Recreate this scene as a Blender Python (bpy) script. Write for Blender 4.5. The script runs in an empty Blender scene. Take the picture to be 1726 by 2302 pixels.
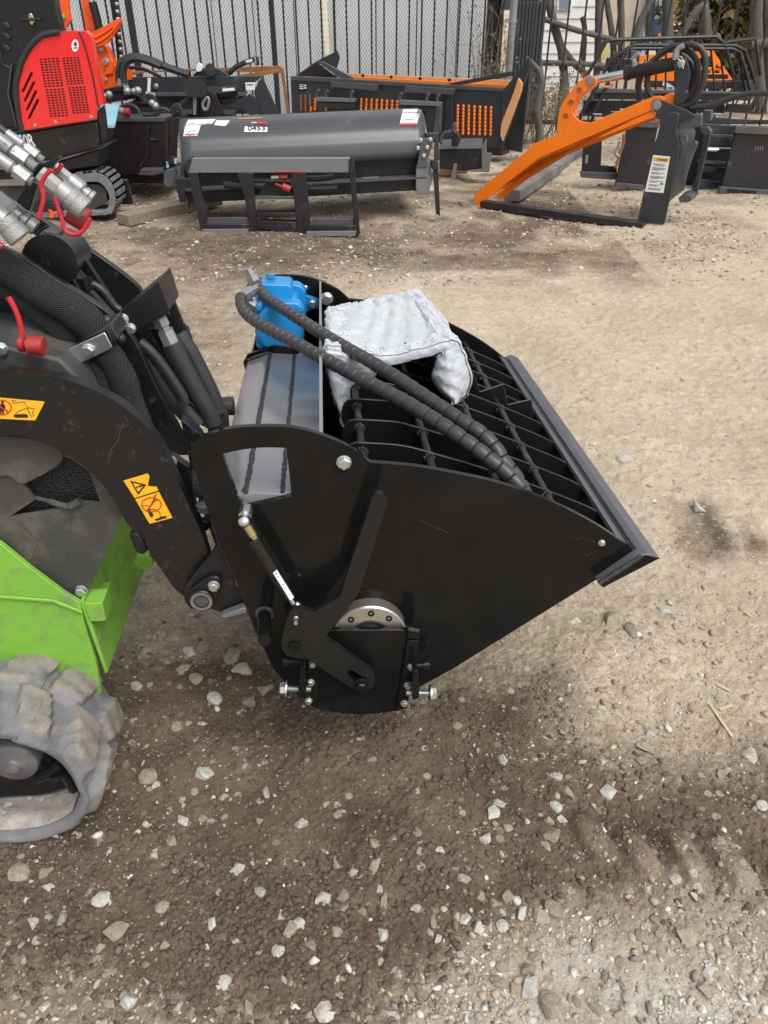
import bpy, bmesh, math, random
import numpy as np
from mathutils import Vector, Matrix
from mathutils.geometry import tessellate_polygon
random.seed(7); rng = np.random.default_rng(7)
V = Vector
# ------------------------------------------------------------------ camera, sky, sun, exposure
sc = bpy.context.scene
COL = sc.collection
F, CX, CY = 1729.0, 863.0, 1151.0          # focal length and centre of the photograph in its own pixels
HC, PITCH = 1.40, math.radians(34.0)
cam = bpy.data.objects.new('camera', bpy.data.cameras.new('camera')); COL.objects.link(cam)
cam.location = (0, 0, HC); cam.rotation_euler = (math.pi/2 - PITCH, 0, 0)
cam.data.sensor_fit = 'HORIZONTAL'; cam.data.sensor_width = 36.0
cam.data.lens = 36.0*F/1726.0; cam.data.clip_start = 0.02; cam.data.clip_end = 400
sc.camera = cam
sc.cycles.use_denoising = True; sc.cycles.use_adaptive_sampling = False; sc.cycles.sample_clamp_indirect = 3
w = bpy.data.worlds.new('World'); sc.world = w; w.use_nodes = True
nt = w.node_tree; nt.nodes.clear()
sky = nt.nodes.new('ShaderNodeTexSky'); sky.sky_type = 'NISHITA'; sky.sun_disc = False
SUN_EL, SUN_AZ = math.radians(58), math.radians(140)      # azimuth clockwise from +Y
sky.sun_elevation = SUN_EL; sky.sun_rotation = SUN_AZ; sky.dust_density = 4.0; sky.air_density = 1.0
hs = nt.nodes.new('ShaderNodeHueSaturation'); hs.inputs['Saturation'].default_value = 0.22
bg = nt.nodes.new('ShaderNodeBackground'); bg.inputs['Strength'].default_value = 0.15
wo = nt.nodes.new('ShaderNodeOutputWorld')
nt.links.new(sky.outputs[0], hs.inputs['Color']); nt.links.new(hs.outputs[0], bg.inputs['Color']); nt.links.new(bg.outputs[0], wo.inputs['Surface'])
sun = bpy.data.objects.new('sun', bpy.data.lights.new('sun', 'SUN')); COL.objects.link(sun)
sun.data.energy = 1.1; sun.data.angle = math.radians(40); sun.data.color = (1.0, 0.96, 0.90)
sd = V((math.sin(SUN_AZ)*math.cos(SUN_EL), math.cos(SUN_AZ)*math.cos(SUN_EL), math.sin(SUN_EL)))
sun.rotation_euler = (-sd).to_track_quat('-Z', 'Y').to_euler()
sc.view_settings.view_transform = 'Standard'; sc.view_settings.look = 'None'
sc.view_settings.gamma = 1; sc.view_settings.use_curve_mapping = False; sc.view_settings.exposure = 0.48

# ------------------------------------------------------------------ measuring helpers: sight lines meeting real planes
CAM = V((0, 0, HC)); RT = V((1, 0, 0)); FW = V((0, math.cos(PITCH), -math.sin(PITCH))); UP = V((0, math.sin(PITCH), math.cos(PITCH)))
def ray(x, y): return RT*((x-CX)/F) - UP*((y-CY)/F) + FW
class Pl:
    def __init__(s, p, n): s.p = V(p); s.n = V(n).normalized()
    def __call__(s, x, y):
        d = ray(x, y); return CAM + d*((s.p-CAM).dot(s.n)/d.dot(s.n))
    def many(s, L): return [s(*q) for q in L]
    def off(s, d): return Pl(s.p + s.n*d, s.n)
G0 = Pl((0, 0, 0), (0, 0, -1))
def GZ(z): return Pl((0, 0, z), (0, 0, -1))
def G(x, y, z=0.0): return GZ(z)(x, y)
def VY(Y, yaw=0.0, X=0.0):                  # upright plane through (X, Y); yaw turns its right end away
    return Pl((X, Y, 0), (-math.sin(yaw), math.cos(yaw), 0))
def VAB(a, b):                              # upright plane through two ground points
    d = V((b[0]-a[0], b[1]-a[1], 0)).normalized(); n = V((-d.y, d.x, 0))
    if n.dot(V((a[0], a[1], 0))) < 0: n = -n
    return Pl((a[0], a[1], 0), n)
W = (RT*-0.073 + UP*0.491 + FW*0.868).normalized()     # across the bucket, near side to far side
SC = 1.194
def S(s): return Pl(CAM + W*(SC+s), W)      # plane parallel to the bucket's near side, s metres behind it
class Rg:
    def __init__(s, ox, oy, k): s.o = (ox, oy, k)
    def __call__(s, *L): return [(s.o[0]+a*s.o[2], s.o[1]+b*s.o[2]) for a, b in L]
A1 = Rg(0, 0, .4219); A2 = Rg(600, 0, .3858); A3 = Rg(1050, 0, .4075); A4 = Rg(0, 400, .3376); A5 = Rg(0, 800, .3376); A6 = Rg(0, 1300, .2803)
B1 = Rg(420, 580, .4219); B2 = Rg(900, 700, .3617); B3 = Rg(400, 1080, .3737); B4 = Rg(380, 920, .3496); B5 = Rg(900, 1500, .4979); B6 = Rg(0, 1700, .5425)
C1 = Rg(0, 0, .2411); C2 = Rg(200, 100, .3014); C3 = Rg(380, 230, .3858); C4 = Rg(640, 90, .3617); C5 = Rg(1060, 0, .4014); C6 = Rg(1250, 100, .2869); C7 = Rg(0, 260, .2411); C8 = Rg(0, 560, .3376)
def cr(P, n=6, closed=False):               # smooth curve through points (2-D or 3-D tuples or vectors)
    P = [V(p) for p in P]; m = len(P); out = []
    for i in range(m if closed else m-1):
        p0 = P[(i-1) % m] if closed or i > 0 else P[0]*2-P[1]
        p1, p2 = P[i], P[(i+1) % m]
        p3 = P[(i+2) % m] if closed or i+2 < m else P[-1]*2-P[-2]
        for k in range(n):
            t = k/n
            out.append(0.5*(2*p1 + (p2-p0)*t + (2*p0-5*p1+4*p2-p3)*t*t + (3*p1-p0-3*p2+p3)*t*t*t))
    if not closed: out.append(P[-1])
    return [tuple(p) for p in out]
def ell(cx, cy, rx, ry, n=24, a0=0, a1=360): 
    return [(cx+rx*math.cos(math.radians(a0+(a1-a0)*i/n)), cy+ry*math.sin(math.radians(a0+(a1-a0)*i/n))) for i in range(n if a1-a0 == 360 else n+1)]

# ------------------------------------------------------------------ materials
def mat(name, col, rough=.5, metal=0, var=.12, vs=6, bump=0, bs=80, dirt=None, coat=0, spec=.5, wave=None, stretch=None):
    m = bpy.data.materials.new(name); m.use_nodes = True; t = m.node_tree; N = t.nodes; L = t.links
    b = N['Principled BSDF']; b.inputs['Roughness'].default_value = rough; b.inputs['Metallic'].default_value = metal
    b.inputs['Coat Weight'].default_value = coat; b.inputs['Coat Roughness'].default_value = .08; b.inputs['Specular IOR Level'].default_value = spec
    tc = N.new('ShaderNodeTexCoord'); mp = N.new('ShaderNodeMapping'); L.new(tc.outputs['Object'], mp.inputs[0])
    if stretch: mp.inputs['Scale'].default_value = stretch
    def noise(scale, det=4, rg=.6):
        n = N.new('ShaderNodeTexNoise'); n.inputs['Scale'].default_value = scale; n.inputs['Detail'].default_value = det; n.inputs['Roughness'].default_value = rg
        L.new(mp.outputs[0], n.inputs['Vector']); return n.outputs['Fac']
    def ramp(fac, a, c):
        r = N.new('ShaderNodeMapRange'); r.inputs[1].default_value = a; r.inputs[2].default_value = c; L.new(fac, r.inputs[0]); return r.outputs[0]
    def mix(f, a, c):
        x = N.new('ShaderNodeMix'); x.data_type = 'RGBA'
        if isinstance(f, float): x.inputs[0].default_value = f
        else: L.new(f, x.inputs[0])
        for i, q in ((6, a), (7, c)):
            if isinstance(q, tuple): x.inputs[i].default_value = (*q, 1)
            else: L.new(q, x.inputs[i])
        return x.outputs[2]
    lo = tuple(c*(1-var) for c in col); hi = tuple(min(1, c*(1+var)) for c in col)
    c = mix(ramp(noise(vs), .3, .7), lo, hi)
    if dirt:
        dcol, amt, dsc = dirt[:3]
        f = ramp(noise(dsc, 8, .7), .62-.3*amt, .80-.2*amt)
        mm = N.new('ShaderNodeMath'); mm.operation = 'MULTIPLY'; L.new(f, mm.inputs[0]); mm.inputs[1].default_value = dirt[3] if len(dirt) > 3 else .8
        c = mix(mm.outputs[0], c, dcol)
        r = N.new('ShaderNodeMapRange'); L.new(mm.outputs[0], r.inputs[0]); r.inputs[3].default_value = rough; r.inputs[4].default_value = .85
        L.new(r.outputs[0], b.inputs['Roughness'])
    elif rough < .6:
        r = N.new('ShaderNodeMapRange'); L.new(noise(vs*2.3, 6), r.inputs[0]); r.inputs[1].default_value = .3; r.inputs[2].default_value = .7
        r.inputs[3].default_value = rough*.85; r.inputs[4].default_value = rough*1.2; L.new(r.outputs[0], b.inputs['Roughness'])
    L.new(c, b.inputs['Base Color'])
    if bump or wave:
        bn = N.new('ShaderNodeBump'); bn.inputs['Strength'].default_value = bump or .5; bn.inputs['Distance'].default_value = .004
        if wave:
            kind, wsc = wave
            if kind == 'weave':
                w1 = N.new('ShaderNodeTexWave'); w2 = N.new('ShaderNodeTexWave')
                for q, d in ((w1, 'X'), (w2, 'Z')):
                    q.inputs['Scale'].default_value = wsc; q.bands_direction = d; L.new(mp.outputs[0], q.inputs['Vector'])
                mu = N.new('ShaderNodeMath'); mu.operation = 'MULTIPLY'; L.new(w1.outputs['Fac'], mu.inputs[0]); L.new(w2.outputs['Fac'], mu.inputs[1]); L.new(mu.outputs[0], bn.inputs['Height'])
            elif kind == 'cells':
                v = N.new('ShaderNodeTexVoronoi'); v.inputs['Scale'].default_value = wsc; L.new(mp.outputs[0], v.inputs['Vector']); L.new(v.outputs['Distance'], bn.inputs['Height'])
            else:
                w1 = N.new('ShaderNodeTexWave'); w1.inputs['Scale'].default_value = wsc; w1.bands_direction = kind; w1.inputs['Distortion'].default_value = 1.5; L.new(mp.outputs[0], w1.inputs['Vector']); L.new(w1.outputs['Fac'], bn.inputs['Height'])
        else: L.new(noise(bs, 6, .65), bn.inputs['Height'])
        L.new(bn.outputs[0], b.inputs['Normal'])
    return m
DUST = (.30, .25, .19)
MT = {}
MT['gloss'] = mat('gloss black paint', (.007, .007, .007), .11, dirt=(DUST, .45, 9, .018), bump=.05, bs=7, spec=.19)  # faint dust smudges, also painting in cloudy brown reflections
MT['lever'] = mat('satin black lever paint', (.012, .012, .012), .28, dirt=(DUST, .15, 20, .04), bump=.05, bs=60, spec=.3)
MT['idler'] = mat('dusty idler disc', (.095, .095, .10), .5, var=.25, vs=20, dirt=(DUST, .35, 16, .5), bump=.2, bs=150)
MT['gloss2'] = mat('inner black paint', (.008, .008, .009), .28, bump=.05, bs=60)
MT['beam'] = mat('gloss black beam paint with painted sheen', (.175, .180, .186), .22, var=.1, bump=.03, bs=25, coat=.4)  # base colour lightened to carry the sky's sheen on black paint
MT['lip'] = mat('grey lip paint', (.088, .092, .103), .32, bump=.05, bs=60)
MT['weld'] = mat('weld bead', (.04, .04, .042), .25, bump=1, bs=300)
MT['arm'] = mat('worn black loader paint', (.009, .009, .010), .33, dirt=(DUST, .14, 50, .22), bump=.08, bs=200, spec=.35)
MT['edge'] = mat('worn steel edge', (.16, .16, .16), .45, metal=.2, bump=.1)
MT['cover'] = mat('dusty black plastic', (.050, .049, .047), .55, dirt=(DUST, .40, 7, .35), bump=.30, bs=350)
MT['scr'] = mat('scratch', (.06, .058, .055), .7)
MT['mesh'] = mat('black fine mesh', (.010, .010, .011), .35, bump=.6, wave=('cells', 330))
MT['green'] = mat('lime green paint', (.185, .425, .045), .42, var=.14, dirt=((.15, .14, .085), .42, 13, .75), bump=.10, bs=120)
MT['rubber'] = mat('dusty grey track rubber', (.165, .166, .173), .8, var=.28, vs=9, dirt=((.30, .275, .235), .30, 14, .7), bump=.35, bs=90)
MT['lug'] = mat('tread face with dry soil', (.250, .220, .175), .9, var=.25, vs=40, dirt=((.12, .105, .09), .3, 60, .7), bump=1, bs=260)
MT['hose'] = mat('black rubber hose', (.028, .028, .03), .42, bump=.15, bs=120, dirt=(DUST, .05, 30, .4))
MT['guard'] = mat('grey spiral hose guard', (.038, .038, .040), .40, dirt=((.16, .15, .14), .14, 30, .4), bump=.1, bs=120)
MT['sleeve'] = mat('woven nylon sleeve', (.022, .022, .024), .75, bump=1, wave=('weave', 90), dirt=(DUST, .06, 20, .4))
MT['tape'] = mat('black tape', (.03, .03, .032), .5, bump=.3, bs=40)
MT['zinc'] = mat('zinc plated steel', (.55, .57, .57), .34, metal=.95, var=.15, bump=.15, bs=100)
MT['zincd'] = mat('dull zinc fitting', (.33, .335, .335), .48, metal=.6, var=.15, vs=20, bump=.12, bs=200)
MT['knurl'] = mat('knurled zinc', (.33, .33, .325), .5, metal=.5, bump=.35, wave=('cells', 420))
MT['chrome'] = mat('chrome', (.75, .75, .76), .08, metal=1)
MT['alum'] = mat('machined bearing flange', (.52, .48, .44), .32, metal=.85, bump=.05)
MT['brass'] = mat('yellow zinc', (.62, .52, .28), .3, metal=.9)
MT['blue'] = mat('motor blue paint', (.012, .235, .56), .30, bump=.2, bs=90)
MT['redcap'] = mat('red rubber cap', (.32, .02, .02), .5, bump=.15, dirt=(DUST, .12, 40, .5))
MT['redcord'] = mat('red cord', (.50, .015, .03), .45)
MT['yellow'] = mat('yellow decal', (.80, .42, .010), .4, var=.04)
MT['ink'] = mat('black print', (.012, .012, .012), .5)
MT['redink'] = mat('red print', (.55, .02, .015), .5)
MT['white'] = mat('white decal', (.78, .79, .80), .4, var=.03)
MT['print'] = mat('grey print', (.20, .20, .20), .6)
MT['wrap'] = mat('bubble wrap', (.50, .53, .57), .28, var=.12, vs=30, bump=.6, wave=('cells', 62), coat=.9)
MT['wrap2'] = mat('packing sheet', (.53, .56, .575), .30, var=.06, vs=30, bump=.4, bs=45)
MT['red'] = mat('red gloss panel', (.80, .026, .026), .22, coat=.3, var=.05)
MT['void'] = mat('dark slot', (.010, .004, .004), .8)
MT['xblack'] = mat('excavator black', (.012, .012, .014), .3, dirt=(DUST, .05, 8, .3))
MT['orange'] = mat('orange paint', (.96, .200, .003), .38, var=.05, dirt=((.25, .10, .04), .05, 12, .5), bump=.04)
MT['orange2'] = mat('red orange paint', (.90, .110, .010), .38, var=.08, bump=.04)
MT['rorange'] = mat('dusty orange steel', (.74, .36, .13), .5, var=.12, dirt=((.45, .30, .17), .3, 6, .6))
MT['slate'] = mat('slate blue steel', (.030, .034, .042), .38, var=.12, dirt=(DUST, .10, 6, .25))
MT['slate2'] = mat('slate grey plate', (.070, .073, .078), .45, var=.15, dirt=(DUST, .15, 9, .3))
MT['charc'] = mat('charcoal steel', (.016, .016, .019), .40, var=.2, dirt=(DUST, .14, 12, .35))
MT['tiller'] = mat('grey hood paint', (.055, .059, .064), .28, var=.05, dirt=(DUST, .06, 5, .25), bump=.02)
MT['rail'] = mat('pale grey rail', (.16, .165, .172), .45, var=.08, dirt=(DUST, .1, 9, .3))
MT['rust'] = mat('rusty angle iron', (.26, .105, .035), .8, var=.3, vs=14, bump=.4)
MT['maroon'] = mat('brown black box', (.016, .010, .011), .32, dirt=(DUST, .10, 10, .3))
MT['wood'] = mat('weathered timber', (.105, .098, .090), .85, var=.4, vs=8, bump=.8, bs=30, stretch=(14, 14, 1.5))
MT['plank'] = mat('brown plank', (.24, .19, .14), .85, var=.35, vs=6, bump=.7, bs=30, stretch=(1.5, 14, 14))
MT['beamwood'] = mat('dark square timber', (.17, .165, .16), .8, var=.4, vs=6, bump=.6, bs=30)
MT['iron'] = mat('black iron fence', (.014, .014, .016), .5)
MT['wire'] = mat('grey fence wire', (.085, .088, .09), .5, metal=.2)
MT['galv'] = mat('galvanised post', (.28, .29, .30), .5, metal=.4, var=.15)
MT['wall'] = mat('pale concrete wall', (.70, .72, .74), .9, var=.16, vs=1.4, dirt=((.30, .29, .26), .25, 2.5, .5), stretch=(2.5, 2.5, .5), bump=.3)
MT['siding'] = mat('white siding', (.66, .67, .66), .7, var=.06, dirt=((.40, .36, .28), .15, 3, .5))
MT['bluew'] = mat('pale blue container', (.30, .40, .56), .6, var=.08)
MT['shed'] = mat('dark slatted gate', (.05, .055, .065), .6)
MT['glass'] = mat('window glass', (.20, .24, .30), .08)
MT['twig'] = mat('dry twigs', (.20, .16, .11), .9, var=.3)
MT['cedar'] = mat('cedar green', (.075, .090, .030), .8, var=.4, vs=5)
MT['cedar2'] = mat('dry cedar', (.20, .150, .065), .85, var=.35, vs=5)
MT['cream'] = mat('cream strip', (.70, .66, .48), .7)
MT['sky blue'] = mat('pale blue tag', (.35, .62, .80), .4)
MT['teal'] = mat('yellow machine paint', (.75, .42, .02), .4)
MT['straw'] = mat('dry straw', (.50, .42, .28), .8)
MT['dusty'] = mat('dust in the track', (.36, .33, .29), .95, var=.3, vs=30, bump=1, bs=120)

# ------------------------------------------------------------------ mesh builder
WL = {}
class MB:
    def __init__(s): s.v = []; s.f = []
    def add(s, vs, fs):
        o = len(s.v); s.v += [V(p) for p in vs]; s.f += [tuple(i+o for i in f) for f in fs]; return s
    def prism(s, pts, vec, holes=()):
        pts = [V(p) for p in pts]; vec = V(vec); n = len(pts)
        if not holes:
            s.add(pts + [p+vec for p in pts], [tuple(range(n)), tuple(range(2*n-1, n-1, -1))] + [(i, (i+1) % n, n+(i+1) % n, n+i) for i in range(n)])
            return s
        loops = [pts] + [[V(p) for p in h] for h in holes]; flat = [p for l in loops for p in l]; m = len(flat)
        tri = tessellate_polygon(loops); fs = [tuple(t) for t in tri] + [tuple(i+m for i in reversed(t)) for t in tri]
        o = 0
        for l in loops:
            k = len(l); fs += [(o+i, o+(i+1) % k, m+o+(i+1) % k, m+o+i) for i in range(k)]; o += k
        s.add(flat + [p+vec for p in flat], fs); return s
    def box(s, c, x, y, z):                 # centre and three half-axes
        c, x, y, z = V(c), V(x), V(y), V(z)
        return s.add([c+x*a+y*b+z*d for a in (-1, 1) for b in (-1, 1) for d in (-1, 1)], [(0, 1, 3, 2), (4, 6, 7, 5), (0, 4, 5, 1), (2, 3, 7, 6), (0, 2, 6, 4), (1, 5, 7, 3)])
    def bar(s, a, b, w, h, up=(0, 0, 1)):   # rectangular bar from a to b
        a, b = V(a), V(b); d = (b-a); x = d.cross(V(up)).normalized(); y = x.cross(d).normalized()
        return s.box((a+b)/2, d/2, x*w/2, y*h/2)
    def tube(s, path, r, seg=10, caps=True):
        P = [V(p) for p in path]; n = len(P); R = r if isinstance(r, (list, tuple)) else [r]*n
        t0 = (P[1]-P[0]).normalized(); u = t0.orthogonal().normalized(); vs = []; pt = t0
        for i in range(n):
            t = ((P[min(i+1, n-1)]-P[i-1 if i else 0])).normalized()
            q = pt.rotation_difference(t); u = (q @ u); u = (u - t*u.dot(t)).normalized(); pt = t; b = t.cross(u)
            vs += [P[i] + (u*math.cos(2*math.pi*k/seg) + b*math.sin(2*math.pi*k/seg))*R[i] for k in range(seg)]
        fs = [(i*seg+k, i*seg+(k+1) % seg, (i+1)*seg+(k+1) % seg, (i+1)*seg+k) for i in range(n-1) for k in range(seg)]
        if caps: fs += [tuple(range(seg-1, -1, -1)), tuple(range((n-1)*seg, n*seg))]
        return s.add(vs, fs)
    def rev(s, p, ax, prof, seg=20):        # turned shape: prof = [(along, radius), ...]
        p = V(p); ax = V(ax).normalized(); u = ax.orthogonal().normalized(); b = ax.cross(u); vs = []; n = len(prof)
        for a, r in prof: vs += [p + ax*a + (u*math.cos(2*math.pi*k/seg)+b*math.sin(2*math.pi*k/seg))*max(r, 1e-5) for k in range(seg)]
        fs = [(i*seg+k, i*seg+(k+1) % seg, (i+1)*seg+(k+1) % seg, (i+1)*seg+k) for i in range(n-1) for k in range(seg)]
        fs += [tuple(range(seg-1, -1, -1)), tuple(range((n-1)*seg, n*seg))]
        return s.add(vs, fs)
    def cyl(s, a, b, r, seg=14):
        a, b = V(a), V(b); return s.rev(a, b-a, [(0, r), ((b-a).length, r)], seg)
    def ball(s, p, r, seg=14):
        return s.rev(V(p)-V((0, 0, r)), (0, 0, 1), [(r-r*math.cos(math.pi*i/8), r*math.sin(math.pi*i/8)) for i in range(9)], seg)
    def grid(s, fn, nu, nv):
        vs = [fn(i/nu, j/nv) for j in range(nv+1) for i in range(nu+1)]
        return s.add(vs, [(j*(nu+1)+i, j*(nu+1)+i+1, (j+1)*(nu+1)+i+1, (j+1)*(nu+1)+i) for j in range(nv) for i in range(nu)])
    def mesh(s, name, m, smooth=35, recalc=True, centre=None):
        c = centre if centre is not None else (sum(s.v, V((0, 0, 0)))/max(1, len(s.v)))
        me = bpy.data.meshes.new(name); me.from_pydata([tuple(p-c) for p in s.v], [], s.f); me.update()
        if recalc:
            bm = bmesh.new(); bm.from_mesh(me); bmesh.ops.recalc_face_normals(bm, faces=bm.faces); bm.to_mesh(me); bm.free()
        if smooth:
            me.polygons.foreach_set('use_smooth', [True]*len(me.polygons)); me.set_sharp_from_angle(angle=math.radians(smooth))
        me.materials.append(MT[m] if isinstance(m, str) else m)
        return me, c
    def obj(s, name, m, parent=None, bev=0, smooth=35, recalc=True, sub=0, kind=None):
        me, c = s.mesh(name, m, smooth, recalc)
        o = bpy.data.objects.new(name, me); place(o, Matrix.Translation(c), parent)
        if bev:
            b = o.modifiers.new('bevel', 'BEVEL'); b.width = bev; b.segments = 2; b.limit_method = 'ANGLE'; b.angle_limit = math.radians(40); b.harden_normals = False
        if sub:
            b = o.modifiers.new('sub', 'SUBSURF'); b.levels = sub; b.render_levels = sub
        if kind: o['kind'] = kind
        return o
def place(o, M, parent):
    COL.objects.link(o)
    WL[o.name] = M.to_translation().copy()
    if parent is not None:
        o.parent = parent; M = Matrix.Translation(-WL[parent.name]) @ M if True else M
    o.matrix_basis = M
def tag(o, label, cat, group=None, kind=None):
    if label: o['label'] = label
    if cat: o['category'] = cat
    if group: o['group'] = group
    if kind: o['kind'] = kind
    return o
def thing(name, label, cat, loc, group=None):
    o = bpy.data.objects.new(name, None); o.empty_display_size = .1; place(o, Matrix.Translation(V(loc)), None); return tag(o, label, cat, group)
def plate(name, pl, px, th, m, parent=None, holes=(), bev=.0015, smooth=35):
    n = pl.n if pl.n.dot(FW) > 0 or pl.n.dot(ray(*px[0])) > 0 else -pl.n
    return MB().prism(pl.many(px), n*th, [pl.many(h) for h in holes]).obj(name, m, parent, bev, smooth)
def sticker(name, pl, px, m, parent, lift=.0006):
    return plate(name, pl.off(-lift), px, lift*.8, m, parent, bev=0)
def text(name, s, o3, xd, up, size, m, parent, bold=0.0, lift=.0015, sx=1.0):
    cu = bpy.data.curves.new(name, 'FONT'); cu.body = s; cu.size = size; cu.offset = bold*size; cu.extrude = .0003; cu.materials.append(MT[m])
    xd = V(xd).normalized(); n = xd.cross(V(up)).normalized(); up = n.cross(xd)
    o = bpy.data.objects.new(name, cu); me = bpy.data.meshes.new_from_object(o); bpy.data.objects.remove(o); o = bpy.data.objects.new(name, me)
    M = Matrix((( xd.x*sx, up.x, n.x, o3[0]+n.x*lift), (xd.y*sx, up.y, n.y, o3[1]+n.y*lift), (xd.z*sx, up.z, n.z, o3[2]+n.z*lift), (0, 0, 0, 1)))
    place(o, M, parent); return o
# one bolt mesh for all bolts: hex head on a flange, axis +Z, unit size
_b = MB(); _b.rev((0, 0, 0), (0, 0, 1), [(0, 1.14), (.14, 1.14), (.2, 1.02)], 18); _b.rev((0, 0, .25), (0, 0, 1), [(0, .98), (.62, 1), (.74, .86)], 6); _b.rev((0, 0, .98), (0, 0, 1), [(0, .7), (.03, .66)], 16)
BOLT = {}
def bolt(p, ax, r, parent, m='zinc', h=1.0, name='bolt'):
    if m not in BOLT: BOLT[m] = _b.mesh('bolt', m, 30, True, V((0, 0, 0)))[0]
    ax = V(ax).normalized(); q = ax.to_track_quat('Z', 'Y').to_matrix().to_4x4()
    o = bpy.data.objects.new(name, BOLT[m]); place(o, Matrix.Translation(V(p)) @ q @ Matrix.Rotation(random.random()*6, 4, 'Z') @ Matrix.Diagonal((r, r, r*h, 1)), parent); return o
# ------------------------------------------------------------------ ground: one sheet, finer near the viewer, with real clods and ruts
def vnoise(x, y, seed):
    xi = np.floor(x).astype(np.int64); yi = np.floor(y).astype(np.int64); fx = x-xi; fy = y-yi
    fx = fx*fx*fx*(fx*(fx*6-15)+10); fy = fy*fy*fy*(fy*(fy*6-15)+10)
    def h(a, b):
        n = (a*374761393 + b*668265263 + seed*974634777) & 0xffffffff
        n = ((n ^ (n >> 13))*1274126177) & 0xffffffff
        return ((n ^ (n >> 16)) & 0xffff)/65535.0
    return (h(xi, yi)*(1-fx)+h(xi+1, yi)*fx)*(1-fy) + (h(xi, yi+1)*(1-fx)+h(xi+1, yi+1)*fx)*fy
def worley(x, y, seed):                     # distance to the nearest jittered cell point, and that cell's own random number
    xi = np.floor(x).astype(np.int64); yi = np.floor(y).astype(np.int64); best = np.full(x.shape, 9.0); idv = np.zeros(x.shape)
    for dx in (-1, 0, 1):
        for dy in (-1, 0, 1):
            a, b = xi+dx, yi+dy
            n = (a*374761393 + b*668265263 + seed*974634777) & 0xffffffff; n = ((n ^ (n >> 13))*1274126177) & 0xffffffff; n ^= n >> 16
            px = a + (n & 1023)/1023.0; py = b + ((n >> 10) & 1023)/1023.0; d = np.hypot(px-x, py-y); k = d < best
            best = np.where(k, d, best); idv = np.where(k, ((n >> 20) & 1023)/1023.0, idv)
    return best, idv
def polymask(X, Y, px, soft):
    P = [G(*p) for p in px]; n = len(P); ins = np.zeros(X.shape, bool); dist = np.full(X.shape, 1e9)
    for i in range(n):
        ax, ay, bx, by = P[i].x, P[i].y, P[(i+1) % n].x, P[(i+1) % n].y
        c = ((ay > Y) != (by > Y)) & (X < (bx-ax)*(Y-ay)/((by-ay) if by != ay else 1e-9)+ax); ins ^= c
        L2 = (bx-ax)**2+(by-ay)**2; t = np.clip(((X-ax)*(bx-ax)+(Y-ay)*(by-ay))/L2, 0, 1)
        dist = np.minimum(dist, np.hypot(X-(ax+t*(bx-ax)), Y-(ay+t*(by-ay))))
    sdv = np.where(ins, dist, -dist); return np.clip(sdv/soft*.5+.5, 0, 1)
SOIL = [(-900, 1480), (200, 1400), (560, 1440), (960, 1530), (1240, 1480), (1330, 1640), (1500, 1680), (1726, 1700), (2100, 1740), (2100, 2110), (1500, 2150), (1280, 2180), (1100, 2260), (1000, 2360), (900, 2520), (-900, 2500)]
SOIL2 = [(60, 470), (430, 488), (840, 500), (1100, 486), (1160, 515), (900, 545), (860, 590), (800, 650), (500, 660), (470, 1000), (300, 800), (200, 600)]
UNDER_SHADE = [(250, 1180), (560, 1340), (960, 1560), (1330, 1330), (1480, 1300), (1300, 1480), (1000, 1620), (600, 1640), (260, 1600)]  # darker ground under the bucket: contact shade put into the soil colour
PALE = [(1010, 2310), (1130, 2230), (1340, 2160), (1726, 2110), (2300, 2080), (2300, 2600), (1000, 2600)]
TAN = [(-600, 1900), (150, 1960), (420, 2080), (560, 2302), (500, 2600), (-800, 2600)]
LUGS = [(B5((870, 770))[0], 62, 24), (B5((1075, 850))[0], 70, 26), (B5((1290, 850))[0], 62, 24), (B5((1490, 870))[0], 62, 22)]
def zones(X, Y):
    wx = (vnoise(X*3.1, Y*3.1, 5)-.5)*.22 + (vnoise(X*11, Y*11, 6)-.5)*.09; wy = (vnoise(X*3.3, Y*3.3, 8)-.5)*.22 + (vnoise(X*12, Y*12, 9)-.5)*.09
    k = np.clip(Y/1.6, .5, 3); x, y = X+wx*k*.7, Y+wy*k*.7
    soil = np.maximum.reduce([polymask(x, y, SOIL, .22)*1.05, polymask(x, y, SOIL2, .6)*(.72+.4*vnoise(X*1.6, Y*2.2, 44)), polymask(x, y, UNDER_SHADE, .35)*.7])  # last mask is the bucket's painted shade, kept with the soil
    mt = vnoise(X*1.3, Y*1.6, 33)*.6+vnoise(X*5, Y*6, 34)*.45; back = np.clip((Y-3.9)/1.2, 0, 1)*(.25+.75*np.clip(mt*2.2-.7, 0, 1))*np.where(X > 1.6, .55, 1)*.85
    soil = np.maximum(soil, back)
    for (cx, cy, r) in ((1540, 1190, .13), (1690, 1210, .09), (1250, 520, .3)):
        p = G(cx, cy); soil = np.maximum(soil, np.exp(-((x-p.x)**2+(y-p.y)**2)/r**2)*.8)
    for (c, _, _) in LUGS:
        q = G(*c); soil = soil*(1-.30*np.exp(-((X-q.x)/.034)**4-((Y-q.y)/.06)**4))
    pale = polymask(x, y, PALE, .12); tan = polymask(x, y, TAN, .3)
    left = polymask(x, y, [(-900, 300), (430, 480), (640, 640), (560, 900), (470, 1500), (-900, 1480)], .5)
    soil = np.clip(np.maximum(soil*(1-.38*tan), left*.50), 0, 1)*(1-.75*pale)
    return soil, pale
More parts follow.
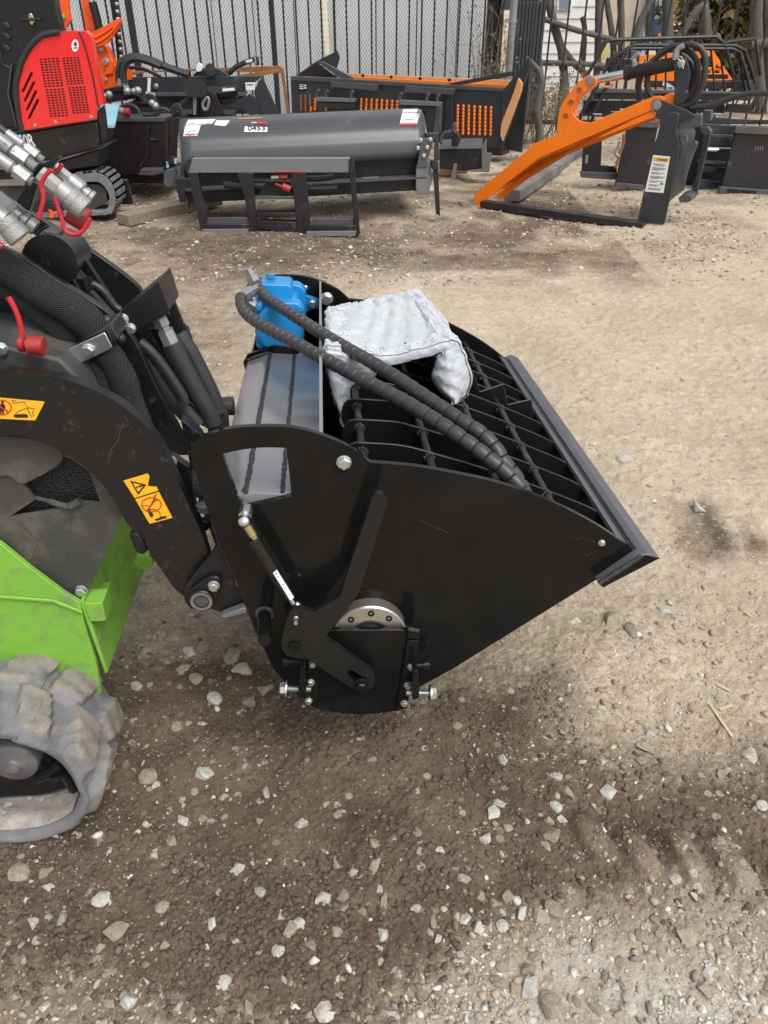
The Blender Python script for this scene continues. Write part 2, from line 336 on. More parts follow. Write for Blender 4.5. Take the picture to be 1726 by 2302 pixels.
def height(X, Y, fine=True):
    soil, pale = zones(X, Y)
    h = (vnoise(X*.9, Y*.9, 1)-.5)*.05*np.clip(Y/3, .3, 1.4) + (vnoise(X*3.3, Y*3.3, 2)-.5)*.022
    h += soil*((vnoise(X*8, Y*8, 3)-.5)*.020)
    p = G(430, 1700); h -= .020*np.exp(-((X-p.x)/.32)**2)*np.exp(-((Y-p.y)/.5)**2)           # pressed strip beside the track
    # track prints in the right foreground
    pm = np.zeros(X.shape)
    for (c, wpx, _) in LUGS:
        q = G(*c); dx, dy = X-q.x, Y-q.y; ca, sa = math.cos(.35), math.sin(.35); u = dx*ca+dy*sa; v = -dx*sa+dy*ca
        pr = np.exp(-(u/.027)**6-(v/.058)**6); pm = np.maximum(pm, pr); h += .024*pr*(.8+.4*vnoise(X*30, Y*30, 70))
    a, b = G(1330, 1800), G(2000, 1850); t = np.clip((X-a.x)/(b.x-a.x), 0, 1); yy = a.y+(b.y-a.y)*t
    h -= .009*np.exp(-((Y-yy+.06)/.13)**4)*np.clip((X-a.x+.1)/.2, 0, 1)
    if fine:
        qx = (vnoise(X*110, Y*110, 61)-.5)*.010+(vnoise(X*40, Y*40, 62)-.5)*.012; qy = (vnoise(X*110, Y*110, 63)-.5)*.010+(vnoise(X*40, Y*40, 64)-.5)*.012; x0_, y0_ = X, Y; X, Y = X+qx, Y+qy
        d1, i1 = worley(X*42, Y*42, 11); d2, i2 = worley(X*95, Y*95, 12); d3, i3 = worley(X*190, Y*190, 13)
        near = np.clip(2.2-Y*.25, .25, 1)
        amt = (.30+.85*soil)*near*(1-.92*pm)
        patch = np.clip(vnoise(X*5, Y*5, 21)*2-.55, 0, 1)
        h += amt*patch*.0100*np.clip(.55-d1, 0, 1)*(i1 > .45) + amt*.0062*np.clip(.6-d2, 0, 1)*(i2 > .3)*(.4+patch) + amt*.0048*np.clip(.6-d3, 0, 1)*(i3 > .2)
        h += (vnoise(X*60, Y*60, 14)-.5)*.005
        d4, i4 = worley(X*17+vnoise(X*9, Y*9, 4), Y*21, 15); h += (1-soil)*.011*np.clip(.6-d4, 0, 1)*(i4 > .4)*np.clip(Y-1, .2, 1.3)
    return h
def build_ground():
    ys = [-8, -4, -2, -.8, 0]; y = .25
    while y < 13.5: ys.append(y); y += max(.0034, .0036*y) if y > .42 else .02
    for k in range(14): ys.append(13.5+1.2*1.38**k)
    ys = np.array(ys); nx = 600
    xs = np.concatenate([[-60, -25, -10, -5, -3, -2, -1.6, -1.3, -1.12], np.linspace(-1, 1, nx), [1.12, 1.3, 1.6, 2, 3, 5, 10, 25, 60]])
    hw = np.clip(ys, .5, 14)*.56+.42
    X = np.outer(hw, xs); Y = np.repeat(ys[:, None], len(xs), 1)
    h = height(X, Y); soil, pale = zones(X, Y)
    ny, nxx = X.shape; co = np.stack([X, Y, h], -1).reshape(-1, 3).astype(np.float32)
    a = np.arange(ny*nxx).reshape(ny, nxx); q = np.stack([a[:-1, :-1], a[:-1, 1:], a[1:, 1:], a[1:, :-1]], -1).reshape(-1, 4)
    me = bpy.data.meshes.new('ground'); me.vertices.add(len(co)); me.vertices.foreach_set('co', co.ravel())
    me.loops.add(q.size); me.loops.foreach_set('vertex_index', q.ravel().astype(np.int32))
    me.polygons.add(len(q)); me.polygons.foreach_set('loop_start', np.arange(0, q.size, 4, dtype=np.int32)); me.polygons.foreach_set('loop_total', np.full(len(q), 4, np.int32))
    me.update(calc_edges=True); me.polygons.foreach_set('use_smooth', np.ones(len(q), bool))
    for nm, arr in (('moist_and_shade', soil), ('pale', pale)):
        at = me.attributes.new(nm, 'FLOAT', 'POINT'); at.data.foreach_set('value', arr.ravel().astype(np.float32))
    m = bpy.data.materials.new('dirt and gravel'); m.use_nodes = True; t = m.node_tree; N = t.nodes; L = t.links; b = N['Principled BSDF']
    b.inputs['Roughness'].default_value = .92; b.inputs['Specular IOR Level'].default_value = .25
    tc = N.new('ShaderNodeTexCoord')
    def nz(s, d=6, r=.65):
        n = N.new('ShaderNodeTexNoise'); n.inputs['Scale'].default_value = s; n.inputs['Detail'].default_value = d; n.inputs['Roughness'].default_value = r; L.new(tc.outputs['Object'], n.inputs['Vector']); return n.outputs['Fac']
    def att(s):
        n = N.new('ShaderNodeAttribute'); n.attribute_name = s; return n.outputs['Fac']
    def mr(f, a, c, d=0, e=1):
        r = N.new('ShaderNodeMapRange'); L.new(f, r.inputs[0])
        for i, v in enumerate((a, c, d, e)): r.inputs[1+i].default_value = v
        return r.outputs[0]
    def mix(f, a, c, bt='MIX'):
        x = N.new('ShaderNodeMix'); x.data_type = 'RGBA'; x.blend_type = bt
        if isinstance(f, float): x.inputs[0].default_value = f
        else: L.new(f, x.inputs[0])
        for i, q in ((6, a), (7, c)):
            if isinstance(q, tuple): x.inputs[i].default_value = (*q, 1)
            else: L.new(q, x.inputs[i])
        return x.outputs[2]
    def math_(op, a, c):
        x = N.new('ShaderNodeMath'); x.operation = op
        for i, q in enumerate((a, c)):
            if isinstance(q, (int, float)): x.inputs[i].default_value = q
            else: L.new(q, x.inputs[i])
        return x.outputs[0]
    sand = mix(mr(nz(2.2), .35, .65), (.47, .386, .283), (.60, .512, .392))
    sand = mix(mr(nz(26), .42, .72, 0, .65), sand, (.33, .265, .19)); sand = mix(mr(nz(95, 4), .5, .72, 0, .6), sand, (.32, .26, .19)); sand = mix(mr(nz(130, 3), .58, .74, 0, .7), sand, (.60, .53, .43))
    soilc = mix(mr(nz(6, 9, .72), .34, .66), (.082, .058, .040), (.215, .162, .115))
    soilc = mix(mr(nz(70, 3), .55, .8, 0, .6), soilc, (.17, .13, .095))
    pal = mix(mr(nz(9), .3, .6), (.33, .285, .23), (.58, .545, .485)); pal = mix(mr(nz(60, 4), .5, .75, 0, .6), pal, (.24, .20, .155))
    c = mix(mr(math_('ADD', math_('ADD', att('moist_and_shade'), math_('MULTIPLY', math_('SUBTRACT', nz(14), .5), .6)), math_('MULTIPLY', math_('SUBTRACT', nz(75), .5), .75)), .22, .78), sand, soilc)
    c = mix(math_('MULTIPLY', att('pale'), mr(nz(7), .36, .58)), c, pal)
    v = N.new('ShaderNodeTexVoronoi'); v.inputs['Scale'].default_value = 120; L.new(tc.outputs['Object'], v.inputs['Vector'])          # grit too small to model: own colours
    sep = N.new('ShaderNodeSeparateColor'); L.new(v.outputs['Color'], sep.inputs[0])
    grit = math_('MULTIPLY', math_('GREATER_THAN', sep.outputs[0], .86), math_('LESS_THAN', v.outputs['Distance'], .33))
    c = mix(math_('MULTIPLY', grit, .75), c, mix(sep.outputs[1], (.22, .18, .14), (.62, .58, .52)))
    v2 = N.new('ShaderNodeTexVoronoi'); v2.inputs['Scale'].default_value = 42; L.new(tc.outputs['Object'], v2.inputs['Vector'])
    sep2 = N.new('ShaderNodeSeparateColor'); L.new(v2.outputs['Color'], sep2.inputs[0])
    c = mix(math_('MULTIPLY', math_('MULTIPLY', math_('GREATER_THAN', sep2.outputs[0], .80), math_('LESS_THAN', v2.outputs['Distance'], .36)), .6), c, mix(sep2.outputs[1], (.20, .165, .12), (.60, .56, .49)))
    c = mix(1.0, c, mix(mr(nz(230, 4, .8), .32, .68), (.74, .73, .71), (1.22, 1.22, 1.21)), 'MULTIPLY')     # fine grain of the soil itself
    L.new(c, b.inputs['Base Color'])
    bn = N.new('ShaderNodeBump'); bn.inputs['Strength'].default_value = 1; bn.inputs['Distance'].default_value = .008
    hh = math_('ADD', math_('MULTIPLY', nz(140, 6, .7), .8), math_('MULTIPLY', grit, .4)); L.new(hh, bn.inputs['Height']); L.new(bn.outputs[0], b.inputs['Normal'])
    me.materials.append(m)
    o = bpy.data.objects.new('ground', me); place(o, Matrix.Identity(4), None); tag(o, 'brown soil and beige gravel yard with scattered pale stones', None, None, 'structure'); return o
GROUND = build_ground()
def hz(x, y): return float(height(np.array([[x]]), np.array([[y]]))[0, 0])

# stones: crushed and rounded shapes, shared meshes
def ico(sub):
    bm = bmesh.new(); bmesh.ops.create_icosphere(bm, subdivisions=sub, radius=1); vs = np.array([v.co[:] for v in bm.verts]); fs = np.array([[v.index for v in f.verts] for f in bm.faces]); bm.free(); return vs, fs
def rock(vs, r, cuts, lump=.16):
    v = vs*np.array([1, r.uniform(.6, .95), r.uniform(.42, .75)]); 
    k = r.normal(size=(3, 3)); v = v*(1+lump*np.sin(v@k.T*1.6+r.uniform(0, 6, 3)).mean(1, keepdims=True))
    for _ in range(cuts):
        n = r.normal(size=3); n /= np.linalg.norm(n); d = r.uniform(.34, .80); q = np.maximum(v@n-d, 0); v = v-q[:, None]*n
    return v
ICO3, FA3 = ico(3); ICO2, FA2 = ico(2); ICO1, FA1 = ico(1)
ms = bpy.data.materials.new('field stone'); ms.use_nodes = True
def stone_mat(m, src):
    t = m.node_tree; N = t.nodes; L = t.links; b = N['Principled BSDF']; b.inputs['Roughness'].default_value = .88; b.inputs['Specular IOR Level'].default_value = .3
    if src == 'obj': c = N.new('ShaderNodeObjectInfo').outputs['Color']
    else:
        a = N.new('ShaderNodeAttribute'); a.attribute_name = 'tint'; c = a.outputs['Color']
    tc = N.new('ShaderNodeTexCoord'); n = N.new('ShaderNodeTexNoise'); n.inputs['Scale'].default_value = 2.2 if src == 'obj' else 90; n.inputs['Detail'].default_value = 8; n.inputs['Roughness'].default_value = .72; L.new(tc.outputs['Object'], n.inputs['Vector'])
    r = N.new('ShaderNodeMapRange'); r.inputs[1].default_value = .3; r.inputs[2].default_value = .7; r.inputs[3].default_value = .62; r.inputs[4].default_value = 1.25; L.new(n.outputs['Fac'], r.inputs[0])
    x = N.new('ShaderNodeMix'); x.data_type = 'RGBA'; x.blend_type = 'MULTIPLY'; x.inputs[0].default_value = 1; L.new(c, x.inputs[6]); L.new(r.outputs[0], x.inputs[7]); L.new(x.outputs[2], b.inputs['Base Color'])
    bn = N.new('ShaderNodeBump'); bn.inputs['Strength'].default_value = .55; bn.inputs['Distance'].default_value = .08 if src == 'obj' else .003; L.new(n.outputs['Fac'], bn.inputs['Height']); L.new(bn.outputs[0], b.inputs['Normal'])
stone_mat(ms, 'obj'); mg = bpy.data.materials.new('gravel stone'); mg.use_nodes = True; stone_mat(mg, 'att')
def hull(r, npts, bev=0):                   # crushed stone: convex hull of a few random points
    p = r.normal(size=(npts, 3)); p /= np.linalg.norm(p, axis=1, keepdims=True); p *= r.uniform(.75, 1.1, (npts, 1)); p *= np.array([1, r.uniform(.55, .95), r.uniform(.45, .8)])
    bm = bmesh.new(); [bm.verts.new(q) for q in p]; bmesh.ops.convex_hull(bm, input=bm.verts)
    for v in [v for v in bm.verts if not v.link_faces]: bm.verts.remove(v)
    if bev:
        bmesh.ops.dissolve_limit(bm, angle_limit=.25, verts=bm.verts, edges=bm.edges); bmesh.ops.bevel(bm, geom=bm.edges[:], offset=bev, segments=2, profile=.6, affect='EDGES', clamp_overlap=True)
    bmesh.ops.triangulate(bm, faces=bm.faces); bm.verts.index_update(); vs = np.array([v.co[:] for v in bm.verts]); fs = np.array([[v.index for v in f.verts] for f in bm.faces]); bm.free(); return vs, fs
STONE = []
for i in range(16):
    r = np.random.default_rng(100+i)
    v, f = (rock(ICO2, r, 3, .22), FA2) if i % 4 == 0 else hull(r, 11+i % 5, .07)
    me = bpy.data.meshes.new('stone'); me.from_pydata(v.tolist(), [], f.tolist()); me.polygons.foreach_set('use_smooth', [True]*len(f)); me.set_sharp_from_angle(angle=math.radians(30)); me.materials.append(ms); STONE.append(me)
def pick(pale, soil, r):
    k = r.random()
    dry = 1-soil
    if k < .055+.45*pale+.08*dry: c = np.array((.60, .565, .50))
    elif k < .22+.48*pale+.55*dry: c = np.array((.43, .365, .275))
    elif k < .32+.50*pale+.5*dry: c = np.array((.30, .275, .24))
    else: c = np.array((.22, .165, .115))*(1-.40*soil)+np.array((.20, .17, .13))*dry
    return np.clip(c*r.uniform(.80, 1.15), 0, .66)
def ground_at(px, py):
    p = G(px, py); return p
NAMED = [(a, b, s) for (a, b), s in [(q[:2], q[2]*.5425) for q in [(840, 48, 62), (640, 90, 42), (750, 230, 52), (700, 330, 46), (1100, 120, 52), (1030, 68, 26), (985, 445, 58), (1040, 418, 36), (440, 380, 42), (370, 548, 44), (415, 585, 62), (475, 715, 88), (190, 470, 55), (70, 475, 72), (1075, 548, 42), (1340, 585, 76), (1160, 655, 42), (1200, 715, 70), (1385, 430, 62), (1465, 478, 52), (1555, 460, 72), (1420, 570, 46), (1570, 550, 48), (1590, 600, 54), (1285, 780, 56), (1395, 720, 48), (1585, 735, 62), (1150, 800, 46), (1400, 915, 34), (1345, 1050, 70), (1020, 1035, 78), (530, 1005, 70), (445, 1015, 48), (180, 1030, 44), (228, 1030, 44), (925, 930, 50), (985, 760, 40), (685, 770, 46), (255, 668, 50), (140, 695, 52), (95, 845, 46), (310, 305, 44), (1250, 260, 52), (1550, 375, 46)]]]
NAMED = [(B6((a, b))[0], s) for a, b, s in NAMED]
NAMED += [(B5(q[:2])[0], q[2]*.4979) for q in [(1035, 100, 66), (1330, 180, 58), (1550, 130, 66), (1440, 140, 46), (820, 60, 36), (1110, 370, 76), (1130, 290, 52), (1090, 415, 54), (910, 400, 46), (935, 545, 72), (745, 550, 76), (705, 480, 44), (705, 620, 48), (665, 685, 58), (740, 680, 54), (690, 760, 84), (660, 800, 50), (425, 695, 42), (385, 695, 36), (485, 710, 42), (380, 770, 56), (415, 650, 66), (290, 950, 54), (360, 1025, 52), (425, 1050, 62), (490, 1025, 54), (290, 1010, 40), (635, 1110, 78), (690, 1080, 64), (555, 1100, 66), (360, 1170, 62), (460, 1155, 46), (520, 1200, 64), (70, 1085, 52), (150, 1140, 58), (880, 1250, 58), (1300, 1200, 120), (1525, 1210, 66), (605, 1300, 46), (580, 1365, 74), (490, 1370, 68), (445, 1415, 54), (590, 1440, 96), (510, 1455, 54), (680, 1525, 96), (1370, 1440, 76), (1400, 1365, 62), (1000, 1320, 52), (920, 1380, 46), (1040, 1530, 50), (900, 1540, 74), (1130, 1525, 54), (1600, 1580, 56), (1215, 1270, 40), (460, 400, 48), (440, 600, 56), (185, 835, 44), (1460, 465, 68), (1580, 400, 80), (1020, 650, 32), (500, 1540, 50), (1190, 1450, 36), (1120, 1150, 40), (1170, 1190, 44)]]
NAMED += [(p, s) for p, s in [((1470, 1300), 22), ((1380, 1395), 50), ((1420, 1420), 34), ((1300, 1402), 34), ((1500, 1370), 34), ((1560, 1150), 40), ((1520, 1110), 34), ((1400, 1040), 26), ((550, 1500), 46), ((520, 1470), 40), ((425, 1460), 34), ((410, 1500), 30), ((440, 1520), 28), ((590, 1540), 44), ((310, 1540), 30), ((560, 1570), 34), ((480, 1560), 30), ((455, 1450), 28), ((330, 1470), 26), ((370, 1430), 26), ((330, 1730), 34), ((455, 1728), 36)]]
def zone1(x, y):
    s, p = zones(np.array([[x]]), np.array([[y]])); return float(s[0, 0]), float(p[0, 0])
def add_stone(p, size, r):
    s, pl_ = zone1(p.x, p.y); o = bpy.data.objects.new('stone', STONE[int(r.integers(len(STONE)))])
    k = size*.5; z = float(height(np.array([[p.x]]), np.array([[p.y]]), False)[0, 0])
    M = Matrix.Translation((p.x, p.y, z+k*r.uniform(.02, .30))) @ Matrix.Rotation(r.uniform(0, 6.28), 4, 'Z') @ Matrix.Rotation(r.normal()*.22, 4, 'X') @ Matrix.Diagonal((k*1.45, k*1.45, k*1.45, 1))
    place(o, M, GROUND); c = pick(max(pl_, .85), s*.4, r); o.color = (*c, 1)
rs = np.random.default_rng(42); placed = []
for (px, py), s in NAMED:
    p = G(px, py); d = (p-CAM).dot(FW); add_stone(p, s*d/F, rs); placed.append(p)
n = 0
while n < 300-len(NAMED):
    px, py = rs.uniform(-60, 1790), 1300+1050*rs.random()**.8
    p = G(px, py); s, pl_ = zone1(p.x, p.y)
    if rs.random() > .25+.75*pl_+.15*(1-s): continue
    add_stone(p, rs.uniform(.010, .021), rs); n += 1
def scatter(name, N, smin, smax, ypx, nv_, power=2.2, dens=None):
    r = np.random.default_rng(N); var = [rock(ICO1, np.random.default_rng(500+i), 2, .2) if i % 4 == 0 else None for i in range(28)]
    var = [(v, FA1) if v is not None else hull(np.random.default_rng(600+i), nv_) for i, v in enumerate(var)]
    px = r.uniform(-160, 1890, N*3); py = ypx[0]+(ypx[1]-ypx[0])*r.random(N*3)**ypx[2]
    u = (px-CX)/F; v = (py-CY)/F; t = -HC/(-v*UP.z+FW.z); X = u*t; Y = (-v*UP.y+FW.y)*t
    soil, pale = zones(X[None], Y[None]); soil, pale = soil[0], pale[0]
    cl = vnoise(X*2.6, Y*2.6, 77)*.65+vnoise(X*8, Y*8, 78)*.42
    keep = r.random(N*3) < np.clip((.36+.80*pale+.14*(1-soil)+.5*(Y > 4.2))*(.08+1.6*np.clip(cl*2.2-.85, 0, 1))*np.where((Y > 1.6) & (Y < 5.0) & (X > .3), .35, 1), 0, 1)
    if dens == 'pale': keep = r.random(N*3) < pale*(.06+np.clip(cl*2.2-.8, 0, 1))
    idx = np.nonzero(keep)[0][:N]; X, Y, soil, pale = X[idx], Y[idx], soil[idx], pale[idx]; n = len(idx)
    size = (smin+(smax-smin)*r.random(n)**power)*np.clip(.75+.22*Y, .9, 2.4)*.5; zg = height(X[None], Y[None], False)[0]; kind = r.integers(0, 28, n)
    VV, FF, CC, off = [], [], [], 0
    for k in range(28):
        w_ = np.nonzero(kind == k)[0]; m_ = len(w_)
        if not m_: continue
        vs, fs = var[k]; a = r.uniform(0, 6.28, m_)[:, None]; ti = (r.normal(size=m_)*.35)[:, None]; ca, sa, ct, st = np.cos(a), np.sin(a), np.cos(ti), np.sin(ti)
        B = vs[None]*size[w_][:, None, None]; x0, y0, z0 = B[..., 0], B[..., 1], B[..., 2]; y1 = y0*ct-z0*st; z1 = y0*st+z0*ct
        VV.append(np.stack([x0*ca-y1*sa+X[w_][:, None], x0*sa+y1*ca+Y[w_][:, None], z1+(zg[w_]+size[w_]*r.uniform(-.25, .35, m_))[:, None]], -1).reshape(-1, 3))
        FF.append((fs[None]+(off+np.arange(m_)*len(vs))[:, None, None]).reshape(-1, 3)); off += m_*len(vs)
        pk = np.stack([np.append(pick(pale[i], soil[i], r), 1) for i in w_]); CC.append(np.repeat(pk, len(vs), 0))
    P = np.concatenate(VV); Fc = np.concatenate(FF).astype(np.int32)
    me = bpy.data.meshes.new(name); me.vertices.add(len(P)); me.vertices.foreach_set('co', P.astype(np.float32).ravel())
    me.loops.add(Fc.size); me.loops.foreach_set('vertex_index', Fc.ravel()); me.polygons.add(len(Fc)); me.polygons.foreach_set('loop_start', np.arange(0, Fc.size, 3, dtype=np.int32)); me.polygons.foreach_set('loop_total', np.full(len(Fc), 3, np.int32)); me.update(calc_edges=True)
    at = me.attributes.new('tint', 'FLOAT_COLOR', 'POINT'); at.data.foreach_set('color', np.concatenate(CC).astype(np.float32).ravel())
    me.materials.append(mg); o = bpy.data.objects.new(name, me); place(o, Matrix.Identity(4), GROUND); o['kind'] = 'stuff'; return o
scatter('gravel', 2500, .009, .027, (560, 2380, .75), 11, 2.2)
scatter('gravel', 4200, .005, .028, (1960, 2380, 1), 11, 2.4, 'pale')
scatter('gravel', 10000, .003, .009, (1960, 2380, 1), 8, 1.6, 'pale')
scatter('gravel', 15000, .005, .013, (480, 2380, .72), 9, 2.0)
scatter('gravel', 14000, .0025, .006, (1250, 2380, .9), 8, 1.5)
scatter('gravel', 9000, .007, .024, (300, 640, .8), 9, 1.8)
def clods(N, smin, smax):                   # crumbs of soil lying on the soil
    r = np.random.default_rng(91); base = np.stack([ICO1*(1+.34*np.random.default_rng(i).normal(size=(len(ICO1), 1)).clip(-1.3, 1.3))*np.array([1, .8, .6]) for i in range(16)])
    px = r.uniform(-160, 1890, N*3); py = 1250+1120*r.random(N*3)**.9; u = (px-CX)/F; v = (py-CY)/F; t = -HC/(-v*UP.z+FW.z); X = u*t; Y = (-v*UP.y+FW.y)*t
    soil, pale = zones(X[None], Y[None]); inpr = np.max([np.exp(-((X-G(*c).x)/.036)**4-((Y-G(*c).y)/.065)**4) for c, _, _ in LUGS], 0); keep = r.random(N*3) < (inpr < .3)*np.clip(soil[0]*1.6-.75, 0, 1)*(.2+1.4*np.clip(vnoise(X*4, Y*4, 55)*1.8-.5, 0, 1)); i = np.nonzero(keep)[0][:N]; X, Y = X[i], Y[i]; n = len(i)
    size = smin+(smax-smin)*r.random(n)**2.5; zg = height(X[None], Y[None], False)[0]; B = base[r.integers(0, 16, n)]*size[:, None, None]*.5
    a = r.uniform(0, 6.28, n); ca, sa = np.cos(a)[:, None], np.sin(a)[:, None]
    P = np.stack([B[..., 0]*ca-B[..., 1]*sa+X[:, None], B[..., 0]*sa+B[..., 1]*ca+Y[:, None], B[..., 2]+(zg+size*.12)[:, None]], -1)
    nv = len(ICO1); Fc = (FA1[None]+np.arange(n)[:, None, None]*nv).reshape(-1, 3)
    me = bpy.data.meshes.new('soil crumbs'); me.vertices.add(n*nv); me.vertices.foreach_set('co', P.astype(np.float32).ravel())
    me.loops.add(Fc.size); me.loops.foreach_set('vertex_index', Fc.ravel().astype(np.int32)); me.polygons.add(len(Fc)); me.polygons.foreach_set('loop_start', np.arange(0, Fc.size, 3, dtype=np.int32)); me.polygons.foreach_set('loop_total', np.full(len(Fc), 3, np.int32)); me.update(calc_edges=True)
    me.materials.append(mat('soil crumb', (.115, .085, .061), .95, var=.3, vs=60, bump=.6, bs=300)); o = bpy.data.objects.new('soil_crumbs', me); place(o, Matrix.Identity(4), GROUND); o['kind'] = 'stuff'
clods(16000, .003, .017)
# ------------------------------------------------------------------ mixing bucket
WD = 1.13; S0 = S(0)
def W3(px, s):                              # near-side pixels carried s metres across the bucket
    return [p + W*s for p in S0.many(px)]
NTOP = cr([(427, 1021), (432, 998), (450, 984), (502, 967), (555, 960), (625, 959), (677, 965), (716, 976), (765, 995), (800, 1014), (832, 1040)], 4)[:-1] + \
       cr([(832, 1040), (926, 1048), (1010, 1062), (1120, 1086), (1225, 1122), (1334, 1176), (1422, 1235)], 5)
NLOW = [(1427, 1244), (1342, 1302), (1200, 1390), (1020, 1502), (942, 1545)] + cr([(942, 1545), (880, 1585), (800, 1598), (725, 1588), (669, 1562), (639, 1532), (617, 1506)], 4)[1:] + [(598, 1461), (575, 1416), (550, 1342), (495, 1228), (480, 1179), (455, 1116)]
OUT = NTOP + NLOW
WIN = [(499, 1021)] + cr([(499, 1021), (537, 1012), (590, 1006), (644, 1007)], 4)[1:] + [(655.5, 1116), (542.6, 1141)]
bk = thing('mixing_bucket', 'black concrete mixing bucket with slatted grate held up in front of the green loader', 'bucket', G(800, 1606))
MB().prism(S0.many(OUT), W*.012, [S0.many(WIN)]).obj('side_plate', 'gloss', bk, .0018)
MB().prism(W3(OUT, WD), W*.012).obj('side_plate', 'gloss', bk, .0018)
# shell under the grate
shell = [(470, 1175), (487, 1229), (541, 1343), (567, 1417), (590, 1462)] + cr([(610, 1508), (632, 1534), (665, 1558), (725, 1582), (800, 1591), (880, 1578), (938, 1539)], 4) + [(1016, 1496), (1196, 1384), (1338, 1296), (1424, 1241)]
inner = [(x+(8 if x < 700 else -4), y-9) for x, y in shell]
MB().prism(W3(shell+inner[::-1], .0125), W*(WD-.013)).obj('shell', 'gloss2', bk)
# cross beam with welded seams
E = [(472, 1142), (551, 1150-36), (634, 1118), (722, 1092), (722, 1330), (530, 1330)]
BL = .80
def beam_face(i, j, nm, m, s0=.0135, s1=BL): return MB().add(W3([E[i], E[j]], s0)+W3([E[j], E[i]], s1), [(0, 1, 2, 3)]).obj(nm, m, bk)
MB().prism(W3(E, .0135), W*(BL-.0135)).obj('cross_beam', 'beam', bk, .003)
def bead(path, r, nm='weld_bead', parent=bk, m='weld'):
    P = [V(p) for p in path]; L = sum((P[i+1]-P[i]).length for i in range(len(P)-1)); n = max(6, int(L/.006)); Q = []
    for i in range(n+1):
        t = i/n*(len(P)-1); k = min(int(t), len(P)-2); Q.append(P[k].lerp(P[k+1], t-k) + V([random.uniform(-1, 1)*r*.18 for _ in range(3)]))
    return MB().tube(Q, [r*random.uniform(.78, 1.2) for _ in Q], 7).obj(nm, m, parent, smooth=80)
for k in (1, 2):
    a = W3([E[k]], .014)[0]; bead([a, a+W*(BL-.02)], .0048)
a, b2, c2 = W3([E[1]], .03)[0], W3([(535, 1140)], .012)[0], W3([(512, 1143)], .014)[0]
bead([c2, b2, a], .006)
# end plate of the beam and the tall divider beside the motor bay
MB().prism(W3([(E[0][0]-14, E[0][1]+4), (472, 1122), (560, 1092), (636, 1098), (640, 1330), (520, 1330)], BL), W*.012).obj('beam_end_plate', 'gloss', bk, .001)
bead(W3([(474, 1136), (545, 1112)], BL-.004), .005)
MB().prism(W3([(717, 978), (726, 980), (730, 1330), (720, 1330)], .0125), W*(WD-.013)).obj('divider_plate', 'beam', bk, .001)
# grate
RODS = [(822, 1084), (984, 1098), (1138, 1136), (1268, 1186)]
SL = cr([(800, 1062), (850, 1064), (925, 1070), (1010, 1092), (1100, 1118), (1200, 1150), (1300, 1186), (1370, 1214), (1418, 1240)], 5)
SLB = [(1388, 1270)] + cr([(1290, 1262), (1200, 1238), (1100, 1208), (1010, 1184), (925, 1164), (850, 1152), (818, 1148)], 4)
SLL = ell(808, 1105, 30, 43, 10, 90, 258)
SLOT = SL[1:] + SLB + SLL[1:-1]
slat_me = None
for k in range(1, 10):
    s = WD*(.1*k+.012)
    if slat_me is None:
        mb = MB().prism(W3(SLOT, 0), W*.006); slat_me, cc = mb.mesh('grate_slat', 'gloss2')
    o = bpy.data.objects.new('grate_slat', slat_me); place(o, Matrix.Translation(cc+W*s), bk)
    bv = o.modifiers.new('bevel', 'BEVEL'); bv.width = .0012; bv.segments = 2; bv.limit_method = 'ANGLE'
for i, q in enumerate(RODS):
    a = W3([q], .012)[0]; mb = MB().cyl(a, a+W*(WD-.012), .0078, 14)
    rod = mb.obj('grate_rod', 'charc', bk)
    mb = MB()
    for k in range(1, 10):
        p = a+W*(WD*(.1*k+.012)-.012)
        for d, e in ((-1, -.003), (1, .008)):
            for j in range(9):
                t = j/9*2*math.pi; u = W.orthogonal().normalized(); bq = W.cross(u)
                mb.ball(p+W*e+(u*math.cos(t)+bq*math.sin(t))*.0088, random.uniform(.0022, .0040), 6)
    mb.obj('weld_collar', 'weld', rod, smooth=80, kind='stuff')
# serrated bag cutter on the grate
T = B2((440, 440), (455, 385), (495, 500), (640, 450), (668, 580), (815, 545), (832, 672), (842, 730), (780, 700), (640, 640), (480, 570))
plate('bag_cutter', S(WD*.565), T, .006, 'gloss2', bk)
# lip
MB().prism(W3([(1336, 1297), (1424, 1237), (1446, 1231), (1473, 1240), (1347, 1305)], -.022), W*(WD+.056)).obj('cutting_lip', 'lip', bk, .0015)
MB().prism(W3([(1336, 1297), (1424, 1238), (1440, 1234), (1472, 1240), (1347, 1305)], -.0232), W*.001).obj('lip_end', 'gloss', bk)  # thin black cap puts the end face's shade into colour
bead(W3([(1338, 1296), (1380, 1268), (1418, 1243), (1432, 1234)], -.024), .005)
a = W3([(1428, 1233)], 0)[0]; bead([a, a+W*WD], .0022)
MB().prism(W3([(1396, 1222), (1424, 1238), (1420, 1245), (1392, 1229)], .0125), W*(WD-.013)).obj('lip_flange', 'lip', bk)
# mixing shaft and paddles inside the shell
a = W3([(806, 1350)], .0)[0]; sh = MB().cyl(a, a+W*WD, .03, 16).obj('mixing_shaft', 'gloss2', bk)
for k in range(6):
    p = a+W*(WD*(k+.7)/7); u = W.orthogonal().normalized(); d = (Matrix.Rotation(k*1.05, 3, W) @ u)
    MB().box(p+d*.075, d*.075, W*.006, d.cross(W)*.02).box(p+d*.15, d*.012, (W+d.cross(W)*.5)*.05, d.cross(W)*.012-W*.004).obj('paddle', 'gloss2', bk)
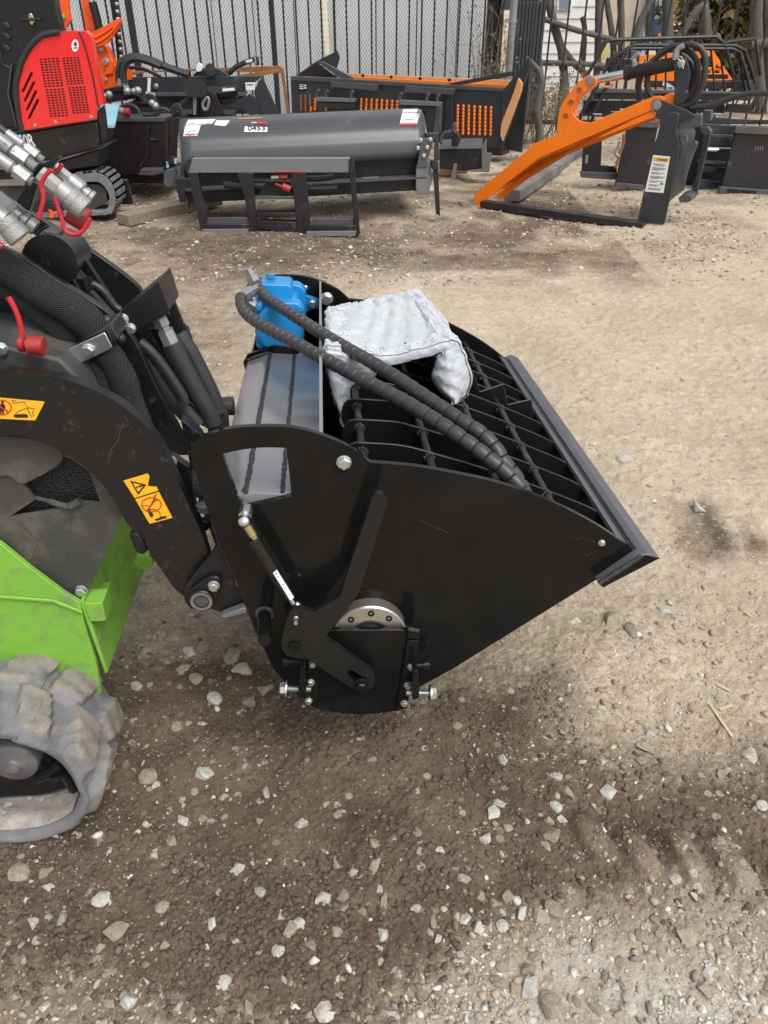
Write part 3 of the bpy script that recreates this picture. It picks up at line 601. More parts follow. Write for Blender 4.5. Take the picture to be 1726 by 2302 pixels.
# discharge gate, lever, strut on the near side
def nplate(nm, reg, s, th, m='gloss', holes=(), bev=.0015, parent=bk):
    return plate(nm, S(s), reg, th, m, parent, holes, bev)
gate = nplate('gate_plate', B3((800, 905), (930, 900), (1420, 900), (1450, 905), (1380, 1372), (1310, 1388))+cr(B3((1310, 1388), (1200, 1402), (1080, 1410), (960, 1400), (850, 1378), (765, 1345)), 3)[1:]+B3((765, 1345), (778, 1080)), -.042, .010)
nplate('gate_guide', B3((1380, 962), (1450, 962), (1376, 1372), (1312, 1390)), -.052, .009)
nplate('gate_guide', B3((778, 1070), (850, 1115), (832, 1372), (765, 1347)), -.052, .009)
nplate('gate_stop', B3((1378, 890), (1452, 897), (1452, 958), (1376, 955)), -.056, .015)
bead(S(-.058).many(B3((1382, 893), (1415, 898), (1448, 903))), .004)
LEV = B3((1160, 130)) + ell(400+1211*.3737, 1080+130*.3737, 51*.3737, 50*.3737, 10, 180, 360)[1:] + B3((1105, 620), (1082, 690), (1040, 745), (890, 935)) + \
      [q for q in cr(B3((890, 935), (886, 945), (895, 955)), 3)] + B3((1150, 1135)) + ell(400+1105*.3737, 1080+1195*.3737, 80*.3737, 76*.3737, 12, -40, 125) + B3((780, 1078), (700, 1068), (655, 1055), (630, 1020), (620, 975), (640, 890), (672, 790), (690, 772), (740, 772), (815, 793), (950, 715), (978, 690), (1005, 600))
nplate('gate_lever', LEV, -.068, .012, 'lever', [ell(400+1105*.3737, 1080+1215*.3737, 10, 10, 12)+[] if False else B3((1015, 1150), (1045, 1140), (1135, 1195), (1130, 1225), (1095, 1240), (1030, 1185))], .0025)
# bearing flange
cflo = B3((1148, 884))[0]; p = S0(*cflo); mpx = (S0(cflo[0]+100, cflo[1])-p).length/100
R = 216*.3737*mpx
fl = MB().rev(p, -W, [(0, R), (.026, R), (.029, R*.965), (.029, R*.56), (.016, R*.55), (.016, R*.1)], 64).obj('bearing_flange', 'alum', bk, smooth=30)
MB().rev(p-W*.014, -W, [(0, R*.56), (.012, R*.55), (.014, R*.5), (.009, R*.46), (.009, R*.36), (.018, R*.34), (.018, R*.24), (.012, R*.22), (.012, .004)], 48).obj('shaft_seal', 'hose', bk)
for an in (100, 62, 20, -20, -62, 142): 
    u = (S0(cflo[0]+100, cflo[1])-p).normalized(); v = u.cross(W).normalized(); v = v if v.z > 0 else -v
    q = p + (u*math.cos(math.radians(an-10))+v*math.sin(math.radians(an-10)))*R*.79
    MB().rev(q-W*.0285, -W, [(0, R*.09), (.0025, R*.09), (.003, R*.05), (.0004, R*.045), (.0004, .001)], 16).obj('cap_screw', 'gloss', bk)
# bolts, studs and pegs
def on(reg, s): return S(s)(*B3(reg)[0])
for q in ((808, 1103), (799, 1213), (786, 1325), (1402, 1120), (1381, 1231), (1360, 1339)): bolt(on(q, -.052), -W, .0066, bk, h=1.0)
bolt(S(0)(773, 1039), -W, .0115, bk, h=.9); bolt(S(0)(1352, 1220), -W, .006, bk, h=.9)
bolt(on((710, 826), -.066), -W, .0042, bk, 'zinc', 4.2, 'pin'); bolt(on((700, 990), -.068), -W, .011, bk, 'gloss', .8, 'pin'); bolt(on((1102, 1220), -.070), -W, .0115, bk, 'gloss', 1.4, 'pin')
ux = (S0(800, 1400)-S0(700, 1400)).normalized()
for (hx, hy, ex, ey) in ((655, 1252, 800, 1256), (1512, 1280, 1370, 1276)):
    a, e = on((hx, hy), -.075), on((ex, ey), -.075); d = (a-e).normalized()
    n = 44; mb = MB().tube([a.lerp(e, i/n) for i in range(n+1)], [.0058+(.0008 if i % 2 else -.0006) for i in range(n+1)], 12)
    st = mb.obj('clamp_bolt', 'zinc', bk, smooth=25); bolt(a, d, .0118, st, name='head', h=1.15); MB().rev(a, d, [(0, .0165), (.003, .0165)], 20).obj('washer', 'zinc', st)
for L in (B3((738, 1130), (768, 1110), (772, 1230), (768, 1312), (730, 1312), (724, 1240)), B3((1412, 1145), (1440, 1140), (1452, 1230), (1450, 1310), (1412, 1325), (1408, 1230))): nplate('bolt_lug', L, -.088, .045)
for a, e in (((632, 1088), (770, 1084)), ((1512, 1108), (1405, 1116))):
    p, q = on(a, -.04), on(e, -.04); d = (p-q).normalized(); MB().rev(q, d, [(0, .0062), ((p-q).length-.012, .0062), ((p-q).length-.012, .0105), ((p-q).length, .0105)], 12).obj('stud', 'gloss', bk)
p = on((519, 800), .0); MB().rev(p, (on((521, 965), -.10)-p), [(0, .0125), (.095, .0125), (.1, .0115)], 18).obj('peg', 'gloss', bk)
for j in range(14):
    pass
mb = MB()
for j in range(16):
    t = j/16*2*math.pi; v = W.cross(ux); mb.ball(p+(ux*math.cos(t)+v*math.sin(t))*.014-W*.002, random.uniform(.004, .006), 6)
mb.obj('weld_collar', 'weld', bk, smooth=80)
# gas strut
st = S(-.045); top, bot = st(*B3((398, 245))[0]), st(*B3((715, 755))[0]); d = (bot-top).normalized()
gs = MB().rev(st(*B3((452, 350))[0]), d, [(0, .0085), (.003, .0125), (.050, .0125), (.0505, .0118), ((st(*B3((668, 700))[0])-st(*B3((452, 350))[0])).length, .0118)], 24).obj('gas_strut', 'gloss2', bk)
MB().ball(top, .0115, 20).obj('ball_joint', 'chrome', bk); MB().rev(top, W, [(.005, .006), (.018, .006), (.018, .0115), (.045, .0115)], 6).obj('nut', 'zinc', bk)
MB().rev(top+d*.009, d, [(0, .0075), (.022, .0075), (.024, .006), (.045, .0058)], 18).obj('rod_end', 'brass', gs)
MB().rev(st(*B3((668, 700))[0]), d, [(0, .0045), (.018, .0045), (.022, .007), (.035, .0075)], 16).obj('rod_end', 'zinc', gs); MB().ball(bot, .010, 16).obj('ball_joint', 'chrome', bk)
a, b = st(*B3((602, 520))[0]), st(*B3((690, 692))[0]); sdv = d.cross(W).normalized()
lab = MB().grid(lambda u, v: a.lerp(b, u) + (-W*math.cos(v*.9-.1)+(-sdv)*math.sin(v*.9-.1)*1)*.0120 - (a-a), 14, 5)
axp = st(*B3((452, 350))[0]); 
def sl(u, v):
    c = axp + d*((a-axp).dot(d)) ; c = c + d*((b-a).dot(d)*u); an = -.15-v*.75; side = sdv if sdv.x > 0 else -sdv
    return c + (-W*math.cos(an)-side*math.sin(an))*.01205
MB().grid(sl, 12, 6).obj('strut_label', 'white', gs, recalc=False)
for k in range(14):
    if k in (4, 10): continue
    MB().grid(lambda u, v: (lambda c: c - W*.0002)(sl(.06+k*.064+u*random.choice((.022, .034)), .3+v*.35)), 1, 2).obj('strut_print', 'ink', gs, recalc=False) if k % 2 == 0 else None
# hydraulic motor
def W3p(px, s): return S(s)(*px)
fc = W3p(B1((515, 240))[0], 1.08); u = (S0(800, 1400)-S0(700, 1400)).normalized(); v = u.cross(W).normalized(); v = v if v.z > 0 else -v
mo = bpy.data.objects.new('hydraulic_motor', None); mb = MB()
def rsq(c, h, r, n=5):
    P = []
    for q, (sx, sy) in enumerate(((1, 1), (-1, 1), (-1, -1), (1, -1))):
        for i in range(n+1):
            t = math.pi/2*q + math.pi/2*i/n; P.append(c + u*(sx*(h-r)+math.cos(t)*r) + v*(sy*(h-r)+math.sin(t)*r))
    return P
ax0 = fc; L0 = .28
mb = MB(); mb.prism(rsq(ax0, .066, .03), W*-.05)
mot = mb.obj('hydraulic_motor', 'blue', bk, .004)
MB().prism([ax0 + (u*math.cos(t)*(.105 if abs(math.sin(t)) < .35 else .066)+v*math.sin(t)*.058) + W*.0 for t in [i/28*2*math.pi for i in range(28)]], W*.022).obj('motor_flange', 'blue', mot, .002)
MB().rev(ax0-W*.05, -W, [(0, .060), (.08, .060), (.085, .066), (.11, .066), (.115, .062), (.17, .062), (.178, .066), (.215, .066), (.222, .058)], 10).obj('motor_body', 'blue', mot, .003, smooth=30)
MB().prism(rsq(ax0-W*.20, .064, .022), -W*.045).obj('motor_end_cap', 'blue', mot, .004)
MB().prism([p+v*.05-u*.015 for p in rsq(ax0-W*.08, .045, .012)], -W*.10).obj('valve_block', 'blue', mot, .004)
for sx, sy in ((.052, .05), (-.052, .05), (.052, -.05), (-.052, -.05)): bolt(ax0-W*.245+u*sx+v*sy, -W, .0095, mot, 'blue', 1.2)
bolt(ax0+u*.085-W*.002, -W, .012, mot); bolt(ax0-u*.085-W*.002, -W, .012, mot)
bolt(ax0+v*.10-u*.03-W*.12, v, .012, mot, 'blue', .7, 'plug'); bolt(ax0-W*.222+v*.02+u*.055, -W, .011, mot, 'blue', .7, 'plug')
q = ax0-W*.2458-v*.028+u*.012; MB().box(q, u*.032, v*.012, W*.0006).obj('motor_label', 'zincd', mot)
# spiral wrapped hoses
def hose_path(px, z0, z1, lift=0):
    P2 = cr(px, 10); L = [0]
    for i in range(1, len(P2)): L.append(L[-1]+math.hypot(P2[i][0]-P2[i-1][0], P2[i][1]-P2[i-1][1]))
    out = []
    for (x, y), l in zip(P2, L):
        t = l/L[-1]; iz = ((1-t)/z0 + t/z1)*(1+.085*math.sin(math.pi*t)**.9); d = ray(x, y); out.append(CAM + d*(1/iz))
    return out
def resample(P, step):
    P = [V(p) for p in P]; out = [P[0]]; acc = 0
    for i in range(len(P)-1):
        seg = (P[i+1]-P[i]); l = seg.length; t = step-acc
        while t <= l: out.append(P[i]+seg*(t/l)); t += step
        acc = (acc+l) % step if False else l-(t-step)
    return out
def spiral(nm, px, z0, z1, r, parent, m='guard', pitch=.029):
    P = resample(hose_path(px, z0, z1), pitch/12); R = []
    for i in range(len(P)):
        ph = (i/12) % 1; R.append(r*(.76 if ph < .07 else .96+.07*math.sin(ph*math.pi)))
    return MB().tube(P, R, 16).obj(nm, m, parent, smooth=40)
HA = B1((375, 140), (392, 172), (430, 215), (500, 262), (560, 300), (640, 352), (700, 390), (850, 480), (1000, 565), (1150, 660), (1300, 760), (1450, 860), (1560, 930), (1640, 1010)) + B2((640, 935), (700, 1010), (748, 1085), (765, 1130))
HB = B1((288, 205), (290, 250), (315, 295), (370, 340), (460, 390), (560, 440), (700, 520), (850, 600), (1000, 680), (1150, 760), (1300, 850), (1450, 950), (1560, 1030)) + B2((560, 925), (640, 985), (705, 1050), (755, 1105), (775, 1150))
h1 = spiral('hydraulic_hose', HA, 2.07, 1.475, .0146, bk); h2 = spiral('hydraulic_hose', HB, 2.02, 1.435, .0148, bk)
def fit(px, z, d2, parent):
    p = CAM+ray(*px)*z; d = (V(d2)).normalized(); MB().rev(p, d, [(-.02, .013), (.006, .013), (.006, .018), (.03, .018), (.032, .012), (.05, .012)], 6).obj('hose_fitting', 'zincd', parent, smooth=20)
fit(B1((370, 150))[0], 2.075, u*-.5+v, h1); fit(B1((297, 205))[0], 2.03, u*.8+v*.5, h2); fit(B1((340, 240))[0], 2.05, u-v*.5, mot)
# fittings on the far plate
bolt(S(WD)(*B1((745, 218))[0]), -W, .017, bk); bolt(S(WD)(*B1((632, 160))[0]), -W, .007, bk)
# ------------------------------------------------------------------ bubble wrapped part resting on the grate
wr = thing('wrapped_part', 'saddle shaped machine part in pale bubble wrap resting on the bucket grate', 'package', S(.6)(900, 900))
FR = cr(B1((850, 890), (800, 800), (752, 640), (733, 520), (742, 470), (800, 470), (950, 508), (1060, 522), (1200, 498), (1330, 462), (1412, 440), (1452, 452), (1482, 520), (1518, 630), (1498, 730), (1440, 790)), 7)
BKp = cr(B1((850, 660), (800, 600), (765, 470), (740, 330), (744, 272), (800, 252), (950, 222), (1030, 206), (1100, 190), (1165, 174), (1215, 163), (1236, 172), (1275, 215), (1330, 270), (1370, 310), (1400, 380)), 7)
f3 = [S(.46)(*q) for q in FR]; b3 = [S(.92)(*q) for q in BKp]; n = len(f3)
def wnoise(i, j, k): return math.sin(i*1.7+k)*math.sin(j*2.3+k*1.9)
mb = MB(); NV = 22; gridv = []
for j in range(NV+1):
    t = j/NV; row = []
    for i in range(n):
        p = f3[i].lerp(b3[i], t); a = f3[max(i-1, 0)].lerp(b3[max(i-1, 0)], t); b = f3[min(i+1, n-1)].lerp(b3[min(i+1, n-1)], t)
        tang = (b-a).normalized(); nn = tang.cross(W).normalized()
        p = p + nn*(random.uniform(-.0022, .0022) + .0035*math.sin(i*.9+j*.4)*math.sin(j*.75) - .005*math.sin(t*math.pi)) ; row.append((p, nn))
    gridv.append(row)
sgn = 1 if gridv[0][n//2][1].z > 0 else -1
TH = .026
top = [p+nn*sgn*0 for r in gridv for p, nn in r]; botv = [p-nn*sgn*TH*(1+.5*(i > n*.62)) for r in gridv for i, (p, nn) in enumerate(r)]
o = n*(NV+1); fs = []
for j in range(NV):
    for i in range(n-1):
        a = j*n+i; fs += [(a, a+1, a+n+1, a+n), (o+a, o+a+n, o+a+n+1, o+a+1)]
for i in range(n-1): fs += [(i, o+i, o+i+1, i+1), (NV*n+i, NV*n+i+1, o+NV*n+i+1, o+NV*n+i)]
for j in range(NV): fs += [(j*n, (j+1)*n, o+(j+1)*n, o+j*n), (j*n+n-1, o+j*n+n-1, o+(j+1)*n+n-1, (j+1)*n+n-1)]
MB().add(top+botv, fs).obj('bubble_wrap', 'wrap', wr, smooth=70, sub=1)
# loose gathered wrap at the left foot and the thick right lobe
def lump(nm, LA, LB, s0, s1, th, nu=20, nv=12):
    LA, LB = cr(B1(*LA), 8), cr(B1(*LB), 8)
    def at(L, t):
        k = t*(len(L)-1); i = min(int(k), len(L)-2); f = k-i; return (L[i][0]*(1-f)+L[i+1][0]*f, L[i][1]*(1-f)+L[i+1][1]*f)
    def fn(u, v):
        a, b = at(LA, u), at(LB, u); q = (a[0]*(1-v)+b[0]*v, a[1]*(1-v)+b[1]*v); bul = math.sin(math.pi*v)**.6
        return S(s0*(1-v)+s1*v - th*bul + .004*math.sin(u*23+v*9)*math.sin(v*17) + random.uniform(-.0018, .0018))(*q)
    o = MB().grid(fn, nu, nv).obj(nm, 'wrap', wr, smooth=80, recalc=False, sub=1); md = o.modifiers.new('thick', 'SOLIDIFY'); md.thickness = .012; return o
lump('wrap_fold', ((733, 500), (742, 580), (760, 660), (800, 800), (850, 892)), ((1045, 552), (1000, 640), (930, 700), (890, 790), (862, 888)), .44, .50, .02)
lump('wrap_lobe', ((1330, 520), (1312, 590), (1302, 640), (1350, 720), (1425, 778)), ((1440, 470), (1495, 550), (1524, 640), (1500, 720), (1450, 778)), .46, .50, .05, 16, 12)
# smoother packing sheet taped over the crown
i0, i1 = int(n*.36), int(n*.62); sv = [gridv[j][i][0]+gridv[j][i][1]*sgn*(.0012+random.uniform(0, .0016)) for j in range(3, NV-2) for i in range(i0, i1)]; kk = i1-i0
MB().add(sv, [(j*kk+i, j*kk+i+1, (j+1)*kk+i+1, (j+1)*kk+i) for j in range(NV-6) for i in range(kk-1)]).obj('packing_sheet', 'wrap2', wr, smooth=60, sub=1)
# bubbles: rows of small domes on the outer face
mb = MB()
for j in range(1, NV*2):
    for i in range(2, n-3):
        for h in (0, .5):
            t = j/(NV*2); fi = i+h+(.25 if j % 2 else 0); a = int(fi); q = fi-a
            jj = t*NV; ja = min(int(jj), NV-1); jq = jj-ja
            if n*.36 < fi < n*.62 and 3 < jj < NV-3: continue
            p = (gridv[ja][a][0]*(1-q)+gridv[ja][a+1][0]*q)*(1-jq) + (gridv[ja+1][a][0]*(1-q)+gridv[ja+1][a+1][0]*q)*jq; nn = gridv[ja][a][1]*sgn
            if random.random() < .12: continue
            uu = nn.orthogonal().normalized(); bb = nn.cross(uu); r = .0052
            vs = [p+(uu*math.cos(k*1.2566)+bb*math.sin(k*1.2566))*r for k in range(5)]+[p+nn*.0022+(uu*math.cos(k*1.2566)+bb*math.sin(k*1.2566))*r*.6 for k in range(5)]+[p+nn*.0030]
            mb.add(vs, [(k, (k+1) % 5, 5+(k+1) % 5, 5+k) for k in range(5)]+[(5+k, 5+(k+1) % 5, 10) for k in range(5)])
mb.obj('bubbles', 'wrap', wr, smooth=80, recalc=False, kind='stuff')

# light scratches on the near side plate
for L in (((1085, 1402), (1105, 1420), (1125, 1400), (1150, 1425), (1165, 1408)), ((1170, 1412), (1190, 1422), (1210, 1436)), ((1140, 1512), (1152, 1506), (1160, 1524)), ((120, 1296), (180, 1326), (240, 1350), (305, 1382)), ((1170, 1520), (1180, 1498), (1195, 1512))):
    MB().tube([S(-.0003)(*q) for q in cr(B2(*L), 4)], .0003, 4).obj('scratch', 'scr', bk)
# ------------------------------------------------------------------ green compact track loader
ld = thing('track_loader', 'lime green compact track loader with black arms and dusty grey rubber track', 'loader', G(100, 1880))
SG = .06
E1 = W.cross(V((0, 0, 1))).normalized(); E1 = E1 if E1.x > 0 else -E1
E3 = E1.cross(W); E3 = E3 if E3.z > 0 else -E3
def lplate(nm, L, s, th, m, holes=(), bev=.0015, parent=ld, smooth=35): return plate(nm, S(s), L, th, m, parent, holes, bev, smooth)
# chassis side, front plate, tabs
lplate('side_panel', [(-500, 1120), (0, 1222), (67, 1277), (145, 1335), (180, 1356), (190, 1404), (216, 1488), (228, 1560), (-500, 1600)], SG, .012, 'green')
MB().prism(S(SG).many([(-500, 1330), (0, 1336), (120, 1345), (186, 1371), (188, 1378), (120, 1352), (0, 1343), (-500, 1338)]), -W*.006).obj('panel_crease', 'green', ld, .002)
MB().prism(S(SG).many([(178, 1352), (187, 1348), (243, 1510), (236, 1516)]), W*.66).obj('front_plate', 'green', ld, .002)
lplate('tab', A6((672, 205), (820, 198), (852, 338), (790, 350), (722, 345)), SG-.004, .05, 'green')
MB().prism(S(.14).many(A6((735, 112), (862, 84), (892, 205), (835, 235), (815, 130), (748, 150))), W*.03).obj('tab', 'green', ld, .002)
MB().prism(S(.28).many(A5((905, 1335), (985, 1325), (1015, 1360), (1018, 1400), (985, 1430), (930, 1425), (890, 1380))), W*.02).obj('tab', 'green', ld, .002)
# side cover with torn mesh opening
HOLE = A5((400, 655), (490, 700), (590, 770), (667, 975), (530, 965), (450, 998), (290, 1035), (65, 1070), (240, 955), (160, 857), (390, 735))
lplate('side_cover', A5((-1500, 300), (0, 500), (130, 520), (250, 545), (420, 630), (640, 780), (815, 1042), (818, 1058), (600, 1535), (540, 1650), (430, 1592), (200, 1422), (0, 1258), (-1500, 1000)), .085, .006, 'cover', [HOLE])
lplate('cover_mesh', A5((0, 600), (420, 620), (700, 760), (720, 1050), (0, 1120)), .115, .004, 'mesh', bev=0)
MB().tube([S(.083)(*q) for q in cr(A5((238, 945), (320, 965), (400, 990), (470, 1000), (535, 968)), 5)], [.004]*6+[.006]*9+[.009]*6, 8).obj('cover_flap', 'cover', ld)
MB().prism(S(.078).many(cr(A5((-40, 560), (120, 545), (270, 570), (402, 640), (392, 722), (160, 850), (60, 800), (-40, 790)), 4, True)), W*.006).obj('cover_lobe', 'cover', ld, .001, smooth=30)
bolt(S(.085)(*A5((542, 1562))[0]), -W, .011, ld)
for L in (((455, 1030), (470, 1120), (462, 1230), (440, 1390)), ((120, 1100), (190, 1170), (250, 1240)), ((290, 1190), (245, 1260), (212, 1365)), ((320, 1270), (400, 1130), (600, 1050)), ((330, 1330), (430, 1420))):
    MB().tube([S(.0845)(*q) for q in cr(A5(*L), 4)], .0006, 4).obj('scratch', 'scr', ld)
# lift arm with decals
ARM = cr(A5((-900, 40), (0, 95), (150, 118), (380, 145), (480, 172), (600, 218), (750, 290), (870, 378), (990, 488), (1080, 608), (1150, 758), (1250, 980), (1340, 1180), (1392, 1330)), 5) + \
      A5((1395, 1420), (1330, 1560), (1225, 1600), (1160, 1548), (1050, 1392), (1000, 1325), (965, 1230)) + cr(A5((925, 1180), (880, 1160), (800, 1040), (720, 900), (590, 760), (480, 680), (400, 632), (250, 560), (120, 532), (0, 530), (-900, 500)), 5)
lplate('lift_arm', ARM, SG-.015, .026, 'arm', bev=.003)
MB().prism(S(SG-.013).many(A5((862, 1178), (905, 1172), (945, 1192), (985, 1300), (960, 1330), (905, 1320), (868, 1240), (858, 1205))), W*.04).obj('torn_bracket', 'arm', ld, .006)
pa = S(SG-.015)
def dec(nm, m, L, lift, parent, hole=()): return plate(nm, pa.off(-lift), L, .0003, m, parent, hole, 0)
d1 = dec('warning_decal', 'ink', A5((-120, 262), (0, 272), (292, 298), (304, 308), (242, 430), (230, 437), (0, 425), (-120, 418)), .0004, ld)
dec('decal_face', 'yellow', A5((-115, 268), (0, 278), (290, 304), (296, 310), (236, 426), (228, 430), (0, 419), (-115, 412)), .0008, d1)
def ring(cx, cy, rx, ry, t): return ell(cx, cy, rx, ry, 28), ell(cx, cy, rx-t, ry-t, 28)
def C(px): return A5(px)[0]
o1, i1_ = ring(*C((12, 345)), 66*.3376, 52*.3376, 2.4); dec('prohibition_ring', 'redink', o1, .0016, d1, [i1_])
dec('prohibition_bar', 'redink', A5((-38, 318), (-30, 312), (58, 372), (52, 380)), .0020, d1)
dec('figure', 'ink', A5((6, 318), (30, 322), (36, 352), (24, 352), (26, 388), (14, 388), (12, 360), (6, 388), (-6, 386), (-4, 340)), .0012, d1); dec('figure', 'ink', ell(*C((16, 310)), 3, 3, 12), .0012, d1)
def stroke(nm, m, L, wpx, lift, parent):
    P = L; up = []; dn = []
    for i in range(len(P)):
        a = P[max(i-1, 0)]; b = P[min(i+1, len(P)-1)]; dx, dy = b[0]-a[0], b[1]-a[1]; l = math.hypot(dx, dy) or 1
        up.append((P[i][0]-dy/l*wpx/2, P[i][1]+dx/l*wpx/2)); dn.append((P[i][0]+dy/l*wpx/2, P[i][1]-dx/l*wpx/2))
    return dec(nm, m, up+dn[::-1], lift, parent)
stroke('machine_outline', 'ink', A5((80, 298), (108, 300), (92, 322), (80, 298)), 1.2, .0012, d1); stroke('machine_outline', 'ink', A5((104, 314), (160, 306), (182, 346), (120, 372), (92, 402)), 1.3, .0012, d1)
stroke('machine_outline', 'ink', A5((182, 346), (232, 352), (216, 372), (222, 400), (206, 402), (190, 372), (182, 346)), 1.3, .0012, d1)
dec('machine_track', 'ink', A5((88, 398), (100, 390), (170, 388), (188, 398), (184, 412), (100, 412)), .0012, d1)
d2 = dec('warning_decal', 'ink', A5((815, 828), (985, 777), (993, 782), (1001, 800), (990, 860), (1048, 866), (1155, 1078), (1152, 1084), (1000, 1125), (988, 1120)), .0004, ld)
dec('decal_face', 'yellow', A5((822, 831), (982, 783), (996, 802), (984, 866), (1044, 872), (1054, 898), (896, 946)), .0008, d2)
dec('decal_face', 'yellow', A5((900, 954), (1058, 906), (1148, 1078), (996, 1118)), .0008, d2)
tr = A5((866, 832), (975, 858), (920, 926)); ti = A5((882, 845), (958, 862), (920, 908)); dec('warning_triangle', 'ink', tr, .0012, d2, [ti])
dec('exclamation', 'ink', A5((920, 866), (960, 854), (966, 862), (924, 878)), .0013, d2); dec('exclamation', 'ink', ell(*C((911, 876)), 2.2, 2.2, 10), .0013, d2)
o2, i2_ = ring(*C((1008, 992)), 68*.3376, 50*.3376, 2.2); dec('prohibition_ring', 'redink', o2, .0016, d2, [i2_]); stroke('prohibition_bar', 'redink', A5((976, 1036), (1040, 950)), 3, .0020, d2)
stroke('machine_outline', 'ink', A5((950, 998), (1000, 1000), (1042, 920)), 1.6, .0012, d2); stroke('machine_outline', 'ink', A5((1030, 926), (1022, 972), (1046, 962)), 1.4, .0012, d2)
stroke('machine_outline', 'ink', A5((976, 1018), (1030, 1024), (1064, 1042), (1066, 1072), (1108, 1070)), 1.6, .0012, d2)
dec('machine_track', 'ink', A5((980, 1028), (1000, 1024), (1022, 1060), (1014, 1076), (1000, 1072)), .0012, d2); dec('machine_track', 'ink', A5((1030, 1088), (1100, 1066), (1112, 1078), (1040, 1100)), .0012, d2)
for L in (((835, 400), (858, 460), (805, 480), (785, 570), (740, 620), (718, 715)), ((1110, 880), (1105, 950))): MB().tube([S(SG-.0155)(*q) for q in A5(*L)], .0006, 4).obj('scratch', 'scr', ld)
# quick attach plate and pivot
lplate('attach_plate', B3((255, 335), (240, 385), (195, 450), (100, 560), (45, 640), (32, 690), (45, 740), (75, 772), (130, 785), (200, 775), (255, 795), (420, 760), (640, 700), (500, 300)), .022, .016, 'arm', bev=.003)
lplate('pivot_plate', cr(B3((215, 580), (250, 590), (264, 620), (255, 660), (225, 740), (185, 772), (135, 775), (85, 745), (66, 700), (80, 660), (120, 625), (170, 590)), 4, True), .010, .012, 'arm', bev=.003)
pv = S(.010)(*B3((143, 718))[0]); MB().rev(pv, -W, [(-.01, .024), (.004, .024), (.006, .022), (.006, .013), (-.004, .012), (-.004, .002)], 30).obj('pivot_pin', 'arm', ld); MB().rev(pv-W*.0045, -W, [(0, .0205), (.002, .0205), (.002, .0145), (0, .0145)], 30).obj('grease_ring', 'edge', ld)
bolt(S(.010)(*B3((216, 632))[0]), -W, .0095, ld)
MB().prism(S(.02).many(B3((265, 780), (400, 728), (418, 735), (416, 762), (280, 795))), -W*.02).obj('attach_foot', 'edge', ld, .002)
MB().rev(S(.14)(*B3((172, 170))[0]), E3, [(0, .020), (.012, .020), (.014, .012)], 20).obj('cylinder_cap', 'edge', ld)
bolt(S(.12)(*B3((165, 255))[0]), -W, .012, ld, 'arm'); bolt(S(.10)(*A5((1135, 705))[0]), -W, .011, ld)
lplate('attach_bracket', A5((1105, 660), (1150, 665), (1260, 745), (1300, 1000), (1400, 1330), (1330, 1280), (1180, 900)), .13, .02, 'arm', bev=.002)
lplate('attach_bracket', A5((1200, 420), (1330, 520), (1560, 900), (1620, 1400), (1500, 1450), (1300, 900)), .22, .03, 'arm', bev=.002)
MB().tube([S(.16)(*q) for q in cr(A5((1195, 880), (1240, 860), (1290, 850), (1330, 900)), 5)], .026, 12).obj('hose_sleeve', 'sleeve', ld)
# rear hood with green rim
lplate('hood_side', A4((-900, 1040), (0, 1110), (280, 1180), (395, 1205), (520, 1330), (600, 1480), (300, 1420), (-900, 1300)), .15, .34, 'cover', bev=.006)
MB().tube([S(.49)(*q) for q in A4((-900, 1030), (0, 1102), (285, 1176), (402, 1203), (515, 1318))], .005, 8).obj('hood_rim', 'green', ld)
bolt(S(.148)(*A4((10, 1140))[0]), -W, .011, ld)
# boom: near and far plates, cross member, cylinder, sleeve, hoses
NEARA = cr(A4((-900, 40), (0, 455), (200, 558), (400, 688), (560, 782), (700, 878), (772, 935), (850, 1015), (930, 1140), (1000, 1300), (1100, 1500), (1190, 1660), (1290, 1850)), 4) + A4((1130, 1850),) + cr(A4((980, 1660), (900, 1440), (830, 1250), (760, 1120), (660, 1010), (500, 900), (300, 760), (0, 560), (-900, 160)), 4)
lplate('boom_plate', NEARA, .30, .018, 'arm', bev=.003)
LOWA = cr(A4((-900, 500), (0, 690), (200, 830), (420, 960), (620, 1150), (740, 1400), (800, 1660)), 4) + cr(A4((640, 1660), (610, 1420), (560, 1290), (430, 1150), (250, 1020), (0, 905), (-900, 700)), 4)
lplate('boom_plate', LOWA, .34, .018, 'arm', bev=.003)
FARB = cr(A4((200, 400), (230, 360), (300, 320), (380, 325), (480, 395), (570, 500), (640, 620), (740, 760), (820, 880), (1000, 1150), (1300, 1650)), 4) + cr(A4((1100, 1650), (900, 1150), (700, 900), (560, 790), (420, 560), (330, 450), (260, 420)), 4)
lplate('boom_plate', cr(A4((0, 110), (260, 262), (480, 395), (640, 505), (790, 610), (900, 700), (945, 752)), 4) + A4((1250, 1000), (1420, 1560), (1480, 1660), (1350, 1660), (1000, 1250), (760, 900), (600, 700), (400, 480), (0, 250)), .56, .018, 'arm', bev=.003)
lplate('cylinder_lug', cr(A4((180, 430), (240, 405), (300, 425), (360, 480), (420, 570), (520, 720), (560, 800)), 4) + A4((470, 770), (320, 640), (190, 500)), .37, .016, 'arm', bev=.003)
lplate('cylinder_lug', cr(A4((235, 370), (300, 322), (380, 330), (440, 380), (520, 470), (640, 650), (760, 830), (800, 890)), 4) + A4((740, 870), (560, 640), (420, 480)), .44, .016, 'arm', bev=.003)
MB().cyl(S(.36)(*A4((330, 560))[0]), S(.50)(*A4((440, 500))[0]), .05, 30).obj('pivot_boss', 'arm', ld)
lplate('pivot_cover', A4((240, 400), (290, 345), (370, 360), (385, 385), (300, 440)), .385, .05, 'cover', bev=.004)
cyl = MB().tube([S(.40)(*q) for q in A4((370, 480), (470, 620), (560, 720), (700, 870), (760, 930))], .017, 14).obj('hydraulic_cylinder', 'arm', ld)
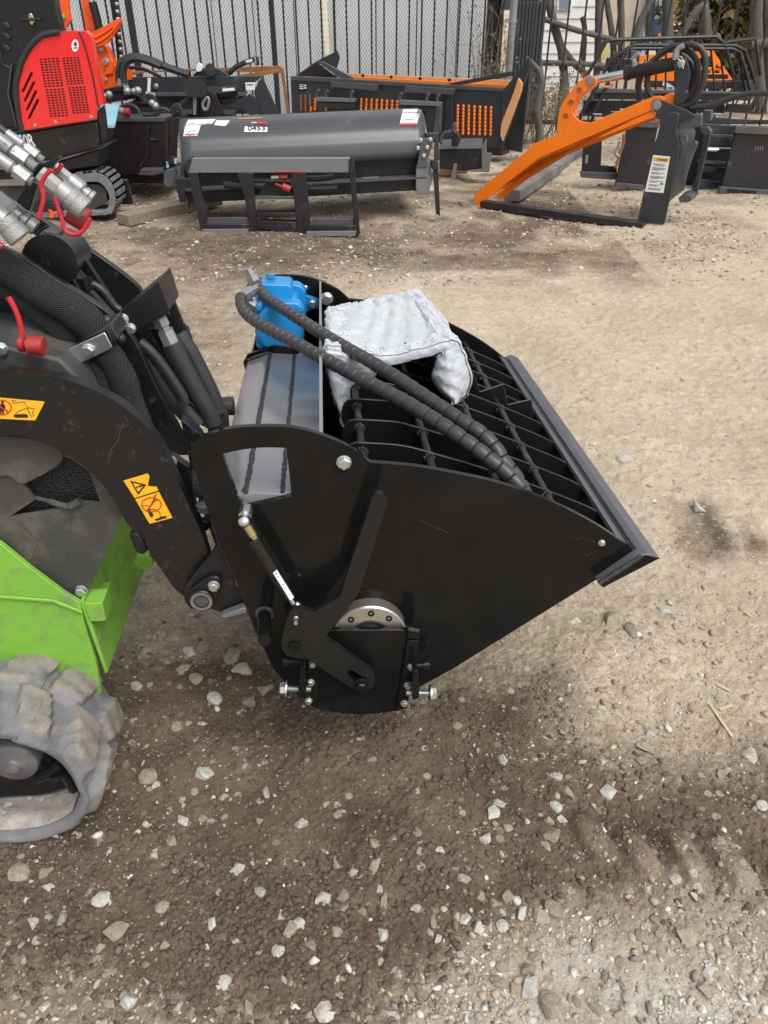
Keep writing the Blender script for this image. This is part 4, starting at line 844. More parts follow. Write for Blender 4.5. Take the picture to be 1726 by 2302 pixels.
MB().tube([S(.395)(*q) for q in cr(A4((540, 690), (600, 705), (650, 725), (700, 770), (760, 850), (800, 880)), 5)], .008, 10).obj('hydraulic_line', 'hose', ld)
MB().rev(S(.395)(*A4((570, 705))[0]), E3, [(-.012, .016), (.012, .016)], 6).obj('line_fitting', 'arm', ld)
MB().tube([S(.405)(*q) for q in A4((575, 745), (640, 810), (740, 890))], .010, 10).obj('hydraulic_line', 'hose', ld)
# open box cross member
XM = A4((768, 925), (1060, 682), (1128, 885), (1100, 918), (880, 1032))
xm = lplate('cross_member', XM, .31, .008, 'gloss2', bev=.002)
MB().prism(S(.318).many(A4((768, 925), (1060, 682), (1066, 690), (776, 934))), W*.09).obj('cross_member_rim', 'gloss2', xm, .001)
MB().prism(S(.318).many(A4((1060, 682), (1128, 885), (1120, 888), (1054, 690))), W*.12).obj('cross_member_rim', 'gloss2', xm, .001)
bolt(S(.31)(*A4((820, 940))[0]), -W, .0095, ld); bolt(S(.31)(*A4((869, 1003))[0]), -W, .0095, ld)
lplate('boom_guard', A4((1062, 684), (1110, 718), (1155, 805), (1195, 905), (1240, 1030), (1180, 1040), (1128, 890)), .40, .012, 'gloss2', bev=.002)
lplate('boom_guard', A4((1200, 1050), (1245, 1030), (1290, 1110), (1350, 1230), (1400, 1330), (1470, 1545), (1400, 1560), (1280, 1250)), .44, .012, 'gloss2', bev=.002)
# sleeved hose bundle down the boom and clamp
def bundle(nm, L, s, r, m, parent=ld, wr=.12, n=9, seg=18):
    P = [S(s)(*q) for q in cr(L, n)]; return MB().tube(P, [r*(1+wr*(math.sin(i*.17+wr*50)*.5+math.sin(i*.29+1)*math.sin(i*.11+1)*.5)) for i in range(len(P))], seg).obj(nm, m, parent, smooth=80)
bundle('hose_sleeve', A4((-700, 130), (-100, 520), (0, 580), (140, 660), (300, 770), (480, 870), (600, 975), (650, 1060), (690, 1160)), .25, .030, 'sleeve')
bundle('hose_sleeve', A4((-700, 260), (-100, 620), (0, 690), (140, 780), (280, 885), (420, 1010), (500, 1080)), .27, .026, 'sleeve')
bundle('hose_sleeve', A4((700, 1150), (760, 1230), (820, 1350), (870, 1500), (940, 1680), (980, 1800)), .24, .026, 'sleeve', wr=.10)
bundle('hose_sleeve', A4((600, 1230), (660, 1290), (700, 1380), (740, 1500), (800, 1680)), .25, .027, 'sleeve', wr=.11)
clp = lplate('hose_clamp', A4((452, 1140), (690, 1030), (703, 1036), (746, 1128), (738, 1140), (520, 1243)), .205, .006, 'zinc', bev=.002)
bolt(S(.205)(*A4((588, 1147))[0]), -W, .0105, ld)
lplate('clamp_body', A4((560, 1075), (710, 985), (735, 975), (782, 1075), (745, 1110), (700, 1030)), .215, .09, 'hose', bev=.003)
for k in range(3): lplate('clamp_rib', A4((700+k*17, 985+k*6), (710+k*17, 980+k*6), (752+k*17, 1090-k*8), (742+k*17, 1095-k*8)), .209, .02, 'hose', bev=.002)
for q in ((712, 950), (802, 1068)): MB().ball(S(.26)(*A4(q)[0]), .010, 10).obj('clamp_stud', 'hose', ld)
# hoses dropping to the attachment
ftg = MB().rev(S(.36)(*A4((1060, 935))[0]), S(.36)(*A4((1150, 1120))[0])-S(.36)(*A4((1060, 935))[0]), [(0, .016), (.016, .016), (.018, .012), (.024, .012), (.026, .017), (.075, .017), (.078, .015)], 6).obj('hose_fitting', 'zincd', ld, smooth=20)
bundle('taped_hose', A4((1140, 1100), (1190, 1200), (1250, 1310), (1320, 1440), (1390, 1560), (1420, 1640)), .36, .019, 'tape', wr=.03, n=6)
bundle('taped_hose', A4((1180, 1040), (1260, 1150), (1330, 1280), (1400, 1420), (1455, 1560)), .40, .018, 'tape', wr=.03, n=6)
bundle('hydraulic_line', A4((930, 1090), (1020, 1170), (1120, 1300), (1220, 1460), (1228, 1510)), .33, .010, 'hose', wr=0)
bundle('hydraulic_cylinder', A4((940, 1160), (1040, 1300), (1160, 1470), (1320, 1640)), .36, .022, 'hose', wr=0)
lplate('boom_link', A4((1090, 1020), (1130, 1020), (1430, 1640), (1380, 1660)), .42, .02, 'arm', bev=.002)
lplate('boom_link', A4((1225, 1480), (1250, 1470), (1420, 1640), (1380, 1660)), .35, .02, 'arm', bev=.002)
lplate('boom_link', A4((980, 1000), (1080, 1000), (1400, 1560), (1330, 1600)), .50, .02, 'gloss2', bev=.002)
bundle('hose_sleeve', A4((1440, 1560), (1450, 1620), (1460, 1700)), .42, .024, 'sleeve')
MB().rev(S(.48)(*A4((1495, 1520))[0]), E1, [(-.02, .02), (.02, .022), (.022, .014)], 18).obj('hose_cap', 'hose', ld)
# auxiliary couplers on their bracket
cs = S(.22); cw = -W
def coup(a, b, prof, m, s=.22, seg=24, parent=ld, nm='coupler', s2=None):
    p, q = S(s)(*a), S(s2 if s2 is not None else s)(*b); L = (q-p).length; return MB().rev(p, q-p, [(t*L, r*.78) for t, r in prof], seg).obj(nm, m, parent, smooth=28)
lplate('coupler_bracket', C7((145, 805), (330, 480), (545, 380), (555, 400), (360, 610), (270, 895)), .24, .02, 'arm', bev=.003)
c1 = coup(C7((370, 550))[0], C7((545, 690))[0], [(0, .0205), (.85, .0205), (1, .019)], 'zincd', seg=8)
coup(C7((545, 680))[0], C7((640, 760))[0], [(0, .0185), (.04, .0235), (.95, .0235), (1, .022)], 'zincd', parent=c1, nm='coupler_sleeve')
coup(C7((640, 758))[0], C7((790, 880))[0], [(0, .0245), (.36, .0245), (.38, .0235), (.42, .0235), (.44, .0250), (.95, .0250), (1, .0235), (1, .016), (.94, .015), (.94, .001)], 'knurl', parent=c1, nm='coupler_collar')
c2_ = coup(C7((480, 470))[0], C7((640, 600))[0], [(0, .0155), (1, .0155)], 'zincd', .28, 8)
coup(C7((640, 600))[0], C7((770, 700))[0], [(0, .014), (.05, .019), (.9, .019), (1, .017)], 'zincd', .28, parent=c2_, nm='coupler_sleeve')
coup(C7((770, 700))[0], C7((860, 775))[0], [(0, .012), (.2, .012), (.22, .0145), (.6, .0145), (.62, .012), (.7, .0165), (1, .016), (1, .001)], 'zincd', .28, parent=c2_, nm='coupler_nose')
for (a, b, c, d, e, s) in (((-60, 190), (130, 345), (215, 395), (330, 490), .0155, .22), ((60, 170), (245, 300), (310, 350), (400, 420), .0115, .28), ((-60, 370), (150, 510), (230, 570), (300, 620), .0140, .20)):
    f = coup(C7(a)[0], C7(b)[0], [(0, e), (.8, e), (.88, e*.75), (1, e*.72)], 'zincd', s, 18, nm='hose_ferrule')
    coup(C7((b[0]-5, b[1]-5))[0], C7((c[0]+35, c[1]+30))[0], [(0, e*1.22), (1, e*1.22)], 'zincd', s, 6, f, 'hex_nut')
    coup(C7(c)[0], C7(d)[0], [(0, e*.7)]+[(i/16, e*(.78 if i % 2 else .70)) for i in range(1, 17)], 'zincd', s, 16, f, 'thread')
    coup(C7((a[0]-300, a[1]-240))[0], C7((a[0]+10, a[1]+8))[0], [(0, e*.8), (1, e*.8)], 'hose', s, 14, f, 'hose_end')
capA = coup(C7((650, 890))[0], C7((810, 985))[0], [(0, .024), (.15, .026), (.9, .0265), (1, .024)], 'redcap', .27, 22, nm='dust_cap')
def cord(L, s, r=.0036): return MB().tube([S(s)(*q) for q in cr(L, 7)], r, 9).obj('cap_cord', 'redcord', ld, smooth=80)
cord(C7((480, 505), (440, 540), (400, 600), (385, 660), (400, 720), (405, 790), (385, 870), (365, 960)), .175)
cord(C7((510, 760), (530, 830), (555, 900), (580, 980), (600, 1060), (660, 1105), (740, 1095), (800, 1040), (840, 960)), .195)
cord(C7((515, 530), (550, 500), (570, 465), (575, 450)), .255)
g1 = coup(C7((-40, 760))[0], C7((140, 900))[0], [(0, .018), (.7, .018), (.75, .021), (1, .020)], 'zincd', .26, 8); coup(C7((130, 895))[0], C7((330, 1050))[0], [(0, .019), (.3, .019), (.34, .014), (.4, .014), (.42, .017), (.6, .017), (.62, .013), (.7, .018), (1, .018), (1, .001)], 'zincd', .26, parent=g1, nm='coupler_nose')
g2 = coup(C7((-120, 860))[0], C7((40, 980))[0], [(0, .022), (1, .022)], 'zincd', .20); coup(C7((30, 975))[0], C7((190, 1150))[0], [(0, .0245), (.35, .0245), (.37, .0235), (.41, .0235), (.43, .0262), (.95, .0262), (1, .024), (1, .016), (.95, .015), (.95, .001)], 'knurl', .20, parent=g2, nm='coupler_collar')
cord(C7((-60, 1170), (-10, 1200), (25, 1225)), .19, .005)
capB = MB().rev(S(.12)(*C8((120, 630))[0]), S(.12)(*C8((270, 645))[0])-S(.12)(*C8((120, 630))[0]), [(0, .010), (.003, .013), (.010, .013), (.012, .009), (.015, .009), (.017, .0165), (.040, .017), (.042, .015)], 20).obj('dust_cap', 'redcap', ld)
cord(C8((55, 320), (90, 380), (120, 450), (140, 530), (148, 600)), .125, .0046)
tx = S(.22-.019)(*C7((22, 252))[0]); te = (S(.2)(*C7((130, 345))[0])-S(.2)(*C7((-60, 190))[0])).normalized(); text('ferrule_marking', '2080115', S(.2005)(*C7((-8, 232))[0]), te, te.cross(-W) if te.cross(-W).z > 0 else -te.cross(-W), .0075, 'ink', ld, .0)
# rubber track: belt loop with lugs
s_t = -.128; TW = .225; pt = S(s_t)
FRONT = A6((0, 1252), (120, 1285), (250, 1322), (400, 1378), (520, 1460), (610, 1570), (670, 1690), (692, 1745), (672, 1830), (620, 1920), (540, 1985), (420, 2035), (280, 2072), (100, 2092), (0, 2095))
near2 = [pt(*q) for q in FRONT]
ori = pt(0, 1760); 
def loc(p): return ((p-ori).dot(E1), (p-ori).dot(E3))
LP = [loc(p) for p in near2]; tl, bl = LP[0], LP[-1]
loop = [(-1.05, tl[1]-.03), (-.85, tl[1]+.03), (-.5, tl[1]+.045), (-.25, tl[1]+.03)] + LP + [(-.3, bl[1]-.004), (-.6, bl[1]-.004), (-.95, bl[1]+.02), (-1.10, bl[1]+.10)]
loop = resample([V((a, b, 0)) for a, b in cr(loop + [loop[0]], 8)], .007)
n = len(loop); TH = .022
def P3(a, b, s): return ori + E1*a + E3*b + W*s
nor = []
for i in range(n):
    d = loop[(i+1) % n]-loop[i-1]; q = V((d.y, -d.x, 0)).normalized(); nor.append(-q)
if nor[n//4].dot(loop[n//4]-sum(loop, V((0, 0, 0)))/n) < 0: nor = [-q for q in nor]
def lugh(i, f):                             # tread height over the belt, f across the width 0..1
    ph = (i/n*round(n*.007/.105)) % 1; h = 0
    near_half = f < .5; g = f*2 if near_half else (1-f)*2; pc = (ph + (0 if near_half else .5) + g*.28) % 1; e = min(pc, 1-pc)*2
    ww = .62+.08*math.sin(g*3.1); h = max(0, min(1, (ww-e)/.12)); h = h*h*(3-2*h)
    edge = min(1, max(0, g-.03)/.12); mid = min(1, max(0, (1.02-g)/.10))
    return .020*h*(.30+.70*edge)*(.20+.80*mid)
NW = 40; mb = MB(); vs = []
for i in range(n):
    p, q = loop[i], nor[i]; row = []
    for k in range(NW+1):
        f = k/NW; h = lugh(i, f) + .0010*math.sin(i*.35+k*.8) - .008*(abs(f-.5)*2)**4
        row.append(P3(p.x+q.x*(TH*.5+h), p.y+q.y*(TH*.5+h), f*TW))
    row += [P3(p.x+q.x*.002, p.y+q.y*.002, TW+.004), P3(p.x-q.x*TH*.5, p.y-q.y*TH*.5, TW), P3(p.x-q.x*TH*.45, p.y-q.y*TH*.45, TW*.5), P3(p.x-q.x*TH*.5, p.y-q.y*TH*.5, 0), P3(p.x-q.x*TH*.15, p.y-q.y*TH*.15, -.006), P3(p.x+q.x*TH*.2, p.y+q.y*TH*.2, -.006)]
    vs += row
m = NW+7
mb.add(vs, [(i*m+k, i*m+(k+1) % m, ((i+1) % n)*m+(k+1) % m, ((i+1) % n)*m+k) for i in range(n) for k in range(m)])
trk = mb.obj('rubber_track', 'rubber', ld, smooth=55)
at = trk.data.attributes.new('pad', 'FLOAT', 'POINT')
at.data.foreach_set('value', [v for i in range(n) for v in ([min(1, max(0, (lugh(i, k/NW)-.009)/.005)) for k in range(NW+1)]+[0]*6)])
def pad_soil(m):                            # dry soil pressed on the raised pads
    t = m.node_tree; N = t.nodes; L = t.links; b = N['Principled BSDF']; src = b.inputs['Base Color'].links[0].from_socket
    a = N.new('ShaderNodeAttribute'); a.attribute_name = 'pad'; tc = N.new('ShaderNodeTexCoord'); nz = N.new('ShaderNodeTexNoise'); nz.inputs['Scale'].default_value = 45; nz.inputs['Detail'].default_value = 8; nz.inputs['Roughness'].default_value = .7; L.new(tc.outputs['Object'], nz.inputs['Vector'])
    r = N.new('ShaderNodeMapRange'); L.new(nz.outputs['Fac'], r.inputs[0]); r.inputs[1].default_value = .36; r.inputs[2].default_value = .56
    mu = N.new('ShaderNodeMath'); mu.operation = 'MULTIPLY'; L.new(a.outputs['Fac'], mu.inputs[0]); L.new(r.outputs[0], mu.inputs[1])
    n2 = N.new('ShaderNodeMix'); n2.data_type = 'RGBA'; L.new(nz.outputs['Fac'], n2.inputs[0]); n2.inputs[6].default_value = (.12, .105, .085, 1); n2.inputs[7].default_value = (.36, .315, .25, 1)
    x = N.new('ShaderNodeMix'); x.data_type = 'RGBA'; L.new(mu.outputs[0], x.inputs[0]); L.new(src, x.inputs[6]); L.new(n2.outputs[2], x.inputs[7]); L.new(x.outputs[2], b.inputs['Base Color'])
mtr = MT['rubber'].copy(); pad_soil(mtr); trk.data.materials[0] = mtr
# ribs moulded into the outer edge, idler wheel, dust inside
for i in range(6, n, 5):
    p = loop[i]; 
    if -.02 < p.x: 
        q = nor[i]; a = P3(p.x-q.x*.002, p.y-q.y*.002, -.0065); b = P3(p.x+q.x*.014, p.y+q.y*.014, .012)
        MB().tube([a, b], .0012, 5).obj('edge_rib', 'rubber', trk)
wc = pt(*A6((90, 1530))[0]) + W*.02; wr_ = (pt(*A6((290, 1560))[0])-pt(*A6((90, 1530))[0])).length
idl = MB().rev(wc, -W, [(-.10, wr_*.95), (0, wr_), (.006, wr_*.97), (.010, wr_*.80), (.014, wr_*.35), (.018, wr_*.30), (.018, .002)], 48).obj('idler_wheel', 'idler', ld, smooth=40)
MB().prism([P3(a, b, .09) for a, b in [(loop[i].x-nor[i].x*.02, loop[i].y-nor[i].y*.02) for i in range(0, n, 4)]], W*.02).obj('track_frame', 'arm', ld)
mb = MB(); ins = [loop[i]-nor[i]*(TH*.5+.001) for i in range(n)]
bot = [p for p in ins if p.y < bl[1]+.06 and p.x > -.35]
bot.sort(key=lambda p: p.x)
mb.grid(lambda u, v: (lambda p: P3(p.x, p.y+.003+.012*math.sin(v*math.pi)*(.5+.5*math.sin(u*9+v*5)), .01+v*.08))(bot[min(int(u*(len(bot)-1)), len(bot)-1)]), 30, 8)
mb.obj('caked_dust', 'dusty', trk, recalc=False, smooth=80)
for (q, s, sz) in (((60, 1815), .03, .011), ((330, 1770), .04, .010), ((230, 1760), .05, .008), ((395, 1790), .03, .006), ((110, 1870), .02, .008), ((20, 1880), .03, .008)):
    o = bpy.data.objects.new('stone', STONE[random.randrange(16)]); place(o, Matrix.Translation(S(s_t+s)(*A6(q)[0])) @ Matrix.Diagonal((sz, sz, sz, 1)), trk); o.color = (.40, .37, .33, 1)
for L, s in ((((300, 1600), (400, 1560), (500, 1480)), .07), (((430, 1600), (520, 1560), (600, 1690)), .06)):
    MB().tube([S(s_t+s)(*q) for q in A6(*L)], .012, 8).obj('roller_arm', 'arm', ld)
# ------------------------------------------------------------------ attachments standing along the fence
def vp(nm, pl, L, th, m, parent, holes=(), bev=.003, back=0.0): return plate(nm, pl.off(back) if back else pl, L, th, m, parent, holes, bev)
def lin(pl, L, r, nm, m, parent, n=6, seg=8, smooth=True): 
    P = [pl(*q) for q in (cr(L, n) if smooth else L)]; return MB().tube(P, r, seg).obj(nm, m, parent)
# --- rotary tiller with grey hood
tl = thing('rotary_tiller', 'grey hooded rotary tiller with black mounting frame standing on muddy gravel', 'tiller', G(620, 500))
a0, a1 = V((-1.385, 5.74, 0)), V((.30, 5.98, 0)); ax = (a1-a0).normalized(); dp = V((-ax.y, ax.x, 0)); WT = (a1-a0).length
def tp(t, d, z): return a0 + ax*(t*WT) + dp*d + V((0, 0, z-.04*(1-t)))
prof = [(0.0, .425), (.005, .47)] + cr([(.02, .53), (.07, .605), (.16, .665), (.27, .69), (.40, .695)], 6) + [(.56, .66), (.62, .56), (.62, .25)]
hood = MB().grid(lambda u, v: (lambda q: tp(v, q[0], q[1]))(prof[int(round(u*(len(prof)-1)))]), len(prof)-1, 24)
md = hood.obj('hood', 'tiller', tl, smooth=50, recalc=False); sol = md.modifiers.new('thick', 'SOLIDIFY'); sol.thickness = .006; sol.offset = 0
for t in (0, 1): MB().prism([tp(t, d, z) for d, z in prof+[(.55, .16), (.08, .16), (.02, .30)]], ax*(.012 if t else -.012)).obj('end_plate', 'tiller' if t else 'slate', tl, .002)
MB().prism([tp(.0, .03, .43), tp(1, .03, .43), tp(1, .05, .31), tp(0, .05, .31)], dp*.01).obj('front_panel', 'charc', tl)
MB().bar(tp(0, .0, .30), tp(1, .0, .30), .10, .012).obj('front_ledge', 'slate2', tl); MB().prism([tp(0, .03, .295), tp(1, .03, .295), tp(1, .03, .20), tp(0, .03, .20)], dp*.012).obj('skirt', 'charc', tl)
MB().cyl(tp(0, .3, .30), tp(1, .3, .30), .10, 16).obj('tine_rotor', 'charc', tl)
MB().prism([tp(.735, -.012, .307), tp(.80, -.012, .307), tp(.80, .045, .307), tp(.73, .045, .307)], V((0, 0, .002))).obj('worn_patch', 'rail', tl)
pe = VAB(a0, a1)
# right end: skid, bolted chain case, parking stand
pr = VAB(a0+ax*0, a1)
vp('chain_case', pe, C3((1450, 350), (1470, 215), (1500, 210), (1545, 215), (1505, 345), (1500, 380), (1440, 380)), .02, 'slate2', tl, back=-.06)
vp('skid_plate', pe, C3((1440, 375), (1500, 370), (1525, 330), (1530, 470), (1510, 535), (1450, 540), (1438, 500)), .03, 'rail', tl, back=-.05)
for q in ((1466, 222), (1450, 268), (1522, 218), (1503, 264), (1484, 313)): bolt(pe.off(-.062)(*C3(q)[0]), -pe.n, .013, tl)
vp('stand_tube', pe, C3((1530, 340), (1568, 340), (1572, 395), (1535, 395)), .05, 'charc', tl, back=-.09); vp('stand_leg', pe, C3((1540, 395), (1568, 395), (1580, 665), (1556, 650)), .02, 'charc', tl, back=-.075)
vp('stand_bracket', pe, C3((1495, 180), (1570, 180), (1575, 340), (1545, 345), (1548, 215), (1500, 215)), .02, 'slate', tl, back=.02)
vp('skid_plate', pe, C3((35, 445), (130, 445), (135, 505), (95, 515), (100, 585), (62, 585), (40, 500)), .05, 'charc', tl, back=-.01)
vp('coil_end', pe, C3((-20, 400), (35, 385), (45, 420), (20, 490), (-5, 500), (-35, 470)), .06, 'slate2', tl, back=.1)
# stickers on the hood: small panels following the sheet
from mathutils.bvhtree import BVHTree
HB = BVHTree.FromPolygons([tuple(p) for p in hood.v], hood.f)
def hoodq(x, y):                            # point of the hood under a sight line
    d = ray(x, y).normalized(); p, nrm, _, _ = HB.ray_cast(CAM, d)
    if p is None: return pe(x, y)
    return p + nrm*(.0065 if nrm.dot(d) < 0 else -.0065)
def hs_(nm, L, m): 
    a, b, c, d = L; return MB().grid(lambda u, v: hoodq((a[0]*(1-u)+b[0]*u)*(1-v)+(d[0]*(1-u)+c[0]*u)*v, (a[1]*(1-u)+b[1]*u)*(1-v)+(d[1]*(1-u)+c[1]*u)*v), 10, 10).obj(nm, m, tl, recalc=False)
hs_('sticker', C3((112, 108), (272, 104), (250, 132), (98, 138)), 'white'); hs_('sticker', C3((275, 112), (355, 112), (330, 144), (262, 138)), 'white')
hs_('sticker', C3((95, 142), (186, 138), (165, 200), (84, 202)), 'white'); hs_('sticker_stripe', C3((92, 188), (170, 186), (166, 199), (86, 202)), 'redink'); hs_('sticker_print', C3((108, 176), (150, 166), (152, 172), (108, 184)), 'ink')
hs_('number_sticker', C3((442, 146), (572, 150), (574, 177), (438, 177)), 'white'); hs_('sticker_stripe', C3((514, 120), (572, 118), (570, 130), (512, 131)), 'redink'); hs_('sticker_stripe', C3((480, 122), (512, 122), (510, 126), (480, 126)), 'white'); hs_('sticker_stripe', C3((400, 99), (540, 94), (540, 98), (400, 102)), 'yellow')
q0, q1 = hoodq(*C3((458, 168))[0]), hoodq(*C3((558, 168))[0]); text('number', '0453', q0-(q0-CAM).normalized()*.006, q1-q0, hoodq(*C3((458, 150))[0])-q0, .062, 'ink', tl, .01)
hs_('sticker', C3((1362, 48), (1470, 46), (1440, 138), (1342, 138)), 'white'); hs_('sticker_stripe', C3((1358, 62), (1464, 62), (1462, 67), (1356, 67)), 'redink'); hs_('sticker_stripe', C3((1346, 126), (1442, 126), (1440, 138), (1342, 138)), 'redink'); hs_('sticker_print', C3((1375, 104), (1420, 102), (1420, 108), (1375, 112)), 'print')
hs_('sticker_stripe', C3((215, 126), (242, 124), (240, 131), (213, 132)), 'redink'); hs_('sticker_print', C3((112, 128), (200, 124), (200, 129), (110, 133)), 'print')
# mounting frame
pf = VY(5.52, .02, -.6)
fr = vp('mount_rail', pf, C3((118, 330), (1058, 330), (1046, 410), (108, 412)), .01, 'rail', tl); vp('rail_lip', pf, C3((112, 332), (1060, 328), (1062, 340), (112, 340)), .07, 'rail', fr)
for L in (((95, 345), (128, 322), (130, 345), (108, 412), (92, 400)), ((1046, 335), (1070, 315), (1078, 330), (1082, 420), (1050, 415))): vp('rail_cheek', pf, C3(*L), .09, 'charc', fr, back=-.008)
for L in (((106, 410), (165, 412), (185, 520), (222, 640), (222, 672), (198, 745), (184, 740)), ((398, 412), (490, 412), (500, 640), (515, 725), (470, 725), (440, 560)), ((712, 412), (796, 412), (820, 700), (796, 776), (748, 770)), ((1050, 412), (1082, 412), (1112, 765), (1088, 792), (1076, 680))):
    vp('mount_post', pf, C3(*L), .06, 'charc', tl)
for L, L2 in ((((222, 672), (456, 670), (464, 712), (200, 712)), ((198, 712), (464, 712), (462, 738), (192, 740))), (((838, 680), (1082, 680), (1088, 718), (808, 718)), ((806, 718), (1088, 718), (1090, 750), (800, 752)))):
    ft = vp('mount_foot', pf, C3(*L), .012, 'slate2', tl, back=.02); vp('foot_face', pf, C3(*L2), .02, 'charc', ft, back=-.01)
    a, b, c, d = L2; vp('foot_edge', pf, C3(d, c, (c[0]-4, c[1]+32), (d[0]-2, d[1]+30)), .05, 'rail', ft, back=-.014)
for L, m in (((486, 552), (726, 548), (728, 566), (484, 566)), 'slate2'), (((512, 645), (748, 643), (748, 668), (512, 665)), 'charc'), (((512, 690), (752, 700), (760, 770), (716, 775), (560, 740), (512, 720)), 'charc'), (((470, 452), (720, 456), (722, 468), (470, 464)), 'charc'): vp('cross_rib', pf, C3(*L), .07, m, tl, back=.01)
vp('gearbox', pf, C3((500, 560), (560, 480), (700, 470), (728, 560)), .10, 'charc', tl, back=.06)
MB().cyl(pf.off(.03)(*C3((645, 438))[0]), pf.off(.03)(*C3((690, 436))[0]), .017, 12).obj('dust_cap', 'redcap', tl); MB().cyl(pf.off(.02)(*C3((660, 490))[0]), pf.off(.02)(*C3((706, 508))[0]), .026, 14).obj('dust_cap', 'redcap', tl); lin(pf.off(.02), C3((618, 476), (640, 484), (665, 495)), .009, 'cap_cord', 'redcap', tl)
lin(pf.off(.03), C3((596, 440), (640, 438)), .014, 'coupler', 'zincd', tl)
vp('rail_mark', pf, C3((618, 403), (775, 402), (775, 409), (618, 410)), .002, 'redink', fr, back=-.002)
lin(pf.off(.12), C3((320, 480), (500, 500), (700, 505), (980, 500)), .022, 'hydraulic_hose', 'hose', tl); lin(pf.off(.14), C3((760, 445), (880, 445), (960, 432)), .02, 'hydraulic_hose', 'hose', tl)
# --- screening bucket, black with orange bars
sb = thing('screening_bucket', 'long black screening bucket with rows of orange bar ends seen against the fence', 'bucket', (0.1, 8.9, 0))
A, B = (-1.02, 9.64), (1.12, 8.30); ps = VAB(A, B)
vp('front_wall', ps, C4((36, 245), (1350, 322), (1345, 672), (48, 560)), .02, 'slate', sb)
vp('top_edge', ps, C4((36, 226), (330, 240), (1360, 300), (1352, 322), (36, 250)), .08, 'slate2', sb, back=-.01)
vp('end_cheek', ps, C4((60, 228), (200, 130), (325, 68), (338, 110), (318, 172), (232, 138), (100, 222)), .02, 'slate', sb, back=.35)
vp('end_cheek', ps, C4((195, 132), (234, 136), (440, 246), (352, 244)), .03, 'slate2', sb, back=.05)
vp('inner_cheek', ps, C4((80, 226), (196, 140), (330, 238)), .02, 'maroon', sb, back=.30)
vp('rear_board', ps, C4((360, 208), (1400, 250), (1392, 288), (1130, 292), (420, 240)), .02, 'rorange', sb, back=.45); vp('rear_rail', ps, C4((390, 228), (1150, 268), (1400, 278), (1395, 296), (1130, 290), (400, 242)), .03, 'orange', sb, back=.40)
for q in ((486, 220), (662, 230), (842, 240), (1024, 248)): bolt(ps.off(.445)(*C4(q)[0]), -ps.n, .014, sb, 'arm')
pcheek = VAB(B, (B[0]+.62, B[1]+1.1))
vp('brace', ps, C4((1010, 272), (1430, 190), (1420, 222), (1080, 282)), .05, 'slate', sb, back=.02)
vp('side_cheek', ps, C4((1350, 322), (1518, 112), (1524, 160), (1350, 672), (1344, 600)), .03, 'slate', sb, back=-.02)
vp('side_cheek', ps, C4((1518, 112), (1530, 125), (1470, 700), (1350, 672), (1500, 200)), .03, 'slate', sb, back=.25)
vp('orange_guide', ps, C4((1450, 238), (1472, 268), (1466, 320), (1352, 630), (1338, 590), (1345, 520), (1420, 330)), .03, 'rorange', sb, back=-.055)
vp('mount_flap', ps, C4((286, 260), (580, 278), (570, 318), (286, 292)), .02, 'slate2', sb, back=-.07); vp('mount_flap', ps, C4((746, 286), (1056, 304), (1046, 340), (742, 326)), .02, 'slate2', sb, back=-.07)
vp('mount_frame', ps, C4((300, 292), (420, 300), (440, 460), (300, 460)), .03, 'slate', sb, back=-.03); vp('mount_frame', ps, C4((760, 328), (1040, 340), (1040, 610), (960, 610), (955, 420), (740, 420)), .03, 'slate', sb, back=-.03)
for L in (((200, 356), (430, 366), (424, 388), (196, 380)), ((712, 374), (966, 388), (960, 412), (708, 404))): vp('pin_rail', ps, C4(*L), .06, 'rail', sb, back=-.12)
for L in (((210, 388), (425, 392), (425, 425), (205, 420)), ((725, 408), (960, 414), (930, 600), (880, 600), (880, 440), (730, 430))): vp('mount_web', ps, C4(*L), .03, 'slate', sb, back=-.09)
vp('mount_web', ps, C4((945, 410), (968, 410), (960, 580), (920, 580)), .05, 'slate2', sb, back=-.12); vp('mount_web', ps, C4((878, 578), (942, 578), (940, 605), (876, 605)), .06, 'rail', sb, back=-.13)
for x, y in ((208, 355), (264, 358), (420, 362), (724, 376), (892, 380), (956, 384)): MB().tube([ps.off(-.10)(*q) for q in cr(C4((x-8, y+5), (x-8, y-25), (x, y-40), (x+10, y-36)), 4)], .016, 8).obj('pin_hook', 'slate2', sb)
for grp, (x0, x1, k, y0, y1, yl) in enumerate(((1076, 1282, 7, 400, 412, 560), (476, 700, 8, 360, 374, 440), (190, 190, 1, 360, 360, 440), (164, 164, 1, 418, 418, 445), (258, 258, 1, 420, 420, 440))):
    for i in range(k):
        x = x0+(x1-x0)*i/max(1, k-1); y = y0+(y1-y0)*i/max(1, k-1); mb = MB(); yy = y
        end = yl+(30 if grp == 0 else 0) + (8*i/k if grp == 0 else 0)
        a, b = ps.off(-.003)(*C4((x, y))[0]), ps.off(-.003)(*C4((x-3, end))[0]); dd = (b-a); m_ = max(2, int(dd.length/.030)); R = []; P = []
        for j in range(m_*4+1): P.append(a+dd*(j/(m_*4))); R.append(.0135 if j % 4 else .008)
        MB().tube(P, R, 8).obj('orange_bar', 'orange', sb, smooth=60)
for i, (x, h) in enumerate(((98, 420), (126, 428), (154, 400))): vp('worn_slot', ps, C4((x-5, 338), (x+5, 340), (x+8, h+20), (x-3, h+20)), .004, 'rust', sb, back=-.005)
vp('serial_plate', ps, C4((82, 268), (138, 272), (138, 316), (84, 312)), .004, 'ink', sb, back=-.008); 
